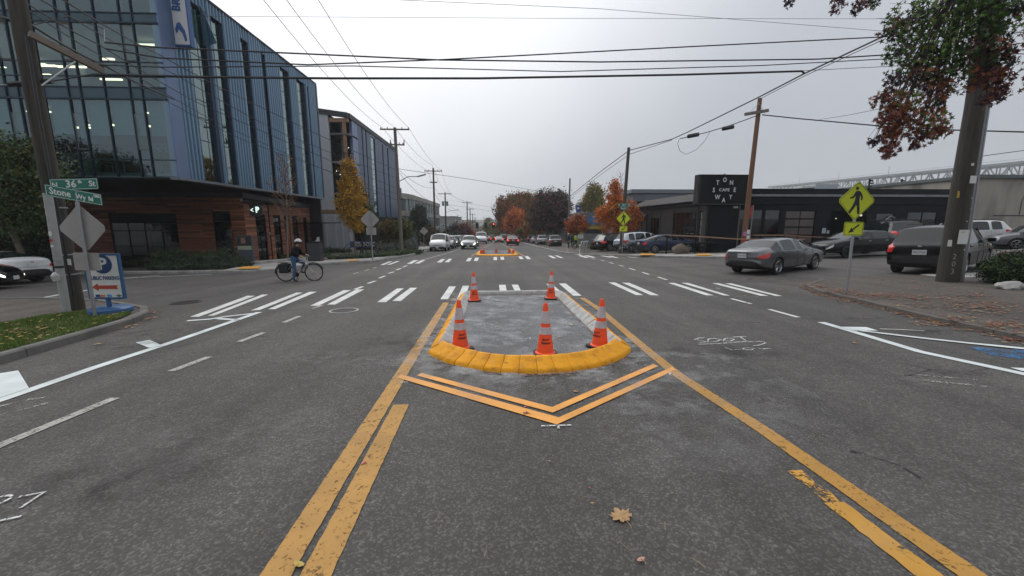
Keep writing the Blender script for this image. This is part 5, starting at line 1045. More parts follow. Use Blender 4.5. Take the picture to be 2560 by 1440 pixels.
def person(loc, yaw, J, mats_, label, helmet=None, group=None, fwd=(1, 0, 0), hair=True, scale=1.0, hand_dirs=None):
    """J: joint name -> (x, y, z); x is forward. mats_: upper, lower, boots"""
    t = thing('person', label, 'person', loc, yaw, group); t.scale = (scale,) * 3
    names = list(J); idx = {n_: i for i, n_ in enumerate(names)}; vs = [Vector(J[n_]) for n_ in names]; es = []; rad = {}
    RAD = dict(pelvis=.165, waist=.165, chest=.185, collar=.10, neck=.055, head0=.075, head1=.098, head2=.10, head3=.07, shL=.085, shR=.085, elL=.062, elR=.062, wrL=.033, wrR=.033, palmL=.036, palmR=.036, hipL=.11, hipR=.11, knL=.075, knR=.075, anL=.055, anR=.055, toeL=.04, toeR=.04, heelL=.045, heelR=.045)
    E_ = [('pelvis', 'waist'), ('waist', 'chest'), ('chest', 'collar'), ('collar', 'neck'), ('neck', 'head0'), ('head0', 'head1'), ('head1', 'head2'), ('head2', 'head3')]
    for s in 'LR': E_ += [('collar', 'sh' + s), ('sh' + s, 'el' + s), ('el' + s, 'wr' + s), ('wr' + s, 'palm' + s), ('pelvis', 'hip' + s), ('hip' + s, 'kn' + s), ('kn' + s, 'an' + s), ('an' + s, 'toe' + s)]
    es = [(idx[a], idx[b]) for a, b in E_]; r = [RAD[n_] * (.9) for n_ in names]
    for s in 'LR':
        pw, pp = vs[idx['wr' + s]], vs[idx['palm' + s]]; d = (pp - pw).normalized(); side = d.cross(Vector((0, 0, 1))).normalized()
        if side.length < .1: side = Vector((1, 0, 0))
        dn = d.cross(side).normalized(); dn = dn if dn.z < 0 else -dn
        for k, ln in zip((-1.5, -.5, .5, 1.5), (.062, .074, .07, .055)):
            a = pp + side * k * .017 + d * .03; b = a + d * ln * .55 + dn * .012; c = b + d * ln * .3 + dn * .035
            i = len(vs); vs += [a, b, c]; r += [.011, .0095, .008]; es += [(idx['palm' + s], i), (i, i + 1), (i + 1, i + 2)]
        i = len(vs); a = pp + side * (-.035 if s == 'L' else .035); vs += [a, a + d * .035 + dn * .02]; r += [.012, .010]; es += [(idx['palm' + s], i), (i, i + 1)]
    me = bpy.data.meshes.new('b'); me.from_pydata(vs, es, []); o = bpy.data.objects.new('b', me); COL.objects.link(o)
    sk = o.modifiers.new('k', 'SKIN'); sk.use_smooth_shade = True; o.modifiers.new('s', 'SUBSURF').levels = 2
    for i, q in enumerate(me.skin_vertices[0].data): q.radius = (r[i], r[i]); q.use_root = (i == idx['pelvis'])
    dg = bpy.context.evaluated_depsgraph_get(); dg.update(); bm_ = bpy.data.meshes.new_from_object(o.evaluated_get(dg)); bpy.data.objects.remove(o)
    bm_.materials.clear()
    for m_ in (mats_[0], mats_[1], mats_[2], M_skin): bm_.materials.append(m_)
    segs = []
    for a, b in E_:
        g = 0
        if a.startswith('neck') or a.startswith('head'): g = 3
        if a[:3] == 'hip' or (a[:2] == 'kn'): g = 1
        if a == 'pelvis' and b.startswith('hip'): g = 1
        if a[:2] == 'an': g = 2
        if a[:2] == 'wr': g = 3
        segs.append((vs[idx[a]], vs[idx[b]], g))
    for i in range(len(E_), len(es)): segs.append((vs[es[i][0]], vs[es[i][1]], 3))
    mi = []
    for p in bm_.polygons:
        c = p.center; best = None
        for a, b, g in segs:
            ab = b - a; tt = max(0, min(1, (c - a).dot(ab) / max(ab.length_squared, 1e-9))); d = (c - (a + ab * tt)).length
            if best is None or d < best[0]: best = (d, g)
        mi.append(best[1])
    bm_.polygons.foreach_set('material_index', mi); bm_.polygons.foreach_set('use_smooth', [True] * len(mi))
    link('body', bm_, t)
    h = (Vector(J['head1']) + Vector(J['head2'])) / 2
    f = Vector(fwd).normalized(); s_ = f.cross(Vector((0, 0, 1)))
    m = MB()
    m.add([h + f * .092 + Vector((0, 0, .02)), h + f * .125 + Vector((0, 0, -.02)), h + f * .09 + s_ * .015 + Vector((0, 0, -.03)), h + f * .09 - s_ * .015 + Vector((0, 0, -.03))], [(0, 1, 2), (0, 3, 1), (1, 3, 2)]); m.build('nose', M_skin, t)
    for k in (-1, 1):
        MB().lathe([(0, .008), (.012, .004), (.012, 0)], h + f * .085 + s_ * k * .033 + Vector((0, 0, .015)), 8).build('eye', M_black, t)
        MB().lathe([(.0, .03), (.018, .015), (.02, -.01), (.0, -.03)], h + s_ * k * .092 - f * .01, 8).build('ear', M_skin, t)
    MB().beam(h + f * .088 - s_ * .022 + Vector((0, 0, -.05)), h + f * .088 + s_ * .022 + Vector((0, 0, -.05)), .01, .008).build('mouth', mat('lips', (.25, .08, .07), .5, var=0), t)
    if helmet or hair:
        vs2 = []; fs2 = []; n = 16; rr = .118 if helmet else .108
        for i in range(7):
            el = R(-6 + i * 16)
            for j in range(n):
                a = 2 * math.pi * j / n; q = Vector((math.cos(a) * math.cos(el) * rr * (1.2 if helmet else 1.02), math.sin(a) * math.cos(el) * rr * .93, math.sin(el) * rr * .95))
                if helmet: q.z += .03
                if not helmet and math.cos(a) > .3 and i < 2: q *= .88
                vs2.append(h + f * q.x + s_ * q.y + Vector((0, 0, q.z + .0)))
        for i in range(6):
            for j in range(n):
                if helmet and i in (2, 3) and j % 3 == 0: continue
                fs2.append((i * n + j, i * n + (j + 1) % n, (i + 1) * n + (j + 1) % n, (i + 1) * n + j))
        MB().add(vs2, fs2).build('helmet' if helmet else 'hair', helmet or M_hair, t, 60)
        if helmet:
            MB().add([h + f * .13 + s_ * .07 + Vector((0, 0, .07)), h + f * .13 - s_ * .07 + Vector((0, 0, .07)), h + f * .21 - s_ * .04 + Vector((0, 0, .075)), h + f * .21 + s_ * .04 + Vector((0, 0, .075))], [(0, 1, 2, 3)]).build('visor', helmet, t)
            MB().lathe([(.112, -.06), (.118, .04)], h + Vector((0, 0, .0)), 16).build('hair', M_hair, t)
    return t
cyc = G(740, 700); byaw = R(4); cxr = G(716, 704)
bicycle((cxr.x, cxr.y, gz(cxr.x, cxr.y)), byaw, M_bframe, 'silver city bicycle with black pannier bags in the middle of the crossing', bag=True, group=None, wr=.36)
def rel(x, y, z): return (x, y, z)
J = dict(pelvis=(.36, 0, .93), waist=(.38, 0, 1.06), chest=(.44, 0, 1.22), collar=(.49, 0, 1.36), neck=(.52, 0, 1.42), head0=(.55, 0, 1.475), head1=(.58, 0, 1.535), head2=(.585, 0, 1.60), head3=(.57, 0, 1.655),
 shL=(.48, .19, 1.34), shR=(.48, -.19, 1.34), elL=(.55, .27, 1.12), elR=(.55, -.27, 1.11), wrL=(.70, .30, 1.05), wrR=(.70, -.30, 1.04), palmL=(.76, .305, 1.035), palmR=(.76, -.305, 1.035),
 hipL=(.38, .11, .86), hipR=(.38, -.11, .87), knL=(.44, .20, .48), knR=(.72, -.14, .72), anL=(.40, .24, .11), anR=(.56, -.15, .36), toeL=(.55, .26, .05), toeR=(.72, -.16, .33))
# near leg reaches the ground, far leg rests on the pedal
J['knL'], J['knR'] = (.70, .13, .72), (.43, -.19, .48); J['anL'], J['anR'] = (.54, .13, .37), (.38, -.24, .10); J['toeL'], J['toeR'] = (.70, .14, .34), (.54, -.26, .045)
person((cxr.x, cxr.y, gz(cxr.x, cxr.y)), byaw, J, (M_jacket, M_jeans, M_boot), 'cyclist in dark jacket, blue jeans and white helmet standing astride the silver bicycle', helmet=M_helm)
JS = dict(pelvis=(0, 0, .95), waist=(0, 0, 1.10), chest=(.02, 0, 1.30), collar=(.01, 0, 1.45), neck=(.01, 0, 1.51), head0=(.02, 0, 1.56), head1=(.03, 0, 1.62), head2=(.03, 0, 1.68), head3=(.02, 0, 1.73),
 shL=(0, .18, 1.43), shR=(0, -.18, 1.43), elL=(-.03, .24, 1.15), elR=(-.02, -.24, 1.15), wrL=(.08, .23, .92), wrR=(.1, -.22, .93), palmL=(.10, .23, .86), palmR=(.12, -.22, .87),
 hipL=(0, .10, .88), hipR=(0, -.10, .88), knL=(.03, .12, .5), knR=(.0, -.12, .5), anL=(-.02, .12, .09), anR=(-.03, -.13, .09), toeL=(.14, .14, .04), toeR=(.13, -.15, .04))
c = G(1421, 620, .1); person(c, R(200), JS, (M_coatg, M_dpants, M_boot), 'person in a dark coat standing by the bare pole on the far right pavement', helmet=M_helm, group='people on the far right pavement')
c = G(1431, 619, .1); person(c, R(100), JS, (M_coatg, M_dpants, M_boot), 'bareheaded person in black beside the lime bicycle', group='people on the far right pavement', scale=.97)
c = G(1439, 620, .1); person(c, R(40), JS, (M_hivis, M_dpants, M_boot), 'person in a lime jacket holding the lime bicycle', helmet=M_coatg, group='people on the far right pavement', scale=.96)
c = G(1437, 623, .1); bicycle(c, R(20), M_bgreen, 'lime framed bicycle held by the person in the lime jacket', rack=False, group='bicycles on the far right pavement')
c = G(1582, 632.5, .12); bicycle(c, R(150), M_black, 'black bicycle locked in front of the blue sedan, facing left', group='bicycles on the far right pavement', lean=.08)
c = G(1573, 632, .12); bicycle(c, R(8), M_black, 'second black bicycle leaning beside the far right sign post', group='bicycles on the far right pavement', lean=-.08)

# ------------------------------------------------------------------ buildings
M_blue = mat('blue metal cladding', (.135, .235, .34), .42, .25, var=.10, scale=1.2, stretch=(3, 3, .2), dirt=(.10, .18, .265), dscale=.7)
M_blue_d = mat('dark blue metal recess', (.022, .04, .075), .5, .2, var=.1); M_blue_l = mat('pale blue trim panel', (.13, .19, .32), .4, .25, var=.06, scale=1)  # recess material: groove and reveal shade put into a darker cladding blue
M_mull = mat('dark blue mullion', (.012, .03, .05), .4, .4, var=.05); M_spand = mat('teal spandrel panel', (.045, .085, .11), .25, .2, var=.06, scale=1)
M_soff = mat('black soffit', (.005, .007, .008), .7, var=.2, spec=.15); M_char = mat('charcoal metal', (.035, .038, .042), .6, .1, var=.12, scale=2)
M_int = mat('office interior wall', (.19, .20, .19), .8, var=.25, scale=.5); M_ceil = mat('office ceiling', (.22, .25, .25), .8, var=.1); M_floor_i = mat('office floor', (.10, .09, .08), .6, var=.2)
M_blind = mat('roller blind', (.40, .44, .46), .8, var=.07, scale=1.5); M_warm = mat('warm office light', (.9, .8, .6), .5, emit=(1, .76, .48, 3.5), var=0)
M_timber = mat('light timber', (.28, .155, .09), .6, var=.2, scale=3, stretch=(1, 1, .3)); M_lgrey = mat('pale grey corrugated wall', (.42, .45, .49), .6, 0, var=.08, scale=2, stretch=(8, 1, .1))
G_off = glass('curtain wall glass', (.60, .72, .74), .12, gcol=(.75, .95, 1)); G_side = glass('slot window glass', (.38, .52, .52), .26, gcol=(.78, .95, .93)); G_shop = glass('shop glass', (.34, .40, .40), .05); G_cafe = glass('cafe glass', (.30, .34, .34), .05)
CL = [mat('cedar board red', (.33, .115, .06), .65, var=.35, scale=3, stretch=(.5, .5, 5)), mat('cedar board brown', (.25, .095, .053), .65, var=.35, scale=3, stretch=(.5, .5, 5)), mat('cedar board dark', (.155, .062, .036), .7, var=.35, scale=3, stretch=(.5, .5, 5)), mat('cedar board orange', (.44, .18, .085), .6, var=.3, scale=3, stretch=(.5, .5, 5))]
# ---- blue corner office building
XB, YF, YE, ZB, ZT = -17.0, 23.1, 41.8, 4.2, 14.9; XL = -44.0
OB = thing('office_building', 'blue ribbed metal and glass office block cantilevered over the corner, brand banner on its edge', 'building', (-30, 32, -1))
def wb(name, a, b, m_, parent, smooth=None): return W(name, MB().bb(a, b), m_, parent)
wins = [(25.24, 26.65), (27.33, 28.3), (30.1, 30.95), (32.7, 33.1), (35.2, 36.5), (38.0, 39.4), (39.9, 40.2)]
ys = [YF + .85] + [v for w in wins for v in w] + [YE]
wb('corner_panel', (XB - .3, YF, ZB), (XB, YF + .85, ZT), M_blue_l, OB)
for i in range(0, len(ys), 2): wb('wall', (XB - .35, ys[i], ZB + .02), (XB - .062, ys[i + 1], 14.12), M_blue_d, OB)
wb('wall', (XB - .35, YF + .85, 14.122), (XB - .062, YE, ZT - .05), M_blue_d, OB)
rb_full = MB().prism([(-.10, 0), (-.06, .09), (.06, .09), (.10, 0)], (0, 0, 0), (0, 1, 0), (1, 0, 0), -(ZT - ZB - .06)); rb_me = rb_full.mesh('rib', M_blue)
zmin = min(v.co.z for v in rb_me.vertices)
for v in rb_me.vertices: v.co.z -= zmin
rb_s = MB().prism([(-.085, 0), (-.05, .06), (.05, .06), (.085, 0)], (0, 0, 0), (0, 1, 0), (1, 0, 0), -(ZT - 14.12 - .04)); rs_me = rb_s.mesh('rib', M_blue); zmin = min(v.co.z for v in rs_me.vertices)
for v in rs_me.vertices: v.co.z -= zmin
y = YF + .98
while y < YE - .05:
    inw = [w for w in wins if w[0] - .09 < y < w[1] + .09]
    o = link('rib', rs_me if inw else rb_me, OB); o.location = Vector((XB - .061, y, 14.125 if inw else ZB + .03)) - OB.location; y += .295
for (a, b) in wins:
    nar = b - a < .6
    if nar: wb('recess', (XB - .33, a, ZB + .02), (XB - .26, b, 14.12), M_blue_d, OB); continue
    zs = [ZB + .05, 5.3, 6.6, 7.9, 8.9, 10.1, 11.4, 12.4, 13.3, 14.1]
    for z0_, z1_ in zip(zs[:-1], zs[1:]):
        wb('window_pane', (XB - .262, a + .03, z0_ + .025), (XB - .25, b - .03, z1_ - .025), G_side, OB)
        wb('window_bar', (XB - .29, a + .02, z1_ - .022), (XB - .235, b - .02, z1_ + .022), M_mull, OB)
    if b - a > 1.2: wb('window_bar', (XB - .288, (a + b) / 2 + .18, ZB + .05), (XB - .236, (a + b) / 2 + .21, 14.1), M_mull, OB)
    wb('reveal', (XB - .26, b - .012, ZB + .03), (XB - .063, b + .004, 14.11), M_blue_d, OB)
wb('blind', (XB - .9, 25, ZB + .2), (XB - .88, 39.6, ZT - .3), mat('pale interior lining', (.30, .37, .36), .8, var=.25, scale=.7), OB)
W('open_sash', MB().beam((XB - .2, 26.0, 13.9), (XB + .42, 26.1, 12.0), .02, 1.0), G_side, OB)
wb('parapet', (XB - .4, YF - .02, ZT - .048), (XB + .07, YE + .04, ZT + .05), M_char, OB); wb('wall', (XB - .4, YE, ZB), (XB - .01, YE + .25, ZT - .05), M_blue_d, OB)
wb('base_lip', (XB - .45, YF - .03, ZB - .12), (XB + .09, YE + .3, ZB + .018), mat('pale lip metal', (.17, .19, .22), .4, .5, var=.05), OB)
wb('soffit', (XL, YF - .02, ZB - .118), (XB - .452, YE + .25, ZB - .02), M_soff, OB); wb('roof', (XL, YF + .1, ZT - .3), (XB - .41, YE, ZT - .06), M_char, OB)
wb('wall', (XL, YE, -1), (XB - .41, YE + .25, ZT - .3), M_char, OB)
# curtain wall facing the crossing
cols = [XB - .06]
pat = [1.22, .60, 1.25]; k = 0
while cols[-1] > XL + 1: cols.append(cols[-1] - pat[k % 3]); k += 1
cols = [c_ for c_ in cols if c_ > -33.5]
rows = [(4.25, 5.1, 'g'), (5.1, 8.15, 'g'), (8.2, 8.72, 's'), (8.75, 9.25, 'g'), (9.25, 9.95, 'g'), (9.95, 11.8, 'g'), (11.85, 12.25, 's'), (12.3, 12.95, 'g'), (12.95, 14.7, 'g')]
for i in range(len(cols) - 1):
    x1, x0 = cols[i], cols[i + 1]; nar = x1 - x0 < .8
    wb('mullion', (x0 - .028, YF - .07, ZB + .02), (x0 + .028, YF + .06, ZT - .06), M_mull, OB)
    for (za, zb_, t_) in rows:
        if t_ == 's': wb('spandrel_panel', (x0 + .03, YF, za), (x1 - .03, YF + .03, zb_), M_spand, OB)
        else:
            if nar and zb_ - za > 1.5:
                zc1, zc2 = (za + .55, zb_ - .75) if za < 6 else (za + .1, zb_ - .15)
                if za < 6: wb('window_pane', (x0 + .03, YF, zc2 + .03), (x1 - .03, YF + .012, zb_ - .02), G_off, OB); wb('window_pane', (x0 + .03, YF, za + .02), (x1 - .03, YF + .012, zc1 - .03), G_off, OB)
                cas = wb('casement', (x0 + .05, YF - .03, zc1), (x1 - .05, YF - .015, zc2), G_off, OB)
                f = MB()
                for q in (((x0 + .035, zc1 - .03), (x0 + .065, zc2 + .03)), ((x1 - .065, zc1 - .03), (x1 - .035, zc2 + .03)), ((x0 + .066, zc1 - .03), (x1 - .066, zc1)), ((x0 + .066, zc2), (x1 - .066, zc2 + .03))): f.bb((q[0][0], YF - .045, q[0][1]), (q[1][0], YF, q[1][1]))
                W('casement_frame', f, mat('grey window frame', (.16, .17, .165), .5, .3, var=.05), OB)
            else: wb('window_pane', (x0 + .03, YF, za + .02), (x1 - .03, YF + .012, zb_ - .02), G_off, OB)
for z_ in (5.1, 8.17, 8.735, 9.25, 9.95, 11.825, 12.275, 12.95): wb('transom', (cols[-1], YF - .045 - (.03 if z_ in (8.17, 11.825) else 0), z_ - (.05 if z_ in (8.17, 11.825) else .022)), (XB - .065, YF + .05, z_ + .022), M_mull, OB)
wb('wall', (XB - .36, YF + .001, ZB + .02), (XB - .302, YE, ZT - .31), M_int, OB)
for z_ in (ZB, 8.3, 11.95): wb('floor_slab', (XL, YF + .15, z_ + .01), (XB - .37, YE - .1, z_ + .25), M_ceil, OB)
wb('interior_wall', (XL, 31.5, ZB + .3), (XB - .38, 31.7, ZT - .32), M_int, OB)
for i in range(len(cols) - 1):
    if cols[i] - cols[i + 1] > 0: wb('roller_blind', (cols[i + 1] + .06, YF + .14, 6.35 + random.choice((0, 0, -.3, .05))), (cols[i] - .06, YF + .15, 8.15), M_blind, OB)
for (x, z_, w) in ((-20.5, 7.6, 1.4), (-22.8, 7.6, 1.2), (-25, 7.55, 1.3), (-18.6, 7.5, .9), (-24.4, 10.7, 1.6), (-26.6, 10.9, 1.8), (-26.2, 10.2, 1.4), (-28.6, 10.3, 1.5), (-22.7, 10.2, 1.2), (-23.8, 9.2, .6), (-29.5, 10.9, 1.0), (-22.2, 11.1, .7), (-32.4, 10.9, 2.2), (-31.6, 10.2, 1.2), (-30.2, 10.25, 1.4), (-28.0, 9.6, .9), (-27.3, 9.55, 1.3), (-33, 10.15, .8), (-26.9, 8.9, .5)):
    wb('light_strip', (x - w / 2, 25.2 + random.uniform(0, 3), z_), (x + w / 2, 25.3 + 3.2, z_ + .05), M_warm, OB) if False else W('light_strip', MB().box((x, 26.5 + random.uniform(-1, 1), z_), (w, .14, .08)), M_warm, OB)
for (x0, x1, z0_, z1_, c_) in ((-21.3, -20.3, 8.7, 10.9, (.30, .22, .12)), (-19.9, -18.9, 8.7, 10.2, (.25, .16, .12)), (-24.3, -23.9, 8.6, 11.6, (.30, .33, .33)), (-27.2, -26.4, 8.7, 10.2, (.12, .26, .12)), (-28.9, -28.4, 8.7, 10.4, (.14, .28, .14)), (-21.6, -20.6, 12.2, 14.6, (.35, .42, .38)), (-22.4, -19.6, 4.6, 5.9, (.16, .07, .04)), (-18.9, -17.6, 4.6, 6.2, (.30, .17, .09)), (-25.2, -23.1, 4.6, 5.8, (.14, .06, .035)), (-19.8, -19.2, 12.2, 13.1, (.32, .12, .10)), (-18.6, -17.9, 12.2, 13.4, (.30, .28, .22))):  # lowest brown ones stand in for the brown reflection in the glass
    c_ = tuple(k * .7 for k in c_)
    W('interior_screen', MB().box(((x0 + x1) / 2, YF + random.uniform(1.6, 4), (z0_ + z1_) / 2), (x1 - x0, .1, z1_ - z0_)), mat('screen %d' % int(c_[0] * 1000 + c_[1] * 100), c_, .8, var=.2), OB)
M_tube = mat('ceiling light tube', (.9, .9, .85), .5, emit=(1, .80, .55, 2.6), var=0)
for z_ in (8.05, 11.7, 14.35):
    for yy in (25.4, 28.6):
        for i in range(6):
            if (i * 2 + int(z_) + int(yy)) % 3 and z_ > 9: continue
            if z_ < 9 and i % 2: continue
            W('ceiling_light', MB().box((-19.2 - i * 3.3, yy, z_), (1.6, .16, .06)), M_tube, OB)
wb('partition', (-33, 26.6, 4.46), (-17.6, 26.7, 6.5), mat('brown partition', (.11, .045, .022), .8, var=.6, scale=.9, dirt=(.05, .05, .04), dscale=.8), OB)  # added board, its brown stands in for the reflection in the lowest glazing
for i in range(9): W('desk', MB().box((-18.5 - i * 1.7, 25 + (i % 2) * 1.2, 5.35), (1.3, .7, .04)).box((-18.0 - i * 1.7, 25 + (i % 2) * 1.2, 4.95), (.06, .06, .8)), mat('pale desk', (.4, .4, .38), .6), OB)
for i, ch in enumerate('eqqv'):
    text('lettering', ch, .62, mat('pale letters', (.45, .46, .44), .6), (-18.95 + i * .36, YF + .9, 6.0), U, Z, OB, .04, 1, .02)
# banner
BN = thing('banner_sign', 'tall white blade banner with blue lettering on the blue building edge', 'sign', (-16.9, 24, 11)); M_bblue = mat('banner blue', (.03, .09, .27), .5, var=.08)
wb('box', (XB + .02, 24.0, 11.12), (XB + .86, 24.32, 15.6), M_bblue, BN); wb('face', (XB + .07, 23.985, 11.2), (XB + .80, 23.999, 15.5), mat('banner white', (.60, .60, .60), .5, var=.05), BN)
text('lettering', 'BROOKS', .56, M_bblue, (XB + .43, 23.978, 13.82), (.10, 0, 1), (-1, 0, .10), BN, .012, .92, .022)
W('logo', MB().prism([(-.17, .42), (-.02, .46), (.20, .05), (.27, -.42), (.16, -.50), (.06, -.1), (-.10, .12), (-.24, -.10), (-.30, .12)], (XB + .44, 23.978, 11.82), U, Z, .012), M_bblue, BN)
for z_ in (11.9, 13.9): W('bracket', MB().beam((XB - .02, 24.2, z_), (XB + .04, 24.2, z_), .1, .1), M_mull, BN)
# ---- wood clad corner building under it
CB = thing('wood_clad_building', 'low corner building clad in reddish cedar boards with dark shopfronts', 'building', (-25, 34, -1))
XW, YW = -18.5, 31.0
def clad(name, axis, c0, c1, z0_, z1_, fixed, ops, parent, course=.135, out=1):
    """horizontal boards along X (axis 0) or Y (axis 1) leaving the openings free"""
    mb = MB(); z_ = z0_
    while z_ < z1_ - .03:
        top = min(z_ + course - .012, z1_); segs = [(c0, c1)]
        for (a, b, oz0, oz1) in ops:
            if z_ + course > oz0 and z_ < oz1:
                n_ = []
                for s0, s1 in segs:
                    if b <= s0 or a >= s1: n_.append((s0, s1))
                    else:
                        if a > s0: n_.append((s0, a))
                        if b < s1: n_.append((b, s1))
                segs = n_
        for s0, s1 in segs:
            p = s0
            while p < s1 - .01:
                q = min(s1, p + random.uniform(1.1, 3.2)); d = random.uniform(.018, .042); mi = random.choice([0, 0, 0, 1, 1, 2, 3]); tw = random.uniform(-.004, .012)
                if axis == 0: mb.bb((p + .003, fixed - d, z_ + tw), (q - .003, fixed + .01, top), mi)
                else: mb.bb((fixed - .01, p + .003, z_ + tw), (fixed + d, q - .003, top), mi)
                p = q
        z_ += course
    o = W(name, mb, CL, parent); o['kind'] = 'stuff'; return o
opsF = [(-28.16, -23.38, -1.4, 2.44), (-20.8, -19.5, -1.4, 2.5)]; opsS = [(32.3, 33.7, -2, 2.3), (34.12, 34.3, -2, 9), (34.85, 36.0, -2, 2.35), (36.6, 37.6, -2, 2.35), (38.0, 39.1, -2, 2.3), (39.9, 40.95, -2, 2.2)]
clad('cladding', 0, -31.2, XW + .03, -1.3, 3.62, YW, opsF, CB); clad('cladding', 1, YW + .012, 41.6, -1.5, 3.2, XW, opsS, CB)
def backing(x0, x1, ops, z0_, z1_, axis, pos, th_, m_, parent):
    c = x0
    for (a, b, oa, ob) in sorted(ops) + [(x1, x1, 0, 0)]:
        if a > c:
            (wb('wall', (c, pos, z0_), (a, pos + th_, z1_), m_, parent) if axis == 0 else wb('wall', (pos - th_, c, z0_), (pos, a, z1_), m_, parent))
        if b > a and ob < z1_ - .01: (wb('wall', (a, pos, ob), (b, pos + th_, z1_), m_, parent) if axis == 0 else wb('wall', (pos - th_, a, ob), (pos, b, z1_), m_, parent))
        c = max(c, b)
backing(-31.2, XW - .21, opsF, -1.8, 3.6, 0, YW + .011, .18, M_soff, CB); backing(YW + .012, 41.6, opsS, -2.0, 3.2, 1, XW - .011, .18, M_soff, CB)
wb('dark_wall', (XL, YW + .5, -1.8), (-31.22, YW + .7, 4.0), M_soff, CB)
W('parapet', MB().bb((-31.3, YW - .09, 3.622), (XW + .08, YW + .15, 3.98)), M_char, CB)
W('parapet', MB().add([(XW + .085, YW - .09, 3.62), (XW + .085, YW - .09, 3.98), (XW + .085, 41.8, 3.55), (XW + .085, 41.8, 3.19), (XW - .2, YW - .09, 3.62), (XW - .2, YW - .09, 3.975), (XW - .2, 41.8, 3.55), (XW - .2, 41.8, 3.19)], [(0, 1, 2, 3), (4, 7, 6, 5), (1, 5, 6, 2), (0, 3, 7, 4), (3, 2, 6, 7)]), mat('grey parapet flashing', (.085, .09, .095), .4, .5, var=.1), CB)
wb('roof', (XL, YW + .16, 3.3), (XW - .22, 41.6, 3.5), M_char, CB); wb('wall', (XL, 41.6, -2), (XW, 41.8, 3.19), M_char, CB)
wb('column', (XW - .12, 34.14, -1.5), (XW + .05, 34.28, 3.4), M_soff, CB); wb('back_wall', (XL, 36.5, -1.5), (XW - 4.6, 36.7, 3.2), M_int, CB); wb('floor', (XL, YW + .2, -1.25), (XW - .2, 41.5, -1.15), M_floor_i, CB)
def shopfront(axis, a, b, z0_, z1_, pos, n, m_, parent, trans=None, g=None, head=0):
    g = g or G_shop; w = (b - a) / n; d = -1 if axis == 0 else 1
    def bx(nm, u0, u1, za, zb_, p0, p1, m2): wb(nm, (u0, p0, za), (u1, p1, zb_), m2, parent) if axis == 0 else wb(nm, (p0, u0, za), (p1, u1, zb_), m2, parent)
    s = 1 if axis == 0 else -1
    if head: bx('awning_panel', a + .01, b - .01, z1_ - head, z1_ - .02, pos + s * .02, pos + s * .06, M_soff)
    zt_ = z1_ - head
    for i in range(n):
        u0, u1 = a + i * w, a + (i + 1) * w; zz = [z0_] + ([trans] if trans else []) + [zt_]
        for q in range(len(zz) - 1): bx('window_pane', u0 + .03, u1 - .03, zz[q] + .03, zz[q + 1] - .03, *sorted((pos + s * .08, pos + s * .092)), g)
        if i: bx('mullion', u0 - .03, u0 + .03, z0_, zt_, *sorted((pos + s * .05, pos + s * .13)), m_)
    for u in (a, b): bx('frame', u - .03 * (u == b) , u + .03 * (u == a), z0_, zt_, *sorted((pos + s * .04, pos + s * .14)), m_)
    if trans: bx('transom', a + .031, b - .031, trans - .03, trans + .03, *sorted((pos + s * .051, pos + s * .129)), m_)
    bx('sill', a + .031, b - .031, z0_ - .05, z0_ + .03, *sorted((pos + s * .03, pos + s * .14)), m_)
shopfront(0, -28.16, -23.38, -.8, 2.44, YW, 4, M_soff, CB, trans=1.2, head=.7); shopfront(0, -20.8, -19.5, -1.0, 2.5, YW, 1, M_soff, CB, trans=.35, head=.6)
for (a, b, _, z1_) in opsS:
    if b - a > .5: shopfront(1, a, b, -1.3, z1_, XW, 2 if b - a > 1.1 else 1, M_soff, CB, trans=1.5, head=.25)
for x in (-27.2, -25.9, -24.6): wb('interior_screen', (x, YW + 2, -1), (x + .12, YW + 2.1, 1.4), M_timber, CB)
wb('interior_screen', (-20.6, YW + .8, .0), (-19.8, YW + .9, .45), M_swhite, CB); W('lamp', MB().box((-25.2, YW + 1.5, .9), (1.2, .3, .08)), M_blind, CB)
wb('canopy', (XW + .03, 39.1, 1.70), (XW + 2.2, 43.9, 1.80), M_soff, CB)
for i, (tx, y_, z_, s_) in enumerate((('B3ST', 35.3, 2.0, .42),)): text('lettering', 'BEST' if False else 'GYM', s_, M_blind, (XW - .02, y_, z_), (0, 1, 0), Z, CB, .01, .8)
for y_, w_ in ((36.9, .3), (37.35, .3), (39.4, .25), (39.7, .2)): W('post', MB().bb((XW + .04, y_, -1.5), (XW + .16, y_ + .16, 2.3)), CL[1], CB)
for (y_, z_) in ((33.95, .9), (30.6, 3.4)): W('wall_lamp', MB().lathe([(0, .12), (.06, .1), (.06, -.1), (0, -.12)], (XW + .12, y_, z_), 8), M_galv, CB)
rs = thing('round_sign', 'black round sign with lit white arrow and letter P on the cedar corner', 'sign', V(640, 525, 32.2)); c = V(639.5, 525, 31.8)
W('disc', MB().lathe([(0, -.09), (.50, -.09), (.52, -.07), (.52, .07), (0, .09)], c, 36, axis='Y'), mat('sign disc grey', (.06, .06, .06), .6), rs, 40); M_lit = mat('lit white letter', (.8, .9, .85), .5, emit=(.75, 1, .88, .9), var=0)
W('bracket', MB().beam(c + Vector((-.8, 0, 0)), c + Vector((-.3, 0, 0)), .06, .06), M_char, rs)
text('lettering', 'P', .56, M_lit, c + Vector((.16, -.1, 0)), U, Z, rs, .008, .9, .03); W('arrow', MB().prism([(-.36, 0), (-.17, .13), (-.10, .13), (-.24, 0), (-.10, -.13), (-.17, -.13)], c + Vector((-.0, -.095, 0)), U, Z, .01), M_lit, rs)
kc = V(615, 650, 28.5); KI = thing('information_kiosk', 'grey information panel with dark map and pale strip beside the cedar corner', 'kiosk', kc)
kx0, kx1 = V(594, 620, 28.5).x, V(632, 620, 28.5).x; kz0, kz1 = V(612, 652, 28.5).z, V(612, 588, 28.5).z
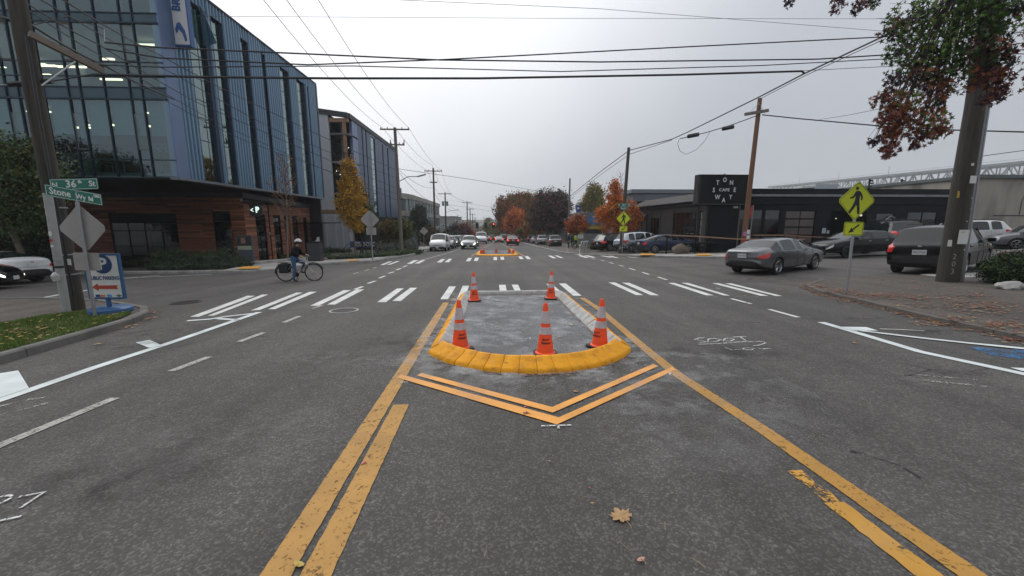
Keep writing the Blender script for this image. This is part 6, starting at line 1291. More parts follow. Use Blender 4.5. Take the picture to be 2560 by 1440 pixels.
wb('panel', (kx0, 28.45, kz0 - .1), (kx1, 28.65, kz1), mat('kiosk grey', (.10, .115, .14), .5, .2, var=.06), KI); hh = kz1 - kz0
wb('map', (kx0 + .05, 28.438, kz0 + hh * .60), (kx1 - .05, 28.448, kz1 - .06), mat('map dark', (.02, .025, .03), .3, var=.6, scale=9, dirt=(.10, .10, .09), dscale=14), KI)
wb('strip', (kx0 + .05, 28.438, kz0 + hh * .44), (kx1 - .05, 28.448, kz0 + hh * .585), mat('pale green strip', (.36, .42, .30), .5, var=.1), KI)
W('map_frame', MB().box(((kx0 + kx1) / 2 - .05, 28.434, kz0 + hh * .79), (.34, .006, .42)), mat('orange map square', (.30, .07, .035), .5), KI); W('map_frame', MB().box(((kx0 + kx1) / 2 - .05, 28.428, kz0 + hh * .79), (.24, .006, .34)), mat('pale map', (.25, .24, .22), .5, var=.4, scale=12), KI)
text('lettering', 'PARKING', .07, M_char, ((kx0 + kx1) / 2 + .25, 28.436, kz0 + hh * .18), U, Z, KI, .001)
# ---- second blue building with open timber stair
B2 = thing('office_building', 'second blue building down the street with an open timber stair at its near corner', 'building', (-19, 60, -2)); YS = 50.2
wb('wall', (-21.6, YS, 4.45), (-19.28, YS + .3, 14.3), M_lgrey, B2); wb('wall', (-21.7, YS - .05, 3.3), (-19.2, YS + .25, 4.44), M_lgrey, B2)
W('roof_edge', MB().add([(-22, YS - .1, 15.1), (-17, YS - .1, 14.45), (-17, YS - .1, 13.9), (-22, YS - .1, 14.5), (-22, YS + .4, 15.1), (-17, YS + .4, 14.45), (-17, YS + .4, 13.9), (-22, YS + .4, 14.5)], [(0, 3, 2, 1), (4, 5, 6, 7), (0, 1, 5, 4), (3, 7, 6, 2), (1, 2, 6, 5)]), M_char, B2)
wb('roof_edge', (-17.4, YS + .401, 13.9), (-16.9, 74, 14.5), M_char, B2)
wb('post', (-17.75, YS + .1, 4.5), (-17.4, YS + .4, 13.4), M_timber, B2); wb('beam', (-19.25, YS + .1, 13.42), (-17.05, YS + .35, 13.88), M_timber, B2); wb('beam', (-24, YS - .6, 2.85), (-16.8, YS - .2, 3.25), M_timber, B2)
for z_ in (5.2, 8.8, 12.0): wb('stair_landing', (-19.25, YS + .05, z_), (-17.0, YS + 3.2, z_ + .18), mat('landing grey', (.12, .12, .13), .6) if z_ != 8.8 else mat('landing pale', (.22, .23, .26), .5), B2)
for i in range(8): wb('rail_post', (-19.2 + i * .3, YS + .06, 8.98), (-19.17 + i * .3, YS + .09, 9.9), M_soff, B2)
wb('rail', (-19.25, YS + .05, 9.9), (-17.0, YS + .1, 9.95), M_soff, B2); wb('rail', (-17.05, YS + .1, 9.9), (-17.0, YS + 1.2, 9.95), M_soff, B2); wb('wall', (-24, YS + 4, -2), (-17.2, YS + 4.2, 14), M_soff, B2); wb('wall', (-19.3, YS + .3, 4.4), (-19.1, YS + 4, 14.2), M_soff, B2)
W('lit_panel', MB().box((-18.6, YS + 3.9, 11.35), (.55, .05, .42)), mat('dim warm panel', (.5, .48, .3), .5, emit=(1, .95, .6, .35), var=0), B2)
for (x, z_) in ((-18.9, 7.9), (-18.5, 7.5), (-18.0, 7.7), (-17.6, 8.2), (-17.3, 10.6)): W('light_bulb', MB().lathe([(0, .05), (.05, 0), (0, -.05)], (x, YS + .5, z_), 8), mat('small bulb', (1, 1, .9), .5, emit=(1, .95, .8, 2.2), var=0), B2)
segY = [51.4, 53.4, 54.5, 55.0, 55.4, 56.6, 57.0, 58.86, 60.9, 62.6, 64.6, 65.2, 66.4, 67.5, 68.2, 70, 72, 74]
for a, b in zip(segY[:-1], segY[1:]):
    if (a, b) in ((58.86, 60.9), (64.6, 65.2), (67.5, 68.2)):
        zz = [2.7, 5, 6.5, 8.5, 10, 12, 13.6]
        for z0_, z1_ in zip(zz[:-1], zz[1:]): wb('window_pane', (-17.15, a + .03, z0_ + .03), (-17.13, b - .03, z1_ - .03), G_side, B2); wb('window_bar', (-17.2, a, z1_ - .03), (-17.1, b, z1_ + .03), M_mull, B2)
        wb('wall', (-17.3, a, 13.63), (-17.0, b, 13.9), M_blue, B2)
    elif (a, b) in ((55.0, 55.4), (56.6, 57.0)): wb('recess', (-17.4, a, 2.6), (-17.25, b, 13.9), M_blue_d, B2)
    else: wb('wall_panel', (-17.3, a + .015, 2.6), (-17.0, b - .015, 13.899), M_blue_l if a == 51.4 else mat('slate blue panel', (.05, .085, .15), .45, .25, var=.08, scale=.6), B2)
wb('interior_lining', (-18.4, 51.5, 2.6), (-18.3, 74, 13.8), M_int, B2); wb('wall', (-30, 74, -3), (-17.31, 74.3, 14.2), M_char, B2); wb('ground_floor', (-17.9, 53.5, -3), (-17.5, 74, 2.58), M_soff, B2); wb('roof', (-30, YS + .5, 13.7), (-17.41, 74, 13.88), M_char, B2)
wb('low_wall', (-23.5, YS - 1.2, -2), (-16.8, YS - .9, 2.8), M_lgrey, B2)
for px in (804, 817, 840, 858, 876): c = V(px, 600, YS - 1.3); wb('pilaster', (c.x - .09, YS - 1.4, -2), (c.x + .09, YS - 1.21, 2.79), mat('white pilaster', (.42, .44, .47), .5, var=.05), B2)
wb('dark_panel', (-24, YS - 1.1, 2.81), (-16.9, YS + .0, 2.84), M_soff, B2); wb('dark_panel', (-23.4, YS - 1.25, .8), (-21.9, YS - 1.21, 2.8), M_soff, B2)
# low letter sign of the plaza and racks
LS = thing('letter_sign', 'low blue sign with white block letters behind the bike racks', 'sign', V(905, 620, 43)); c = V(902, 611, 43)
wb('board', (c.x - 1.1, 43, c.z - .33), (c.x - .35, 43.1, c.z + .33), M_bblue, LS); wb('board', (c.x - .349, 43.02, c.z - .33), (c.x + 1.3, 43.1, c.z + .33), M_bblue, LS)
text('lettering', 'BROOKS', .62, M_swhite, (c.x + .45, 42.99, c.z), U, Z, LS, .02, .86, .02)
ws = V(789, 606, 36); AS = thing('arrow_sign', 'white left pointing arrow board on a thin post by the dark bin', 'sign', ws)
W('post', MB().tube([V(799, 655, 34), V(797, 590, 34)], .04, 8), M_char, AS); W('arrow', MB().prism([(-.32, -.1), (-.05, .2), (-.05, .36), (.16, .36), (.16, -.36), (-.05, -.36)], V(794, 604, 33.9), U, Z, -.02), M_swhite, AS)
for px, py, lb_ in ((790, 652, 'dark square litter bin before the arrow board'),):
    c = G(px, py, .15); t = thing('litter_bin', lb_, 'bin', c); W('body', MB().bb((c.x - .42, c.y - .3, c.z - .1), (c.x + .42, c.y + .3, c.z + 1.25)), M_char, t); W('lid', MB().bb((c.x - .45, c.y - .33, c.z + 1.252), (c.x + .45, c.y + .33, c.z + 1.32)), M_soff, t)
c = G(699, 637, .12); t = thing('litter_bin', 'green round bin with a slanted pale lid by the cedar shopfront', 'bin', c); W('body', MB().lathe([(.32, 0), (.34, 1.0), (.34, 1.1)], c, 18), mat('bin green', (.01, .08, .05), .4), t, 40); W('lid', MB().add([c + Vector((.36 * math.cos(a * .349), .36 * math.sin(a * .349), 1.2 - .12 * math.cos(a * .349))) for a in range(18)], [tuple(range(18))]), M_swhite, t)
def hoop(p, w, h, r, m_, label, group, ang=0.0):
    u = Vector((math.cos(ang), math.sin(ang), 0)); pts = [Vector(p) - u * w / 2] + [Vector(p) + u * (-w / 2 * math.cos(a)) + Vector((0, 0, h - w / 2 + w / 2 * math.sin(a))) for a in [math.pi * i / 10 for i in range(11)]] + [Vector(p) + u * w / 2]
    o = MB().tube(pts, r, 8).build('bike_rack', m_, None, 60); tag(o, label, 'bike rack', group)
nth = ['first', 'second', 'third', 'fourth', 'fifth', 'sixth']
for i, px in enumerate((876, 889, 903, 916, 929, 941)): c = G(px, 635 - i * .3, .1); hoop(c, 1.25, 1.0, .035, M_char, nth[i] + ' dark round hoop from the left in the plaza bike rack row', 'dark bike hoops on the plaza', .9)
for i, px in enumerate((1456, 1461, 1465.5, 1470)): c = G(px, 632 - i * .4, .1); hoop(c, .75, 1.05, .035, M_galv, nth[i] + ' galvanised bike hoop from the left on the far right pavement', 'galvanised bike hoops', .9)
for px, pt_, py, lb_ in ((1449, 612, 637.5, 'nearer white flexible bollard by the galvanised hoops'), (1418, 612, 632, 'farther white flexible bollard left of the galvanised hoops')):
    c = G(px, py, .0); z_ = V(px, pt_, c.y).z - c.z; t = thing('flexible_bollard', lb_, 'bollard', c, group='white flexible bollards'); W('base', MB().lathe([(.16, 0), (.15, .04), (.05, .06)], c, 14), M_swhite, t, 40); W('post', MB().lathe([(.045, .05), (.045, z_), (0, z_ + .01)], c, 12), M_swhite, t, 40)
    for k in (.62, .78): W('band', MB().lathe([(.047, z_ * k), (.047, z_ * (k + .06))], c, 12), M_char, t)
# ---- third, banded glass building
B3 = thing('office_building', 'beige banded glass building with a curved front beyond the second blue building', 'building', (-22, 100, -3)); M_beige = mat('beige concrete band', (.27, .26, .24), .8, var=.08, scale=.5); G_far = mat('teal far window', (.06, .10, .115), .15, var=.25, scale=.4)
curve = [(-30, 77), (-22, 77.5), (-19.2, 79), (-17.6, 82), (-17, 86), (-17, 100), (-17, 114), (-17, 128)]
def band(z0_, z1_, off, m_, nm):
    for a, b in zip(curve[:-1], curve[1:]):
        W(nm, MB().beam(Vector((a[0] - off, a[1], (z0_ + z1_) / 2)), Vector((b[0] - off, b[1], (z0_ + z1_) / 2)), .5, z1_ - z0_), m_, B3)
for k in range(4):
    z0_ = -3.6 + k * 3.35
    band(z0_, z0_ + 1.0, 0, M_beige, 'band')
    if k < 3 or True: band(z0_ + 1.0, z0_ + 3.349, .25, G_far, 'window_strip') if k < 3 else None
    if k < 3:
        for a, b in zip(curve[:-1], curve[1:]):
            n_ = max(2, int((Vector(b) - Vector(a)).length / 1.7))
            for i in range(n_): p = Vector(a).lerp(Vector(b), i / n_); W('mullion', MB().box((p.x + .03, p.y - .03, z0_ + 2.17), (.12, .12, 2.34)), M_beige if i % 3 == 0 else M_char, B3)
wb('roof', (-45, 77.5, 6.3), (-17.3, 128, 7.3), M_beige, B3); wb('penthouse', (-32, 88, 7.31), (-22.2, 100, 9.9), M_char, B3)
W('mural_mark', MB().box((-16.7, 101, 3.2), (.05, 6, .9)), mat('pale blue letters', (.35, .5, .6), .5, var=.3, scale=1), B3)
FB = thing('far_building', 'small flat grey block beyond the banded building', 'building', (-15, 150, -4)); wb('wall', (-22, 140, -5), (-13.5, 170, 3.6), M_beige, FB); wb('roof', (-22.2, 139.8, 3.61), (-13.3, 170, 3.9), M_char, FB)
for i in range(5): wb('window', (-13.52, 142 + i * 5, -.5), (-13.45, 145 + i * 5, 1.5), G_far, FB)
wb('white_roof', (-19.5, 130, -2.5), (-14, 138, 1.2), mat('far white wall', (.35, .37, .40), .7), FB)

# ---- cafe on the right
M_cafe = mat('near black render', (.007, .009, .012), .7, var=.3, scale=1.5, dirt=(.014, .016, .019), dscale=1, spec=.15); M_cafe2 = mat('charcoal brown wall', (.04, .035, .035), .8, var=.2, scale=2, spec=.2); M_band = mat('grey fascia band', (.20, .205, .22), .6, var=.12, scale=2, dirt=(.13, .13, .13))
CF = thing('cafe_building', 'long low black cafe building with grey fascia and glazed garage doors', 'building', (25, 36, -.5)); XC, YC_, XR = 16.5, 31.0, 36.9
of = [(18.85, 21.1, -1, 2.76), (21.3, 22.5, -1, 2.76), (22.95, 25.4, -1, 2.76), (26.6, 29.6, -1, 2.7), (30.4, 31.9, -1, 2.5), (33, 35.5, -1, 2.6)]; os_ = [(31.0, 31.95, -1.2, 2.68), (32.4, 36.5, .66, 2.65), (39.9, 41.6, -1.3, 2.25), (43.0, 45.5, -1.3, 2.7)]
backing(18.7, XR, of, -1, 3.2, 0, YC_, .2, M_cafe, CF); backing(31.0, 46.4, os_, -1.5, 3.5, 1, XC + .2, .2, M_cafe2, CF); wb('wall', (XC + .001, 32.4, -1.5), (XC + .199, 36.5, .66), M_cafe2, CF)
wb('fascia', (18.6, YC_ - .12, 3.201), (XR, YC_ + .2, 3.78), M_cafe, CF); wb('grey_band', (18.6, YC_ - .3, 3.781), (XR + .02, YC_ + .2, 3.95), M_band, CF); wb('parapet', (18.6, YC_ - .16, 3.951), (XR, YC_ + .25, 4.38), M_cafe, CF)
wb('side_fascia', (XC - .15, 31.3, 3.18), (XC + .1, 46.4, 3.5), M_cafe2, CF); wb('grey_band', (XC - .45, 31.4, 3.501), (XC + .15, 46.5, 3.68), M_band, CF)
W('shingle_roof', MB().add([(XC - .44, 31.4, 3.681), (XC + .9, 31.4, 4.25), (XC + .9, 46.5, 4.25), (XC - .44, 46.5, 3.681)], [(0, 1, 2, 3)]), mat('brown shingle', (.05, .042, .038), .9, var=.3, scale=14, bump=.5), CF)
wb('roof', (XC + .9, 31.3, 3.9), (XR, 46.5, 4.24), M_char, CF); wb('wall', (XC, 46.4, -1.5), (XR, 46.6, 4.2), M_cafe, CF); wb('wall', (XR - .2, 31.2, -1), (XR, 46.4, 4.2), M_cafe, CF)
wb('interior_wall', (XC + .5, 38.5, -1), (XR - .3, 38.6, 3.6), mat('cafe interior', (.045, .05, .05), .8, var=.5, scale=.6), CF); wb('floor', (XC + .3, 31.3, -.75), (XR - .3, 46, -.65), M_floor_i, CF)
shopfront(0, 18.85, 21.1, -.6, 2.76, YC_, 2, M_soff, CF, g=G_cafe); shopfront(0, 21.3, 22.5, -.6, 2.76, YC_, 1, M_soff, CF, g=G_cafe); shopfront(0, 30.4, 31.9, -.6, 2.5, YC_, 1, M_soff, CF, g=G_cafe); shopfront(0, 33, 35.5, -.6, 2.6, YC_, 2, M_soff, CF, g=G_cafe)
M_frost = mat('frosted garage pane', (.11, .085, .08), .35, var=.25, scale=1.2)  # brownish reflection painted into the opaque pane colour
for i in range(2):
    for j in range(5): wb('garage_pane', (23.02 + i * 1.2, YC_ + .08, 2.70 - (j + 1) * .64 + .05), (24.13 + i * 1.2, YC_ + .1, 2.70 - j * .64 - .04), M_frost, CF)
wb('garage_frame', (22.95, YC_ + .12, -.6), (25.4, YC_ + .16, 2.76), M_soff, CF)
for j in range(1, 5): wb('garage_rail', (22.95, YC_ + .05, 2.72 - j * .64 - .045), (25.4, YC_ + .11, 2.72 - j * .64 + .045), M_soff, CF)
shopfront(1, 32.4, 36.5, .66, 2.65, XC, 5, M_cafe2, CF, g=G_cafe); shopfront(1, 39.9, 41.6, -1.3, 2.25, XC, 2, M_soff, CF, g=G_cafe); shopfront(1, 43.0, 45.5, -1.3, 2.7, XC, 2, M_soff, CF, g=G_cafe)
for j in range(4):
    for i in range(2): wb('garage_pane', (XC + .08, 31.03 + i * .46, 2.62 - (j + 1) * .6 + .04), (XC + .1, 31.45 + i * .46, 2.62 - j * .6 - .03), mat('pale garage pane', (.17, .18, .18), .25, var=.3, scale=1.5), CF)
for y_ in (32.2, 36.7, 39.6, 41.8): wb('pilaster', (XC - .06, y_ - .1, -1.4), (XC - .001, y_ + .1, 3.18), M_cafe2, CF)
for (x, z_) in ((31.2, .9), (32.0, 1.35), (33.2, 1.0)): pass
W('wall_mark', MB().beam((30.25, YC_ - .02, .85), (30.0, YC_ - .02, 1.6), .03, .09).beam((32.2, YC_ - .02, 1.0), (32.6, YC_ - .02, 1.5), .03, .08).tube([(31.9, YC_ - .03, 2.15), (31.55, YC_ - .03, 2.3), (31.2, YC_ - .03, 2.05), (31.3, YC_ - .03, 1.65), (31.7, YC_ - .03, 1.35), (31.6, YC_ - .03, .95), (31.2, YC_ - .03, .85)], .05, 6), mat('grey logo', (.30, .31, .31), .6, var=.15), CF)
for (x, z_, r_) in ((28.9, 2.35, .09), (26.9, 2.1, .045)): W('wall_lamp', MB().lathe([(0, r_), (r_ * .8, r_ * .6), (r_, 0), (r_ * .8, -r_ * .6), (0, -r_)], (x, YC_ - .2, z_), 12), mat('globe lamp', (.7, .7, .66), .4, emit=(1, .9, .75, .5), var=0), CF, 60)
for (x, z_, w, h) in ((26.2, 1.15, .3, .42), (26.55, 1.05, .2, .25)): W('notice', MB().box((x, YC_ - .01, z_), (w, .01, h)), M_blind, CF)
PY = thing('cafe_sign', 'black box sign with scattered white letters on a dark pylon at the cafe corner', 'sign', (17.4, 30.6, -.5))
wb('pylon', (16.35, 30.3, -1.2), (18.72, 30.98, 3.17), M_cafe, PY); wb('pylon_edge', (16.2, 30.34, -1.2), (16.348, 30.96, 3.17), M_cafe2, PY); wb('pylon_edge', (18.722, 30.34, -1.2), (18.84, 30.96, 3.17), mat('grey steel post', (.13, .13, .135), .5, .3), PY)
wb('sign_box', (15.42, 30.0, 3.19), (19.25, 30.7, 5.32), mat('sign black', (.005, .006, .008), .5, var=.1, spec=.15), PY); wb('sign_edge', (15.25, 30.02, 3.19), (15.419, 30.68, 5.32), M_cafe2, PY); wb('ledge', (15.4, 29.95, 3.12), (19.27, 30.75, 3.188), M_char, PY)
W('finial', MB().lathe([(0, .12), (.05, .08), (.04, 0)], (17.33, 30.3, 5.32), 8), M_soff, PY)
M_let = mat('sign letter pale', (.66, .72, .74), .45, var=.04)
for ch, u_, v_, s_ in (('T', 177, 228, .46), ('O', 249, 200, .46), ('N', 315, 228, .46), ('S', 138, 302, .46), ('E', 347, 300, .46), ('W', 175, 373, .46), ('A', 236, 403, .46), ('Y', 306, 372, .46), ('CAFE', 243, 300, .30)):
    text('letter' if len(ch) == 1 else 'lettering', ch, s_, M_let, V(1750 + u_ / 4, 400 + v_ / 4, 29.99), U, Z, PY, .012, .82 if len(ch) == 1 else 1.1, .006 if len(ch) == 1 else .004, spacing=1.1)
W('floodlight', MB().box(V(1838, 518, 30.2), (.35, .2, .14)), M_galv, PY)
# gear on the roofs and the neighbours
RU = thing('rooftop_unit', 'pale air handling unit on the cafe roof left of the bridge', 'rooftop unit', (27, 40, 4.25)); a = V(2040, 460, 40); b = V(2095, 476, 40); wb('body', (a.x, 40, 4.2), (b.x, 42, a.z), M_lgrey, RU); wb('hood', (a.x - 1.2, 40.2, a.z - .35), (a.x - .01, 41.5, a.z - .15), M_swhite, RU)
for x_, lb_ in ((V(2175, 455, 36).x, 'dark vent pipe with a notched top on the cafe roof, left one'), (V(2257, 447, 36).x, 'dark vent pipe with a notched top on the cafe roof, right one')):
    t = thing('roof_antenna', lb_, 'antenna', (x_, 36, 4.2)); W('mast', MB().bb((x_ - .05, 36, 4.2), (x_ + .05, 36.1, 5.7)), M_soff, t)
    for k in range(4): W('arm', MB().bb((x_ + .051, 36, 4.75 + k * .25), (x_ + .3, 36.08, 4.84 + k * .25)), M_soff, t)
GB = thing('grey_building', 'blue grey flat roofed building rising behind the cafe side wing', 'building', (22, 52, -1)); Mgb = mat('blue grey wall', (.13, .15, .17), .7, var=.1, scale=1); wb('wall', (16.9, 49, -2), (34, 60, 5.3), Mgb, GB); wb('parapet', (16.6, 48.8, 5.301), (34.2, 60, 5.75), mat('slate parapet', (.17, .19, .22), .6, var=.08), GB); wb('recess', (18.3, 48.96, 4.1), (34, 48.995, 5.2), mat('violet grey siding', (.15, .16, .19), .7, var=.06), GB)
CW = thing('concrete_building', 'stained pale concrete wall at the right edge behind the cafe', 'building', (45, 32, 0)); Mcw = mat('stained concrete', (.34, .31, .265), .85, var=.15, scale=1.2, stretch=(1, 1, .3), dirt=(.13, .12, .11), dscale=.8, bump=.2)
wb('wall', (XR + .05, 30, -1), (62, 44, 5.15), Mcw, CW); wb('coping', (XR - .1, 29.8, 5.151), (62, 44, 5.4), mat('green grey coping', (.10, .12, .12), .6), CW)
wb('seam', (XR + 2, 29.97, 2.3), (50, 29.998, 2.36), M_char, CW)
W('arch_outline', MB().tube([(41.0, 29.97, 2.4)] + [(42.0 - math.cos(a) * 1.0, 29.97, 3.4 + math.sin(a) * .9) for a in [math.pi * i / 8 for i in range(9)]] + [(43.0, 29.97, 2.4)], .03, 5), mat('stain grey', (.16, .15, .14), .9), CW)
BR = thing('blue_roof_building', 'pale building with a long blue roof edge behind the cafe', 'building', (36, 50, 0)); p, q = V(2262, 470, 50), V(2490, 447, 46)
W('roof_edge', MB().beam(p, q, .4, .35), mat('blue roof edge', (.03, .12, .24), .5), BR); W('wall', MB().beam(p + Vector((0, .3, -3.3)), q + Vector((0, .3, -3.3)), .3, 6.2), mat('off white wall', (.30, .30, .29), .8), BR)
# wooden counter rails, tables, rock, stop sign
for nm, P_, lb_ in (('a', [(1668, 588, 30), (1740, 591, 29), (1850, 598, 27.8), (2010, 599, 27)], 'long weathered wooden counter rail on black posts before the cafe'), ('b', [(1882, 588, 29.6), (1960, 588, 29.4), (2075, 594, 29.2)], 'shorter wooden counter rail close to the cafe front')):
    P3 = [V(*q) for q in P_]; t = thing('counter_rail', lb_, 'rail', P3[0]); 
    for a, b in zip(P3[:-1], P3[1:]): W('plank', MB().beam(a, b, .34, .07), mat('weathered plank', (.30, .17, .10), .7, var=.3, scale=4), t)
    for p in P3: W('post', MB().bb((p.x - .04, p.y - .04, gz(p.x, p.y) + .05), (p.x + .04, p.y + .04, p.z - .03)), M_soff, t)
for i, (px, py) in enumerate(((1728, 628), (1762, 628))):
    c = V(px, 600, 29.6); c.z = gz(c.x, 29.6) + .12; t = thing('picnic_table', ('left', 'right')[i] + ' black picnic table behind the boulder at the cafe', 'table', c, group='black picnic tables'); 
    W('tabletop', MB().box(c + Vector((0, 0, .78)), (1.3, 1.1, .05)), M_soff, t)
    for s in (-1, 1):
        W('bench', MB().box(c + Vector((s * .85, 0, .47)), (.3, 1.2, .05)), M_soff, t); W('leg', MB().tube([c + Vector((s * .45, 0, .77)), c + Vector((s * .55, 0, .1)), c + Vector((s * .9, 0, .06)), c + Vector((s * .9, 0, .45))], .03, 6), M_soff, t)
def rock(name, c, s, m_, label, cat='rock'):
    bm = bmesh.new(); bmesh.ops.create_icosphere(bm, subdivisions=3, radius=1); from mathutils import noise
    for v in bm.verts: n_ = noise.noise(v.co * 1.3 + Vector(c) * .37) * .35 + noise.noise(v.co * 3.1) * .12; v.co = Vector((v.co.x * s[0], v.co.y * s[1], max(v.co.z, -.35) * s[2])) * (1 + n_)
    me = bpy.data.meshes.new(name); bm.to_mesh(me); bm.free(); me.materials.append(m_); me.polygons.foreach_set('use_smooth', [True] * len(me.polygons)); me.set_sharp_from_angle(angle=R(28)); o = link(name, me); o.location = c; return tag(o, label, cat)
c = Vector((13.95, 29.4, gz(13.95, 29.4) + .12)); rock('boulder', c + Vector((0, 0, .26)), (.62, .45, .5), mat('brown boulder', (.14, .11, .085), .85, var=.3, scale=3, bump=.5, bscale=12), 'large brown boulder at the cafe corner beside the picnic tables')
c = G(2549, 724, .08); rock('stone', c + Vector((0, .2, .05)), (.3, .22, .15), mat('pale stone', (.33, .32, .31), .85, var=.2), 'pale stone at the foot of the clipped bush')
for i, (px, py) in enumerate(((805, 648), (812, 650), (798, 650))): c = G(px, py, .12); rock('stone', c, (.3, .25, .18), mat('reddish stone', (.18, .12, .10), .85, var=.2), ('middle', 'right', 'left')[i] + ' reddish stone beside the dark litter bin')
ss = V(1882, 530, 29.6); sg = thing('stop_sign', 'red stop sign seen almost edge on behind the reddish pole', 'sign', (ss.x, 29.6, gz(ss.x, 29.6))); W('post', MB().tube([(ss.x - .05, 29.6, gz(ss.x, 29.6)), (ss.x, 29.6, ss.z + .5)], .03, 8), M_galv, sg)
W('plate', MB().prism([(.44 * math.cos(R(22.5 + 45 * k)), .50 * math.sin(R(22.5 + 45 * k))) for k in range(8)], ss + Vector((-.12, -.06, 0)), (.72, .69, 0), Z, .006), mat('stop red', (.55, .03, .03), .4), sg)
# traffic signals far down the street
TS = thing('traffic_signal', 'span wire with three distant signal heads, the right one red', 'traffic signal', (8, 104, -3)); a = V(1150, 556, 104); b = V(1275, 566, 104)
W('span_wire', MB().tube([Vector((-9, 104, a.z + .8)), V(1193, 556, 104), V(1214, 557, 104), V(1234, 558, 104), Vector((9.5, 104, b.z + 1.2))], .03, 5), M_wire, TS)
for px in (1193, 1214, 1234):
    c = V(px, 564, 104); W('signal_head', MB().bb((c.x - .2, 103.8, c.z - .62), (c.x + .2, 104.1, c.z + .62)).bb((c.x - .32, 104.101, c.z - .7), (c.x + .32, 104.13, c.z + .7)), M_soff, TS)
    for k in (-.4, 0, .4): W('lens', MB().lathe([(0, -.02), (.13, -.02), (.13, 0)], c + Vector((0, -.22, k)), 12, axis='Y'), mat('red signal', (1, .05, .03), .4, emit=(1, .06, .03, 6), var=0) if (px == 1234 and k == .4) else M_char, TS)
for x in (-9.3, 9.6): W('mast', MB().tube([(x, 104, gz(x, 104)), (x, 104, 3.5)], .12, 8), M_galv, TS)
# small shops on the right beyond the cafe
SB = thing('shop_building', 'low blue and yellow shop behind the orange tree', 'building', (18, 66, -2)); wb('wall', (14.2, 66, -3), (30, 80, 3.4), mat('slate wall', (.12, .13, .15), .7), SB); wb('awning', (13.9, 65, .75), (22, 65.99, 1.15), mat('yellow awning', (.42, .30, .03), .6, var=.1), SB); wb('blue_panel', (14.0, 65.9, 1.6), (17.5, 65.99, 2.7), mat('bright blue panel', (.03, .16, .36), .5, var=.1), SB); wb('yellow_post', (13.9, 65.5, -2.4), (14.6, 65.99, .74), mat('yellow awning', (.42, .30, .03)), SB); wb('window', (15, 65.95, -2.2), (22, 65.995, .5), M_cglass, SB)
S2 = thing('shop_building', 'pale low shops half hidden by the dark maple on the right side', 'building', (14, 100, -3)); wb('wall', (13.6, 82, -4), (32, 130, 1.8), mat('pale shop wall', (.22, .21, .19), .8, var=.12, scale=.4), S2)
for i in range(8): wb('window', (13.55, 84 + i * 5.5, -2.6), (13.6 - .005, 87.5 + i * 5.5, -.2), M_cglass, S2)
wb('white_gate', (13.2, 79.5, -2.8), (14.4, 80, .8), mat('white gate', (.36, .37, .36), .6, var=.3, scale=3, stretch=(9, 1, 1)), S2)
bs = thing('banner_sign', 'small blue square sign on a post above the red leaved small tree', 'sign', V(1446, 600, 58)); c = V(1445.5, 522, 58); wb('plate', (c.x - .32, 57.95, c.z - .45), (c.x + .32, 58, c.z + .45), mat('flag blue', (.02, .07, .30), .5), bs); W('emblem', MB().lathe([(0, -.01), (.15, -.01)], c + Vector((0, -.06, .08)), 14, axis='Y'), M_swhite, bs); W('post', MB().tube([Vector((c.x, 58.05, gz(c.x, 58))), Vector((c.x, 58.05, c.z + .4))], .04, 6), M_galv, bs)
sf = thing('slatted_fence', 'low grey fence with a notice in front of the yellow shop', 'fence', (15, 61, -1.7)); z_ = gz(14, 61)
for i in range(22): wb('slat', (12.2 + i * .3, 61, z_), (12.47 + i * .3, 61.05, z_ + 1.7), M_gpaint, sf)
for k in (.4, 1.4): wb('rail', (12.1, 61.051, z_ + k), (18.9, 61.12, z_ + k + .08), M_gpaint, sf)
wb('notice', (12.5, 60.95, z_ + .95), (13.6, 60.99, z_ + 1.55), M_swhite, sf)
# no parking board behind the bush
nb = V(2520, 636, 12.9); NB = thing('no_parking_sign', 'tilted white and red NO PARKING board behind the clipped bush', 'sign', nb)
u = Vector((1, 0, .10)); v = Vector((-.12, 0, 1)); W('board', MB().prism([(-.42, -.3), (1.0, -.3), (1.0, .13), (-.36, .13)], nb, u, v, -.03), mat('board white', (.50, .47, .46), .6, var=.1), NB); W('red_field', MB().prism([(-.36, -.06), (.0, -.06), (.0, .10), (-.34, .10)], nb + Vector((0, -.004, 0)), u, v, .004), M_red, NB)
text('lettering', 'NO', .17, M_swhite, nb + u * -.17 + v * .02 + Vector((0, -.01, 0)), u, v, NB, .001); text('lettering', 'PARKING', .16, M_red, nb + u * .42 + v * .02 + Vector((0, -.008, 0)), u, v, NB, .001, .9)
text('lettering', 'ANY TIME', .11, M_char, nb + u * .2 + v * -.19 + Vector((0, -.008, 0)), u, v, NB, .001, .9); W('leg', MB().beam(nb + Vector((-.3, .05, -.3)), nb + Vector((-.35, .2, -1.3)), .04, .04).beam(nb + Vector((.8, .05, -.2)), nb + Vector((.85, .2, -1.3)), .04, .04), M_timber, NB)
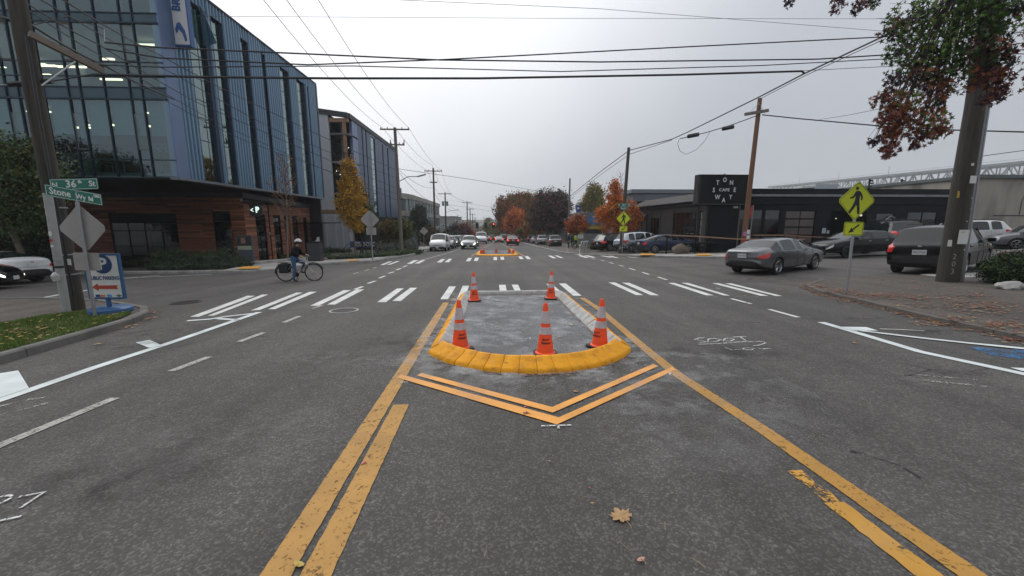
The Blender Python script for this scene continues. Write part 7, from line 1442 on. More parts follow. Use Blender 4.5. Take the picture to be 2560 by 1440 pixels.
# bridge in the fog
BG = thing('truss_bridge', 'high steel truss bridge fading into fog behind the cafe', 'bridge', (504, 520, 0)); M_steel = mat('bridge steel', (.10, .125, .125), .7, var=.1); deck = []
def bgp(y_, z_): return Vector((506 - (y_ - 380) * .02, y_, z_))
zt_ = lambda y_: 57.2 + (y_ - 360) * .018
ysb = [330 + i * 18 for i in range(22)]
for i, (a, b) in enumerate(zip(ysb[:-1], ysb[1:])):
    W('deck', MB().beam(bgp(a, zt_(a)), bgp(b, zt_(b)), 28, 2.2), M_steel, BG)
    mb = MB(); dep = 15
    for off in (-10, 10):
        o_ = Vector((off, 0, 0)); T0, T1 = bgp(a, zt_(a) - 1.2) + o_, bgp(b, zt_(b) - 1.2) + o_; B0, B1 = T0 - Vector((0, 0, dep)), T1 - Vector((0, 0, dep)); m0 = (T0 + T1) / 2; mB = (B0 + B1) / 2
        for p_, q_, w_ in ((B0, B1, 1), (T0, B0, .8), (B0, m0, .8), (m0, B1, .8), (m0, mB, .5), ((T0 + B0) / 2, (B0 + m0) / 2, .5), ((T1 + B1) / 2, (B1 + m0) / 2, .5)): mb.beam(p_, q_, w_, w_)
    W('truss_panel', mb, M_steel, BG); W('railing', MB().beam(bgp(a, zt_(a) + 3) - Vector((14, 0, 0)), bgp(b, zt_(b) + 3) - Vector((14, 0, 0)), .25, .25), M_steel, BG)
    if i % 4 == 1: W('lamp_post', MB().tube([bgp(a, zt_(a)) - Vector((14, 0, 0)), bgp(a, zt_(a) + 11) - Vector((14, 0, 0))], .25, 5), M_steel, BG)
    if i % 5 == 2: W('pier', MB().beam(bgp(a, -5), bgp(a, zt_(a) - dep), 6, 6), M_steel, BG)
# brown brick building behind the camera, mirrored in the glass fronts
BK = thing('brick_building', 'brown brick building behind the viewpoint, seen only mirrored in the glass fronts', 'building', (-10, -40, 0)); Mbk = mat('brown brick', (.13, .055, .035), .85, var=.25, scale=2)
for (x0, x1, h) in ((-75, 30, 5.2),):
    wb('wall', (x0, -44, -1), (x1, -34, h), Mbk, BK); wb('parapet', (x0 - .2, -44, h + .001), (x1 + .2, -33.8, h + .4), M_char, BK)
    for i in range(int((x1 - x0) / 4)): wb('window', (x0 + 1 + i * 4, -34.0, 1.5), (x0 + 3.2 + i * 4, -33.95, 3.6), M_cglass, BK)

# ------------------------------------------------------------------ vegetation
RNG = np.random.default_rng(11)
def leafmat(name, col, var=.35): 
    if name in MATS: return MATS[name]
    m = mat(name, col, .6, var=var, scale=1.3, spec=.3); b = m.node_tree.nodes['Principled BSDF']
    return m
def leaf_mesh(name, C, size, mats, mi, parent=None, flat=0.0, aspect=.6):
    """C: n x 3 leaf centres; four-cornered leaf blades"""
    n = len(C); q = RNG.normal(size=(n, 3)); q[:, 2] += flat * np.sign(q[:, 2]); q /= np.linalg.norm(q, axis=1)[:, None]
    r = RNG.normal(size=(n, 3)); u = np.cross(q, r); u /= np.linalg.norm(u, axis=1)[:, None]; w = np.cross(q, u); s = size * RNG.uniform(.6, 1.35, size=(n, 1))
    P = np.stack([C - u * s * .5, C + w * s * .5 * aspect + q * s * .08, C + u * s * .5, C - w * s * .5 * aspect + q * s * .08], 1).reshape(-1, 3)
    me = bpy.data.meshes.new(name); me.vertices.add(4 * n); me.vertices.foreach_set('co', P.ravel().astype(np.float32)); me.loops.add(4 * n); me.loops.foreach_set('vertex_index', np.arange(4 * n, dtype=np.int32))
    me.polygons.add(n); me.polygons.foreach_set('loop_start', np.arange(0, 4 * n, 4, dtype=np.int32))
    for m_ in mats: me.materials.append(m_)
    me.polygons.foreach_set('material_index', np.asarray(mi, dtype=np.int32)); me.update(calc_edges=True); me.validate()
    return link(name, me, parent, True)
def blob_points(blobs, n, clump=.35, nclump=None, shell=.55):
    """clumped points inside ellipsoids [(centre, radii, weight)]"""
    out = []; wt = np.array([b[2] if len(b) > 2 else np.prod(b[1]) ** (2 / 3) for b in blobs]); wt = wt / wt.sum()
    cid = []
    for (b, w) in zip(blobs, wt):
        k = max(4, int((nclump or n / 45) * w)); d = RNG.normal(size=(k, 3)); d /= np.linalg.norm(d, axis=1)[:, None]; rr = shell + (1 - shell) * RNG.uniform(0, 1, (k, 1)) ** .6; rr = rr * np.where(RNG.uniform(size=(k, 1)) < .16, RNG.uniform(1.1, 1.35, (k, 1)), 1)
        c = np.array(b[0]) + d * rr * np.array(b[1]); m = int(n * w); idx = RNG.integers(0, k, m); cl = clump * RNG.uniform(.5, 1.3, (k, 1))
        out.append(c[idx] + RNG.normal(size=(m, 3)) * cl[idx] * .55); cid.append(idx + len(cid) * 1000)
    return np.concatenate(out), np.concatenate(cid)
def tree(name, label, base, blobs, n, size, cols, trunk_r, bark, branches=None, clump=.5, group=None, cat='tree', nclump=None, aspect=.65):
    base = Vector(base); t = thing(name, label, cat, base, 0, group); C, cid = blob_points(blobs, n, clump, nclump)
    # colour by clump so that light and dark clusters form
    rc = RNG.integers(0, 100, 200000); k = len(cols); wts = np.array([c[1] for c in cols]); cum = np.cumsum(wts / wts.sum()) * 100
    pick = np.searchsorted(cum, (rc[cid] * .7 + RNG.uniform(0, 30, len(cid))).clip(0, 99.9)); o = leaf_mesh('crown', C, size, [c[0] for c in cols], pick.clip(0, k - 1), t, aspect=aspect)
    top = max(blobs, key=lambda b: b[0][2]); tc_ = Vector(top[0]); mb = MB(); zc = min(b[0][2] - b[1][2] for b in blobs); fork = base.lerp(Vector((tc_.x, tc_.y, zc)), 1.0) if True else base
    fork = Vector((base.x * .7 + tc_.x * .3, base.y * .7 + tc_.y * .3, max(zc, base.z + .6)))
    mb.tube([base - Vector((0, 0, .2)), base.lerp(fork, .5) + Vector((random.uniform(-.04, .04), 0, 0)), fork, fork.lerp(tc_, .5), tc_], [trunk_r * 1.15, trunk_r * .9, trunk_r * .75, trunk_r * .5, trunk_r * .2], 9)
    W('trunk', mb, bark, t, 60)
    m2 = MB()
    for i in range(branches or 16):
        b = random.choice(blobs); a = fork.lerp(tc_, random.uniform(0, .8)); e_ = Vector(b[0]) + Vector([random.uniform(-.85, .85) * r for r in b[1]]); mid = a.lerp(e_, .5) + Vector((0, 0, -.15 * (e_ - a).length * .3))
        m2.tube([a, mid, e_], [trunk_r * .35, trunk_r * .2, trunk_r * .06], 5)
        for j in range(3): f = e_ + Vector([random.uniform(-.5, .5) * max(b[1]) * .5 for _ in range(3)]); m2.tube([mid.lerp(e_, .5), f], [trunk_r * .12, trunk_r * .03], 4)
    W('branches', m2, bark, t, 60)
    return t
M_bark = mat('grey brown bark', (.12, .095, .075), .9, var=.3, scale=6, stretch=(4, 4, .6), bump=.5); M_bark_d = mat('dark bark', (.045, .038, .03), .9, var=.3, scale=5, stretch=(4, 4, .6)); M_twig = mat('pale twig bark', (.17, .125, .10), .85, var=.2, scale=6)
g1, g2, g3, g4 = leafmat('leaf deep green', (.042, .080, .028)), leafmat('leaf mid green', (.080, .125, .035)), leafmat('leaf dark green', (.016, .032, .016)), leafmat('leaf olive', (.15, .14, .03))
o1, o2, o3 = leafmat('leaf orange', (.68, .22, .035)), leafmat('leaf burnt orange', (.48, .125, .03)), leafmat('leaf gold', (.58, .31, .035)); y1, y2 = leafmat('leaf amber', (.46, .26, .03)), leafmat('leaf yellow green', (.20, .17, .03))
r1, r2, r3 = leafmat('leaf wine', (.10, .028, .026)), leafmat('leaf brown red', (.19, .055, .032)), leafmat('leaf dark wine', (.035, .016, .018))
def tb(px, py, Y, rx, ry=None, rz=None, w=None):
    """crown blob from a picture position at depth Y, radii in pixels"""
    c = V(px, py, Y); s = Y / 1000.0 * 1.0; ry = ry or rx; b = (tuple(c), (rx * s, (rz or min(rx, ry)) * s, ry * s)); return b if w is None else b + (w,)
# dark maple and autumn trees on the right
bz = lambda px, Y, x=None: (V(px, 600, Y).x, Y, gz(V(px, 600, Y).x, Y))
tree('maple_tree', 'large dark wine coloured maple overhanging the right kerb', bz(1362, 80), [tb(1370, 522, 80, 32, 30), tb(1398, 532, 80, 22, 34), tb(1348, 548, 80, 22, 24), tb(1380, 562, 80, 34, 22), tb(1356, 496, 80, 13, 13), tb(1402, 496, 80, 13, 15), tb(1379, 490, 80, 12, 11), tb(1416, 520, 80, 9, 14)], 21000, .36, [(r3, 4), (r1, 4), (g3, 3), (r2, 2)], .38, M_bark_d, clump=.9, branches=26)
tree('maple_tree', 'big rounded russet and green tree left of the dark maple', bz(1300, 105), [tb(1286, 524, 105, 40, 36), tb(1262, 545, 105, 22, 34), tb(1318, 506, 105, 34, 22), tb(1306, 560, 105, 42, 26), tb(1262, 518, 105, 19, 20), tb(1300, 498, 105, 26, 14)], 28000, .42, [(r2, 4), (leafmat('leaf russet green', (.24, .125, .035)), 4), (g2, 2), (o2, 2)], .4, M_bark_d, clump=1.0, branches=26)
tree('maple_tree', 'bright orange crowned tree in front of the big russet tree', bz(1292, 92), [tb(1288, 548, 92, 22, 28), tb(1275, 560, 92, 14, 16), tb(1300, 570, 92, 16, 16)], 7000, .34, [(o2, 4), (o1, 3), (r2, 3)], .25, M_bark_d, clump=.7)
tree('street_tree', 'tree with dull olive and orange leaves below the dark maple', bz(1318, 88), [tb(1318, 578, 88, 24, 18), tb(1340, 580, 88, 16, 14)], 6000, .3, [(g4, 3), (o2, 2), (g1, 3)], .2, M_bark_d, clump=.6)
tree('street_tree', 'small round orange red street tree beside the bare pole', bz(1441, 52), [tb(1441, 565, 52, 24, 20), tb(1430, 560, 52, 14, 14), tb(1450, 552, 52, 12, 12)], 6500, .19, [(o2, 4), (r2, 3), (o1, 2)], .09, M_bark, clump=.4)
tree('street_tree', 'slim yellow green tree with pointed top behind the orange tree', bz(1486, 90), [tb(1486, 485, 90, 18, 24), tb(1496, 500, 90, 16, 22), tb(1470, 505, 90, 14, 18), tb(1485, 520, 90, 26, 18), tb(1452, 520, 90, 10, 16)], 11000, .34, [(y2, 5), (g4, 3), (y1, 2)], .3, M_bark_d, clump=.7)
tree('maple_tree', 'vivid orange tree with ragged outline at the far right corner', bz(1548, 44), [tb(1536, 490, 44, 15, 34, w=2.2), tb(1548, 530, 44, 30, 28, w=4.5), tb(1512, 535, 44, 22, 16, w=1.6), tb(1572, 530, 44, 22, 22, w=1.8), tb(1590, 545, 44, 14, 14, w=.8), tb(1532, 562, 44, 28, 18, w=2.5), tb(1566, 565, 44, 26, 18, w=2.0), tb(1500, 545, 44, 10, 8, w=.4), tb(1538, 462, 44, 6, 12, w=.4)], 17000, .17, [(o1, 5), (o2, 4), (o3, 2), (g4, 1)], .16, M_bark_d, clump=.42, branches=40)
def bare_tree(name, label, base, top, spread, r, n, leaves=0, cols=None, size=.1, start=.35, group=None):
    base, top = Vector(base), Vector(top); t = thing(name, label, 'tree', base, 0, group); m = MB(); m.tube([base - Vector((0, 0, .1)), base.lerp(top, .5) + Vector((.03, 0, 0)), top], [r, r * .65, r * .12], 8); W('trunk', m, M_twig, t, 60)
    m = MB(); tips = []
    for i in range(n):
        f = start + (1 - start) * (i / n) ** .9; a = base.lerp(top, f); an = i * 2.4 + random.uniform(-.4, .4); ln = spread * (1.1 - f * .75) * random.uniform(.7, 1.15)
        e_ = a + Vector((math.cos(an) * ln * .75, math.sin(an) * ln * .75, ln * random.uniform(.55, 1.0))); mid = a.lerp(e_, .5) - Vector((0, 0, ln * .06)); m.tube([a, mid, e_], [r * .32, r * .2, r * .06], 5)
        for j in range(6):
            b = a.lerp(e_, random.uniform(.3, .95)); f2 = b + Vector((random.uniform(-1, 1), random.uniform(-1, 1), random.uniform(.1, 1))) * ln * .33; m.tube([b, f2], [r * .12, r * .03], 4); tips.append(f2); tips.append(b.lerp(f2, .6))
    W('branches', m, M_twig, t, 60)
    if leaves:
        P = np.array([tuple(random.choice(tips)) for _ in range(leaves)]) + RNG.normal(size=(leaves, 3)) * .10; o = leaf_mesh('leaves', P, size, cols, RNG.integers(0, len(cols), leaves), t); o['kind'] = 'stuff'
    return t
b_ = Vector((V(718, 640, 29).x, 29, gz(-15, 29) + .1)); bare_tree('young_tree', 'nearly leafless young tree with a few brown leaves before the cedar shopfront', b_, V(712, 400, 29), 2.0, .085, 34, 420, [r2, LM[0], y1], .11)
b_ = Vector((V(540, 640, 60).x, 60, 0)); bare_tree('young_tree', 'thin bare twigs of a tree rising behind the orange tree', bz(1556, 56), V(1552, 432, 56), 2.2, .07, 26)
# golden columnar tree and its neighbours on the left
tree('street_tree', 'tall narrow golden tree before the open timber stair', bz(886, 34), [tb(874, 425, 34, 15, 22, w=.7), tb(876, 462, 34, 24, 26, w=1.2), tb(874, 500, 34, 32, 28, w=1.9), tb(882, 532, 34, 30, 26, w=1.6), tb(890, 560, 34, 16, 18, w=.6)], 12000, .15, [(y1, 5), (o3, 3), (y2, 2)], .07, M_twig, clump=.32, branches=26)
tree('street_tree', 'greener tree with olive leaves right behind the golden tree', bz(905, 39), [tb(902, 500, 39, 16, 30, w=.8), tb(912, 540, 39, 24, 26, w=1.3), tb(922, 562, 39, 20, 20, w=.9), tb(896, 560, 39, 20, 14, w=.6)], 9000, .16, [(g4, 4), (g1, 4), (y2, 2)], .08, M_bark_d, clump=.35)
for px, py, Y, rx, ry, cs_, lb_ in ((972, 574, 42, 20, 22, [(g1, 4), (r2, 2), (g4, 2)], 'small dark tree, left of a pair behind the grey plaza shrubs'), (1004, 572, 42, 20, 22, [(g1, 4), (g4, 3), (y2, 1)], 'small dark green tree, right of a pair behind the grey plaza shrubs')):
    tree('small_tree', lb_, bz(px, Y), [tb(px, py, Y, rx, ry), tb(px - 6, py + 8, Y, rx * .8, ry * .7), tb(px + 7, py + 5, Y, rx * .8, ry * .8)], 8000, .16, cs_, .07, M_bark_d, clump=.4, group='small trees behind the plaza shrubs')
tree('pine_tree', 'dense dark conifer before the banded glass building', bz(1047, 76), [tb(1047, 535, 76, 16, 22), tb(1048, 560, 76, 24, 22), tb(1040, 548, 76, 16, 16), tb(1058, 572, 76, 20, 14)], 13000, .25, [(g3, 6), (g1, 4)], .25, M_bark_d, clump=.6)
for px, py, Y, rx, ry, cs_, lb_ in ((1075, 590, 70, 20, 14, [(g1, 4), (r2, 2), (g4, 2)], 'low rust and green tree behind the parked van'), (1140, 580, 95, 14, 16, [(r1, 4), (r3, 3), (r2, 2)], 'dark wine street tree left of the far poles'), (1160, 578, 100, 12, 16, [(r1, 3), (r2, 3)], 'reddish street tree among the far left poles'), (1118, 596, 85, 14, 8, [(g1, 3), (g3, 3)], 'low green tree behind the parked row'), (1128, 585, 90, 10, 12, [(r3, 3), (g3, 2)], 'dark small tree beside the transformer pole'), (1180, 590, 125, 8, 12, [(o2, 3), (r2, 2)], 'orange brown tree beyond the far poles'), (1222, 568, 150, 12, 24, [(leafmat('leaf far olive', (.20, .17, .06)), 4), (y2, 3)], 'pale olive tree at the end of the street'), (1238, 578, 140, 10, 16, [(leafmat('leaf far olive', (.20, .17, .06)), 4), (g4, 2)], 'smaller olive tree just right of the pale one at the street end')):
    tree('street_tree', lb_, bz(px, Y), [tb(px, py, Y, rx, ry), tb(px - rx * .4, py + ry * .3, Y, rx * .7, ry * .6), tb(px + rx * .4, py + ry * .2, Y, rx * .7, ry * .7)], 5000, .34, cs_, .15, M_bark_d, clump=.7)
# dark trees at the left edge
tree('street_tree', 'dark green tree with yellowing leaves left of the big left pole', bz(60, 20.5), [tb(25, 410, 20.5, 60, 55, w=3), tb(85, 425, 20.5, 38, 50, w=1.4), tb(0, 470, 20.5, 80, 70, w=4), tb(70, 480, 20.5, 50, 50, w=2), tb(-70, 390, 20.5, 80, 80, w=3), tb(150, 445, 20.5, 20, 18, w=.2), tb(15, 540, 20.5, 60, 35, w=1.6)], 26000, .13, [(g1, 4), (g2, 5), (g3, 2), (g4, 3)], .14, M_bark, clump=.45, branches=40)
tree('street_tree', 'darker tree behind, with pale trunk at the left edge', bz(105, 23.5), [tb(70, 540, 23.5, 45, 40, w=1.2), tb(0, 560, 23.5, 80, 60, w=3), tb(-80, 520, 23.5, 100, 80, w=3), tb(40, 600, 23.5, 60, 35, w=1.5), tb(-40, 610, 23.5, 70, 40, w=2)], 20000, .15, [(g3, 6), (g1, 3)], .17, M_bark, clump=.5, branches=30)
# shrubs, hedges, ground cover
def shrub(name, label, pxs, h, n, size, cols, group=None, cat='shrub', kind=None, w=.6, clump=.16, z0=.1):
    """row of leafy mounds along ground points"""
    P = [Vector(G(*p)) for p in pxs]; bl = []
    for a, b in zip(P[:-1], P[1:]):
        k = max(1, int((b - a).length / (w * .7)))
        for i in range(k): c = a.lerp(b, i / k); hh = h * random.uniform(.75, 1.15); bl.append(((c.x + random.uniform(-.1, .1), c.y + random.uniform(-.2, .2), gz(c.x, c.y) + z0 + hh * .42), (w * random.uniform(.8, 1.2), w * random.uniform(.8, 1.2), hh * .55)))
    C, cid = blob_points(bl, n, clump, shell=.7); C[:, 2] = np.maximum(C[:, 2], np.array([gz(x, y) for x, y in C[:, :2]]) + z0); rc = RNG.integers(0, len(cols), 100000)
    t = thing(name, label, cat, (P[0].x, P[0].y, gz(P[0].x, P[0].y)), 0, group, kind); o = leaf_mesh('foliage', C, size, cols, np.where(RNG.uniform(size=len(C)) < .5, rc[cid % 100000], RNG.integers(0, len(cols), len(C))), t); o['kind'] = 'stuff'
    m = MB()
    for b in bl:
        for j in range(4): m.tube([(b[0][0], b[0][1], b[0][2] - b[1][2]), (b[0][0] + random.uniform(-.6, .6) * b[1][0], b[0][1] + random.uniform(-.6, .6) * b[1][1], b[0][2] + random.uniform(0, .7) * b[1][2])], [.012, .004], 4)
    W('stems', m, M_bark_d, t)
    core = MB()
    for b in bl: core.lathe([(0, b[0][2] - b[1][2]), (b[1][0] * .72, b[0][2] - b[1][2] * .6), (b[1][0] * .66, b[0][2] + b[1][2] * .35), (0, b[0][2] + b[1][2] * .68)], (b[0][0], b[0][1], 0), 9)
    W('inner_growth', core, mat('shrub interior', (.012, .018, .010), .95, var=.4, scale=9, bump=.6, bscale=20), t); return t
shrub('hedge', 'dark clipped hedge mound on the far left corner by the kiosk', [(410, 672), (470, 672), (530, 670), (585, 664)], .95, 15000, .075, [g1, g3, g2], cat='hedge', w=.75)
shrub('hedge', 'lower dark groundcover hedge spilling toward the kerb', [(400, 679), (460, 679), (540, 677), (600, 672), (620, 668)], .42, 9000, .07, [g3, g1, g3], cat='hedge', w=.55)
shrub('shrub', 'small grassy tuft of green behind the hedge under the shop window', [(470, 655), (490, 655)], .9, 2500, .07, [g2, g1])
shrub('hedge', 'low green planting in the bed before the cedar shopfront', [(645, 648), (690, 646), (730, 645)], .42, 6000, .07, [g2, g1, g4], cat='hedge', w=.5)
shrub('hedge', 'strip of low dark planting by the shop window at the left', [(250, 672), (320, 671), (395, 668)], .38, 6000, .07, [g3, g2], cat='hedge', w=.5)
shrub('ground_cover', 'bright green ground cover on the plaza bank below the sign post', [(810, 652), (850, 652), (900, 650), (950, 646), (1000, 640), (1050, 634)], .38, 15000, .075, [g1, g2, g2, g1], cat='ground cover', w=.7)
shrub('ground_cover', 'ground cover behind the bike hoops with white specks', [(800, 636), (840, 634), (880, 633)], .5, 7000, .08, [g1, g3, g2], cat='ground cover', w=.7)
gs1, gs2 = leafmat('leaf grey sage', (.20, .215, .20), .2), leafmat('leaf sage green', (.11, .135, .10), .25)
shrub('shrub', 'pale grey green shrubs on the plaza bank left of the parked van', [(958, 636), (985, 634), (1010, 631), (1038, 628)], 1.05, 13000, .10, [gs1, gs2, gs1, g1], w=.8, clump=.22)
pk1, pk2 = leafmat('plume beige pink', (.33, .21, .16), .2), leafmat('plume tan', (.24, .16, .11), .2)
shrub('ornamental_grass', 'beige pink plumed grass behind the grey green shrubs', [(962, 624), (984, 622), (998, 622)], 1.5, 5000, .12, [pk1, pk2, g4], cat='grass clump', w=.7, clump=.25)
c = G(2530, 722, .08); 
shrub('bush', 'clipped dark evergreen bush at the right edge', [(2500, 712), (2560, 712), (2640, 712)], 1.05, 26000, .05, [g3, g1, g3, g2], cat='bush', w=.62, clump=.12)
shrub('shrub', 'low shrubs and weeds by the fence left of the black hatchback', [(1485, 626), (1505, 625)], .6, 2500, .12, [g1, g4], w=.5)
shrub('hedge', 'dark growth along the plaza low wall beneath the golden tree', [(815, 630), (860, 628), (915, 627), (950, 626)], .7, 7000, .10, [g3, g1], cat='hedge', w=.7)
# grass strip at the near left kerb
gpoly = gl((-60, 905), (0, 890), (120, 862), (240, 828), (330, 806), (372, 790), (340, 787), (260, 790), (130, 800), (0, 822), (-60, 835))
def in_poly(x, y, P):
    r = False; j = len(P) - 1
    for i in range(len(P)):
        if (P[i][1] > y) != (P[j][1] > y) and x < (P[j][0] - P[i][0]) * (y - P[i][1]) / (P[j][1] - P[i][1]) + P[i][0]: r = not r
        j = i
    return r
gpoly = [(-7.32, -5), (-7.30, 5.8), (-7.4, 6.8), (-7.56, 7.7), (-7.8, 8.5), (-8.15, 9.15), (-8.7, 9.6), (-9.4, 9.7), (-9.9, 9.0), (-10.1, 7.0), (-10.0, 4.0), (-10, -5)]
o = sheet('soil_strip', gpoly, .135, mat('mossy soil', (.038, .060, .012), .95, var=.6, scale=9, bump=.8, bscale=30, dirt=(.055, .035, .018), dscale=3, spec=.1), nlp)
n = 42000; xs = RNG.uniform(-10.1, -7.3, n); ys_ = 9.75 - RNG.uniform(0, 1, n) ** 1.5 * 5.8; keep = [i for i in range(n) if in_poly(xs[i], ys_[i], gpoly)]
from mathutils import noise as mnoise
P = []; mi = []
vs = []; 
for i in keep:
    x, y = xs[i], ys_[i]; d = mnoise.noise((x * 1.1, y * 1.1, 0)); 
    if d < -.12 and random.random() < .75: continue
    z = gz(x, y) + .135; h = random.uniform(.02, .055) * (1 + d); a = random.uniform(0, 6.28); w = .006; lx, ly = random.uniform(-.03, .03), random.uniform(-.03, .03)
    vs += [(x - w * math.cos(a), y - w * math.sin(a), z), (x + w * math.cos(a), y + w * math.sin(a), z), (x + lx, y + ly, z + h)]; mi.append(0 if random.random() < .6 else 1 if random.random() < .8 else 2)
me = bpy.data.meshes.new('grass'); me.from_pydata(vs, [], [(3 * i, 3 * i + 1, 3 * i + 2) for i in range(len(mi))])
for m_ in (leafmat('grass green', (.085, .15, .022)), leafmat('grass light', (.14, .19, .035)), leafmat('grass straw', (.22, .17, .08))): me.materials.append(m_)
me.polygons.foreach_set('material_index', mi); go = link('grass', me); tag(go, 'short bright green grass of the near left kerb strip', 'grass', kind='stuff')
# fallen leaves
star = [(0, -.5), (.10, -.22), (.42, -.30), (.30, -.02), (.5, .18), (.24, .18), (.22, .42), (0, .28), (-.22, .42), (-.24, .18), (-.5, .18), (-.30, -.02), (-.42, -.30), (-.10, -.22)]
star = [(x, y) for x, y in star]
def leaves_on_ground(name, label, spots, size, cols, h=.015, up=.25):
    mb = MB()
    for (x, y) in spots:
        s = size * random.uniform(.55, 1.25); a = random.uniform(0, 6.28); ca, sa = math.cos(a), math.sin(a); tx, ty = random.uniform(-up, up), random.uniform(-up, up); z = gz(x, y) + h + random.uniform(.0, .012); cr = random.uniform(-.25, .5)
        pts = []
        for (u, v) in (star if s > .06 else [(-.5, 0), (-.1, -.3), (.4, -.15), (.5, .1), (.05, .35)]):
            X, Y = (u * ca - v * sa) * s, (u * sa + v * ca) * s * .9; pts.append((x + X, y + Y, z + abs(X * tx) + abs(Y * ty) + abs(u) * cr * s * .3))
        k = len(pts); c = (x, y, z + .002); b = len(mb.v); mb.v += pts + [c]; m_ = random.choice(range(len(cols)))
        for i in range(k): mb.f.append((b + i, b + (i + 1) % k, b + k)); mb.m.append(m_)
    o = mb.build(name, cols); tag(o, label, 'fallen leaves', kind='stuff'); return o
def scat(cx, cy, sx, sy, n): return [(random.gauss(cx, sx), random.gauss(cy, sy)) for _ in range(n)]
sp = []
for (px, py, wpx, hpx, n) in ((2010, 712, 25, 6, 60), (2045, 722, 22, 6, 90), (2110, 735, 40, 5, 110), (2190, 745, 60, 6, 130), (2290, 752, 80, 8, 130), (2150, 752, 60, 6, 60), (2260, 775, 60, 8, 50), (2400, 770, 90, 14, 120), (2360, 808, 60, 8, 90), (2480, 780, 60, 18, 120), (2500, 825, 60, 9, 110), (2080, 742, 40, 6, 50), (1950, 730, 40, 12, 30), (2430, 745, 60, 8, 80), (2200, 712, 80, 8, 50), (2330, 722, 80, 8, 40), (1880, 745, 40, 10, 10), (2530, 850, 30, 8, 40)):
    for _ in range(n): g = G(random.gauss(px, wpx * .6), random.gauss(py, hpx * .6)); sp.append((g.x, g.y))
inR = [p for p in sp if in_poly(p[0], p[1], nr_curb + [(46, -6)])]; outR = [p for p in sp if not in_poly(p[0], p[1], nr_curb + [(46, -6)])]
leaves_on_ground('fallen_leaves', 'drift of russet and tan leaves over the near right pavement', inR, .078, [LM[0], LM[0], LM[0], LM[1], LM[2]], h=.092); leaves_on_ground('fallen_leaves', 'scattered leaves on the road beside the near right kerb', outR, .075, [LM[0], LM[0], LM[1], LM[2]], h=.012)
kl = []
for a, b in zip(nr_curb[1:6], nr_curb[2:7]):
    for _ in range(60): t_ = random.random(); kl.append((a[0] + (b[0] - a[0]) * t_ - abs(random.gauss(0, .1)) - .02, a[1] + (b[1] - a[1]) * t_))
leaves_on_ground('fallen_leaves', 'leaves heaped in the gutter along the near right kerb', kl, .08, [LM[0], LM[0], LM[1], LM[2]], h=.012)
sl = []
for _ in range(300):
    x, y = random.uniform(-10, -7.4), random.choice((random.uniform(4.5, 7.5), random.uniform(4.5, 9.5)))
    if in_poly(x, y, gpoly): sl.append((x, y))
leaves_on_ground('fallen_leaves', 'brown leaves lying in the near left grass strip', sl, .075, [LM[0], LM[1], LM[1], LM[3]], h=.165)
kl = []
for a, b in zip(nl_curb[3:9], nl_curb[4:10]):
    for _ in range(16): t_ = random.random(); kl.append((a[0] + (b[0] - a[0]) * t_ + abs(random.gauss(0, .12)) + .03, a[1] + (b[1] - a[1]) * t_))
leaves_on_ground('fallen_leaves', 'leaves in the gutter around the near left corner', kl, .08, [LM[0], LM[1], LM[2]], h=.012)
isp = [(random.uniform(-.6, 1.8), random.uniform(6, 11.6)) for _ in range(12)]; leaves_on_ground('fallen_leaves', 'few tan leaves resting inside the near island', isp, .08, [LM[1], LM[3]], h=.035)
def one_leaf(px, py, size, m_, label, curl=.3, rz=0, shape=None):
    c = G(px, py, .012); mb = MB(); pts = []; ca, sa = math.cos(rz), math.sin(rz)
    big = [(0, -.5), (.03, -.30), (.16, -.36), (.26, -.26), (.20, -.16), (.40, -.20), (.52, -.06), (.38, .02), (.56, .18), (.34, .20), (.30, .34), (.16, .24), (.12, .44), (0, .54), (-.12, .42), (-.16, .24), (-.32, .34), (-.34, .18), (-.55, .16), (-.40, .0), (-.52, -.1), (-.36, -.18), (-.20, -.16), (-.24, -.28), (-.14, -.36), (-.03, -.30)]
    S = shape or big
    for (u, v) in S: X, Y = (u * ca - v * sa) * size, (u * sa + v * ca) * size; r = math.hypot(u, v); pts.append((c.x + X, c.y + Y, c.z + curl * size * (r * r) * (.6 + .4 * math.sin(7 * math.atan2(v, u)))))
    k = len(pts); mb.v = pts + [(c.x, c.y, c.z + .004)]
    for i in range(k): mb.f.append((i, (i + 1) % k, k)); mb.m.append(0)
    mb.tube([(c.x, c.y, c.z + .004), (c.x - sa * -.5 * size * -1 * 0 + ca * .0 + sa * .5 * size, c.y - ca * .5 * size, c.z + .01), (c.x + sa * .75 * size, c.y - ca * .75 * size, c.z + .004)], .0025, 4, mi=0)
    o = mb.build('fallen_leaf', m_); tag(o, label, 'leaf', 'single fallen leaves')
oval = [(-.5, 0), (-.3, -.2), (0, -.26), (.3, -.18), (.5, 0), (.3, .2), (0, .25), (-.3, .18)]
one_leaf(1553, 1290, .145, LM[1], 'large tan maple leaf lying flat in the foreground lane', .35, .3); one_leaf(910, 1157, .05, LM[4], 'small pink leaf touching the left yellow line', .4, 1, oval); one_leaf(748, 1411, .075, LM[3], 'curled yellow green leaf between the double yellow lines', .9, -.5, oval)
one_leaf(1602, 1398, .055, mat('leaf pale salmon', (.45, .26, .18), .6, var=.2), 'pale salmon leaf near the bottom edge', .4, .4, oval); one_leaf(1440, 978, .06, LM[1], 'tan leaf inside the chevron below the island', .4, 2); one_leaf(1315, 1033, .07, LM[0], 'brown leaf stuck on the lower orange chevron line', .3, 1); one_leaf(1313, 1016, .05, LM[4], 'pinkish leaf between the chevron lines', .3, 1, oval)
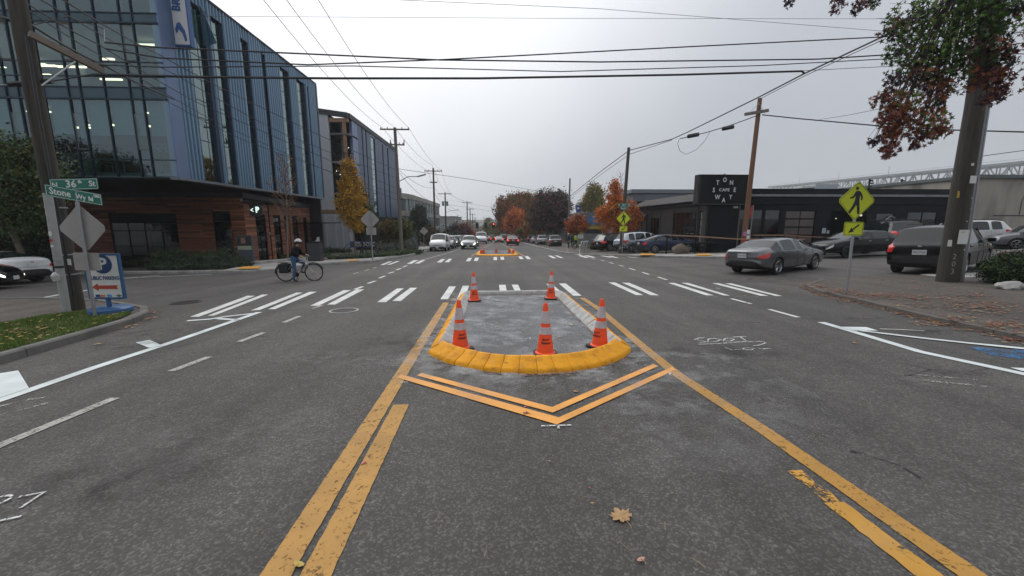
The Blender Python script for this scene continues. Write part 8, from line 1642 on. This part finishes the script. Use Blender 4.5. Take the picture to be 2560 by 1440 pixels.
one_leaf(1512, 1065, .035, LM[2], 'dark round scrap below the chevron on the right', .8, 0, oval); one_leaf(1373, 1152, .03, LM[1], 'tiny orange leaf scrap in mid lane', .5, 0, oval); one_leaf(1474, 1219, .02, LM[4], 'tiny pink scrap right of mid lane', .5, 0, oval); one_leaf(2137, 857, .07, LM[1], 'tan leaf just below the right white tip', .4, .7); one_leaf(1450, 838, .09, LM[1], 'upper tan leaf inside the island right side', .4, 0); one_leaf(1452, 861, .09, LM[3], 'lower tan leaf inside the island right side', .4, 1); one_leaf(243, 860, .10, LM[1], 'tan leaf on the road beside the left kerb', .3, .5); one_leaf(1481, 1257, .03, LM[1], 'thin tan scrap left of the large maple leaf', .4, 0, oval); one_leaf(1536, 1095, .022, LM[0], 'dark red scrap below the chevron', .4, 0, oval)
tw = MB()
for (px, py, l, a) in ((1663, 1325, .06, 1.2), (1765, 1418, .08, 2.3), (1570, 1372, .06, 2.2), (1640, 1125, .03, .2), (1810, 1180, .03, 2.4), (1085, 1305, .03, 1), (1380, 1140, .02, .5), (640, 1330, .03, .6), (1210, 1390, .04, 1.2)):
    c = G(px, py, .012); tw.tube([c, c + Vector((math.cos(a) * l, math.sin(a) * l, .006))], .0015, 4)
o = tw.build('twig_scraps', LM[1]); tag(o, 'pine needle scraps strewn over the foreground asphalt', 'litter', kind='stuff')
# overhanging maple at the upper right
mt_base = Vector((13.8, 6.3, gz(13.8, 6.3) + .08)); MT = thing('maple_tree', 'maple reaching in from the upper right with green and wine star leaves', 'tree', mt_base)
fork = mt_base + Vector((-.3, .3, 4.4)); W('trunk', MB().tube([mt_base - Vector((0, 0, .2)), mt_base.lerp(fork, .5), fork, fork + Vector((-.3, .5, 3))], [.28, .22, .19, .10], 12), M_bark, MT, 60)
lm = {'y': leafmat('star leaf lime', (.13, .15, .025)), 'g': leafmat('star leaf green', (.07, .14, .022)), 'd': leafmat('star leaf dark green', (.03, .065, .018)), 'r': leafmat('star leaf wine', (.15, .045, .032)), 'b': leafmat('star leaf rust', (.25, .09, .032)), 'p': leafmat('star leaf purple', (.05, .022, .035))}
clus = [(2290, 40, 60, 9.5, 'ggdyp', 1), (2350, 60, 85, 9.3, 'ggdy', 1.6), (2420, 80, 80, 9.1, 'gdg', 1.4), (2310, 130, 80, 9.4, 'gdggy', 1.5), (2400, 165, 70, 9.2, 'gdg', 1.2), (2450, 20, 70, 9.0, 'gd', 1.1), (2500, 30, 60, 8.8, 'dgp', .9), (2240, 75, 38, 9.6, 'pdrg', .5), (2250, 130, 34, 9.5, 'gpd', .5), (2290, 190, 46, 9.4, 'gbrp', .7), (2350, 200, 44, 9.3, 'rbgyp', .7), (2340, 160, 50, 9.3, 'gd', .8), (2235, 200, 22, 9.5, 'pp', .2),
 (2215, 248, 32, 9.4, 'rbpr', .5), (2250, 262, 40, 9.3, 'bbrgy', .8), (2225, 295, 30, 9.3, 'rbr', .6), (2265, 305, 36, 9.3, 'rbr', .6), (2230, 335, 26, 9.3, 'rbr', .5), (2185, 355, 16, 9.4, 'pp', .15), (2225, 372, 22, 9.3, 'rr', .35), (2215, 390, 10, 9.3, 'rp', .12), (2330, 240, 36, 9.2, 'rpb', .5), (2340, 270, 26, 9.2, 'rbg', .35), (2325, 310, 38, 9.2, 'brgy', .6), (2350, 325, 26, 9.2, 'bry', .4), (2300, 345, 26, 9.2, 'rpb', .3), (2285, 365, 12, 9.2, 'rp', .1),
 (2460, 130, 50, 8.9, 'rpdb', .8), (2485, 160, 40, 8.8, 'rpd', .7), (2495, 200, 30, 8.7, 'rbp', .5), (2450, 195, 36, 8.8, 'rbp', .4), (2500, 230, 24, 8.7, 'rp', .3), (2470, 250, 22, 8.7, 'rp', .25), (2520, 130, 20, 8.7, 'pr', .2), (2545, 20, 16, 8.7, 'p', .1), (1972, 6, 12, 10.5, 'p', .08), (2095, 10, 22, 10.2, 'pr', .22), (2150, 8, 18, 10, 'pr', .15), (2185, 6, 16, 10, 'pg', .12), (2140, 28, 10, 10, 'p', .06), (2500, -60, 120, 8.8, 'gd', 1.3), (2600, 60, 90, 8.5, 'gdr', 1), (2640, 180, 70, 8.4, 'rd', .6)]
leaf5 = []
for k in range(5):
    a = R(90 + 72 * k); leaf5 += [(math.cos(a) * (.52 if k in (0,) else .46), math.sin(a) * (.52 if k == 0 else .46)), (math.cos(a + R(36)) * .16, math.sin(a + R(36)) * .16)]
proto = {}
for key, m_ in lm.items():
    mb = MB(); pts = [(x, y, .10 * (x * x + y * y)) for x, y in leaf5]; mb.v = pts + [(0, 0, 0), (0.0, -.55, -.05), (.015, -.55, -.05)]; mb.f = [(i, (i + 1) % 10, 10) for i in range(10)] + [(10, 11, 12)]; mb.m = [0] * 11; proto[key] = mb.mesh('leaf', m_)
allL = []; br = MB(); tot = sum(c_[5] for c_ in clus); NL = 6800
for (px, py, rp, Y, ks, w) in clus:
    c = V(px, py, Y); rr = rp * Y / 1000
    for _ in range(int(NL * w / tot)):
        d = Vector((random.gauss(0, 1), random.gauss(0, 1), random.gauss(0, 1))).normalized() * rr * random.random() ** .45; allL.append((c + d, random.choice(ks), random.uniform(.095, .165)))
    a = V(2470 + (px - 2400) * .2, -120, 8.9) if px > 2180 else V(px + 120, -80, Y); m1 = a.lerp(c, .55) + Vector((.0, .1, -.05)); br.tube([a, m1, c], [.03, .015, .004], 5)
    for _ in range(5 + int(rp / 12)): e_ = c + Vector((random.uniform(-1, 1), random.uniform(-.6, .6), random.uniform(-1, .9))) * rr; br.tube([m1.lerp(c, random.uniform(.4, 1)), e_], [.006, .002], 4)
br.tube([fork + Vector((-.3, .5, 3)), V(2560, -260, 8.9), V(2470, -120, 8.9)], [.10, .06, .03], 7); br.tube([fork, V(2700, 60, 8.3), V(2610, 100, 8.6)], [.09, .05, .02], 6); br.tube([V(2470, -120, 8.9), V(2200, -100, 9.6), V(2050, -70, 10.2), V(1980, -10, 10.5)], [.03, .02, .012, .004], 5)
for (a, b, c_) in (((2540, 0, 8.8), (2510, 45, 8.8), (2500, 90, 8.8)), ((2560, 40, 8.8), (2530, 75, 8.8), (2505, 95, 8.8)), ((2560, 10, 8.7), (2540, 45, 8.7), (2520, 42, 8.7)), ((2260, -5, 9.6), (2248, 12, 9.6), (2245, 28, 9.6))): br.tube([V(*a), V(*b), V(*c_)], [.006, .004, .002], 4)
W('branches', br, M_bark_d, MT, 60)
random.shuffle(allL); allL.sort(key=lambda q: -q[2] / q[0].y)
def leaf_rot():
    # hanging blades: normals mostly sideways
    n_ = Vector((random.gauss(0, 1), random.gauss(0, 1) - .3, random.gauss(0, .6))).normalized(); return Vector((0, 0, 1)).rotation_difference(n_).to_matrix() @ Matrix.Rotation(random.uniform(0, 6.28), 3, 'Z')
vis = [q for q in allL if q[0].x < 11.5]
for (p, k, s) in vis[:300]:
    o = link('leaf', proto[k], MT); M4 = leaf_rot().to_4x4(); o.rotation_mode = 'QUATERNION'; o.rotation_quaternion = M4.to_quaternion(); o.scale = (s, s, s); o.location = p - mt_base
chosen = set(id(q) for q in vis[:300]); keys = list(lm); base_v = np.array([tuple(v.co) for v in proto['g'].vertices]); base_f = [tuple(p.vertices) for p in proto['g'].polygons]
mb = MB()
for q in allL:
    if id(q) in chosen: continue
    p, k, s = q; rm = np.array(leaf_rot()); P_ = base_v @ rm.T * s + np.array(tuple(p)); b = len(mb.v); mb.v += [tuple(v) for v in P_]; mb.f += [tuple(i + b for i in f) for f in base_f]; mb.m += [keys.index(k)] * len(base_f)
o = W('foliage', mb, [lm[k] for k in keys], MT); o['kind'] = 'stuff'
SL_ = thing('street_lamp', 'grey street lamp head poking out of the overhanging maple', 'street lamp', V(2290, 45, 12.6)); W('head', MB().beam(V(2245, 58, 12.6), V(2310, 30, 12.8), .34, .13), M_galv, SL_); W('arm', MB().tube([V(2300, 32, 12.8), V(2400, -10, 12.9), V(2475, -20, 13.2)], .04, 6), M_galv, SL_)

# ------------------------------------------------------------------ far background and air
def far_tree_mass(name, label, pts, n, size, cols):
    bl = [tb(*p) for p in pts]; C, cid = blob_points(bl, n, 1.6, shell=.5); o = leaf_mesh(name, C, size, cols, RNG.integers(0, len(cols), len(C))); tag(o, label, 'far trees', kind='stuff')
far_tree_mass('far_wood', 'faint wooded rise closing the end of the street', [(1120 + i * 22, 572 - 6 * math.sin(i * .9), 330 + 10 * (i % 3), 20, 14) for i in range(12)], 14000, 1.3, [g1, g4, r2])
hl = sheet('hill', [(-300, 380), (300, 380), (300, 700), (-300, 700)], 0, M_ground); 
for v in hl.data.vertices: v.co.z = -7.6 + (14 if v.co.y > 600 else 0)
tag(hl, kind='structure')
hz = MB().bb((-700, -60, -16), (700, 900, 90)).build('haze', M_ground); hz.data.materials.clear()
hm = bpy.data.materials.new('haze air'); hm.use_nodes = True; hm.node_tree.nodes.clear(); pv = hm.node_tree.nodes.new('ShaderNodeVolumePrincipled'); pv.inputs['Color'].default_value = (.90, .93, .97, 1); pv.inputs['Density'].default_value = .0005; pv.inputs['Anisotropy'].default_value = .2
ho = hm.node_tree.nodes.new('ShaderNodeOutputMaterial'); hm.node_tree.links.new(pv.outputs[0], ho.inputs['Volume']); hz.data.materials.append(hm); tag(hz, 'thin grey autumn haze over the whole street', 'haze', kind='stuff')
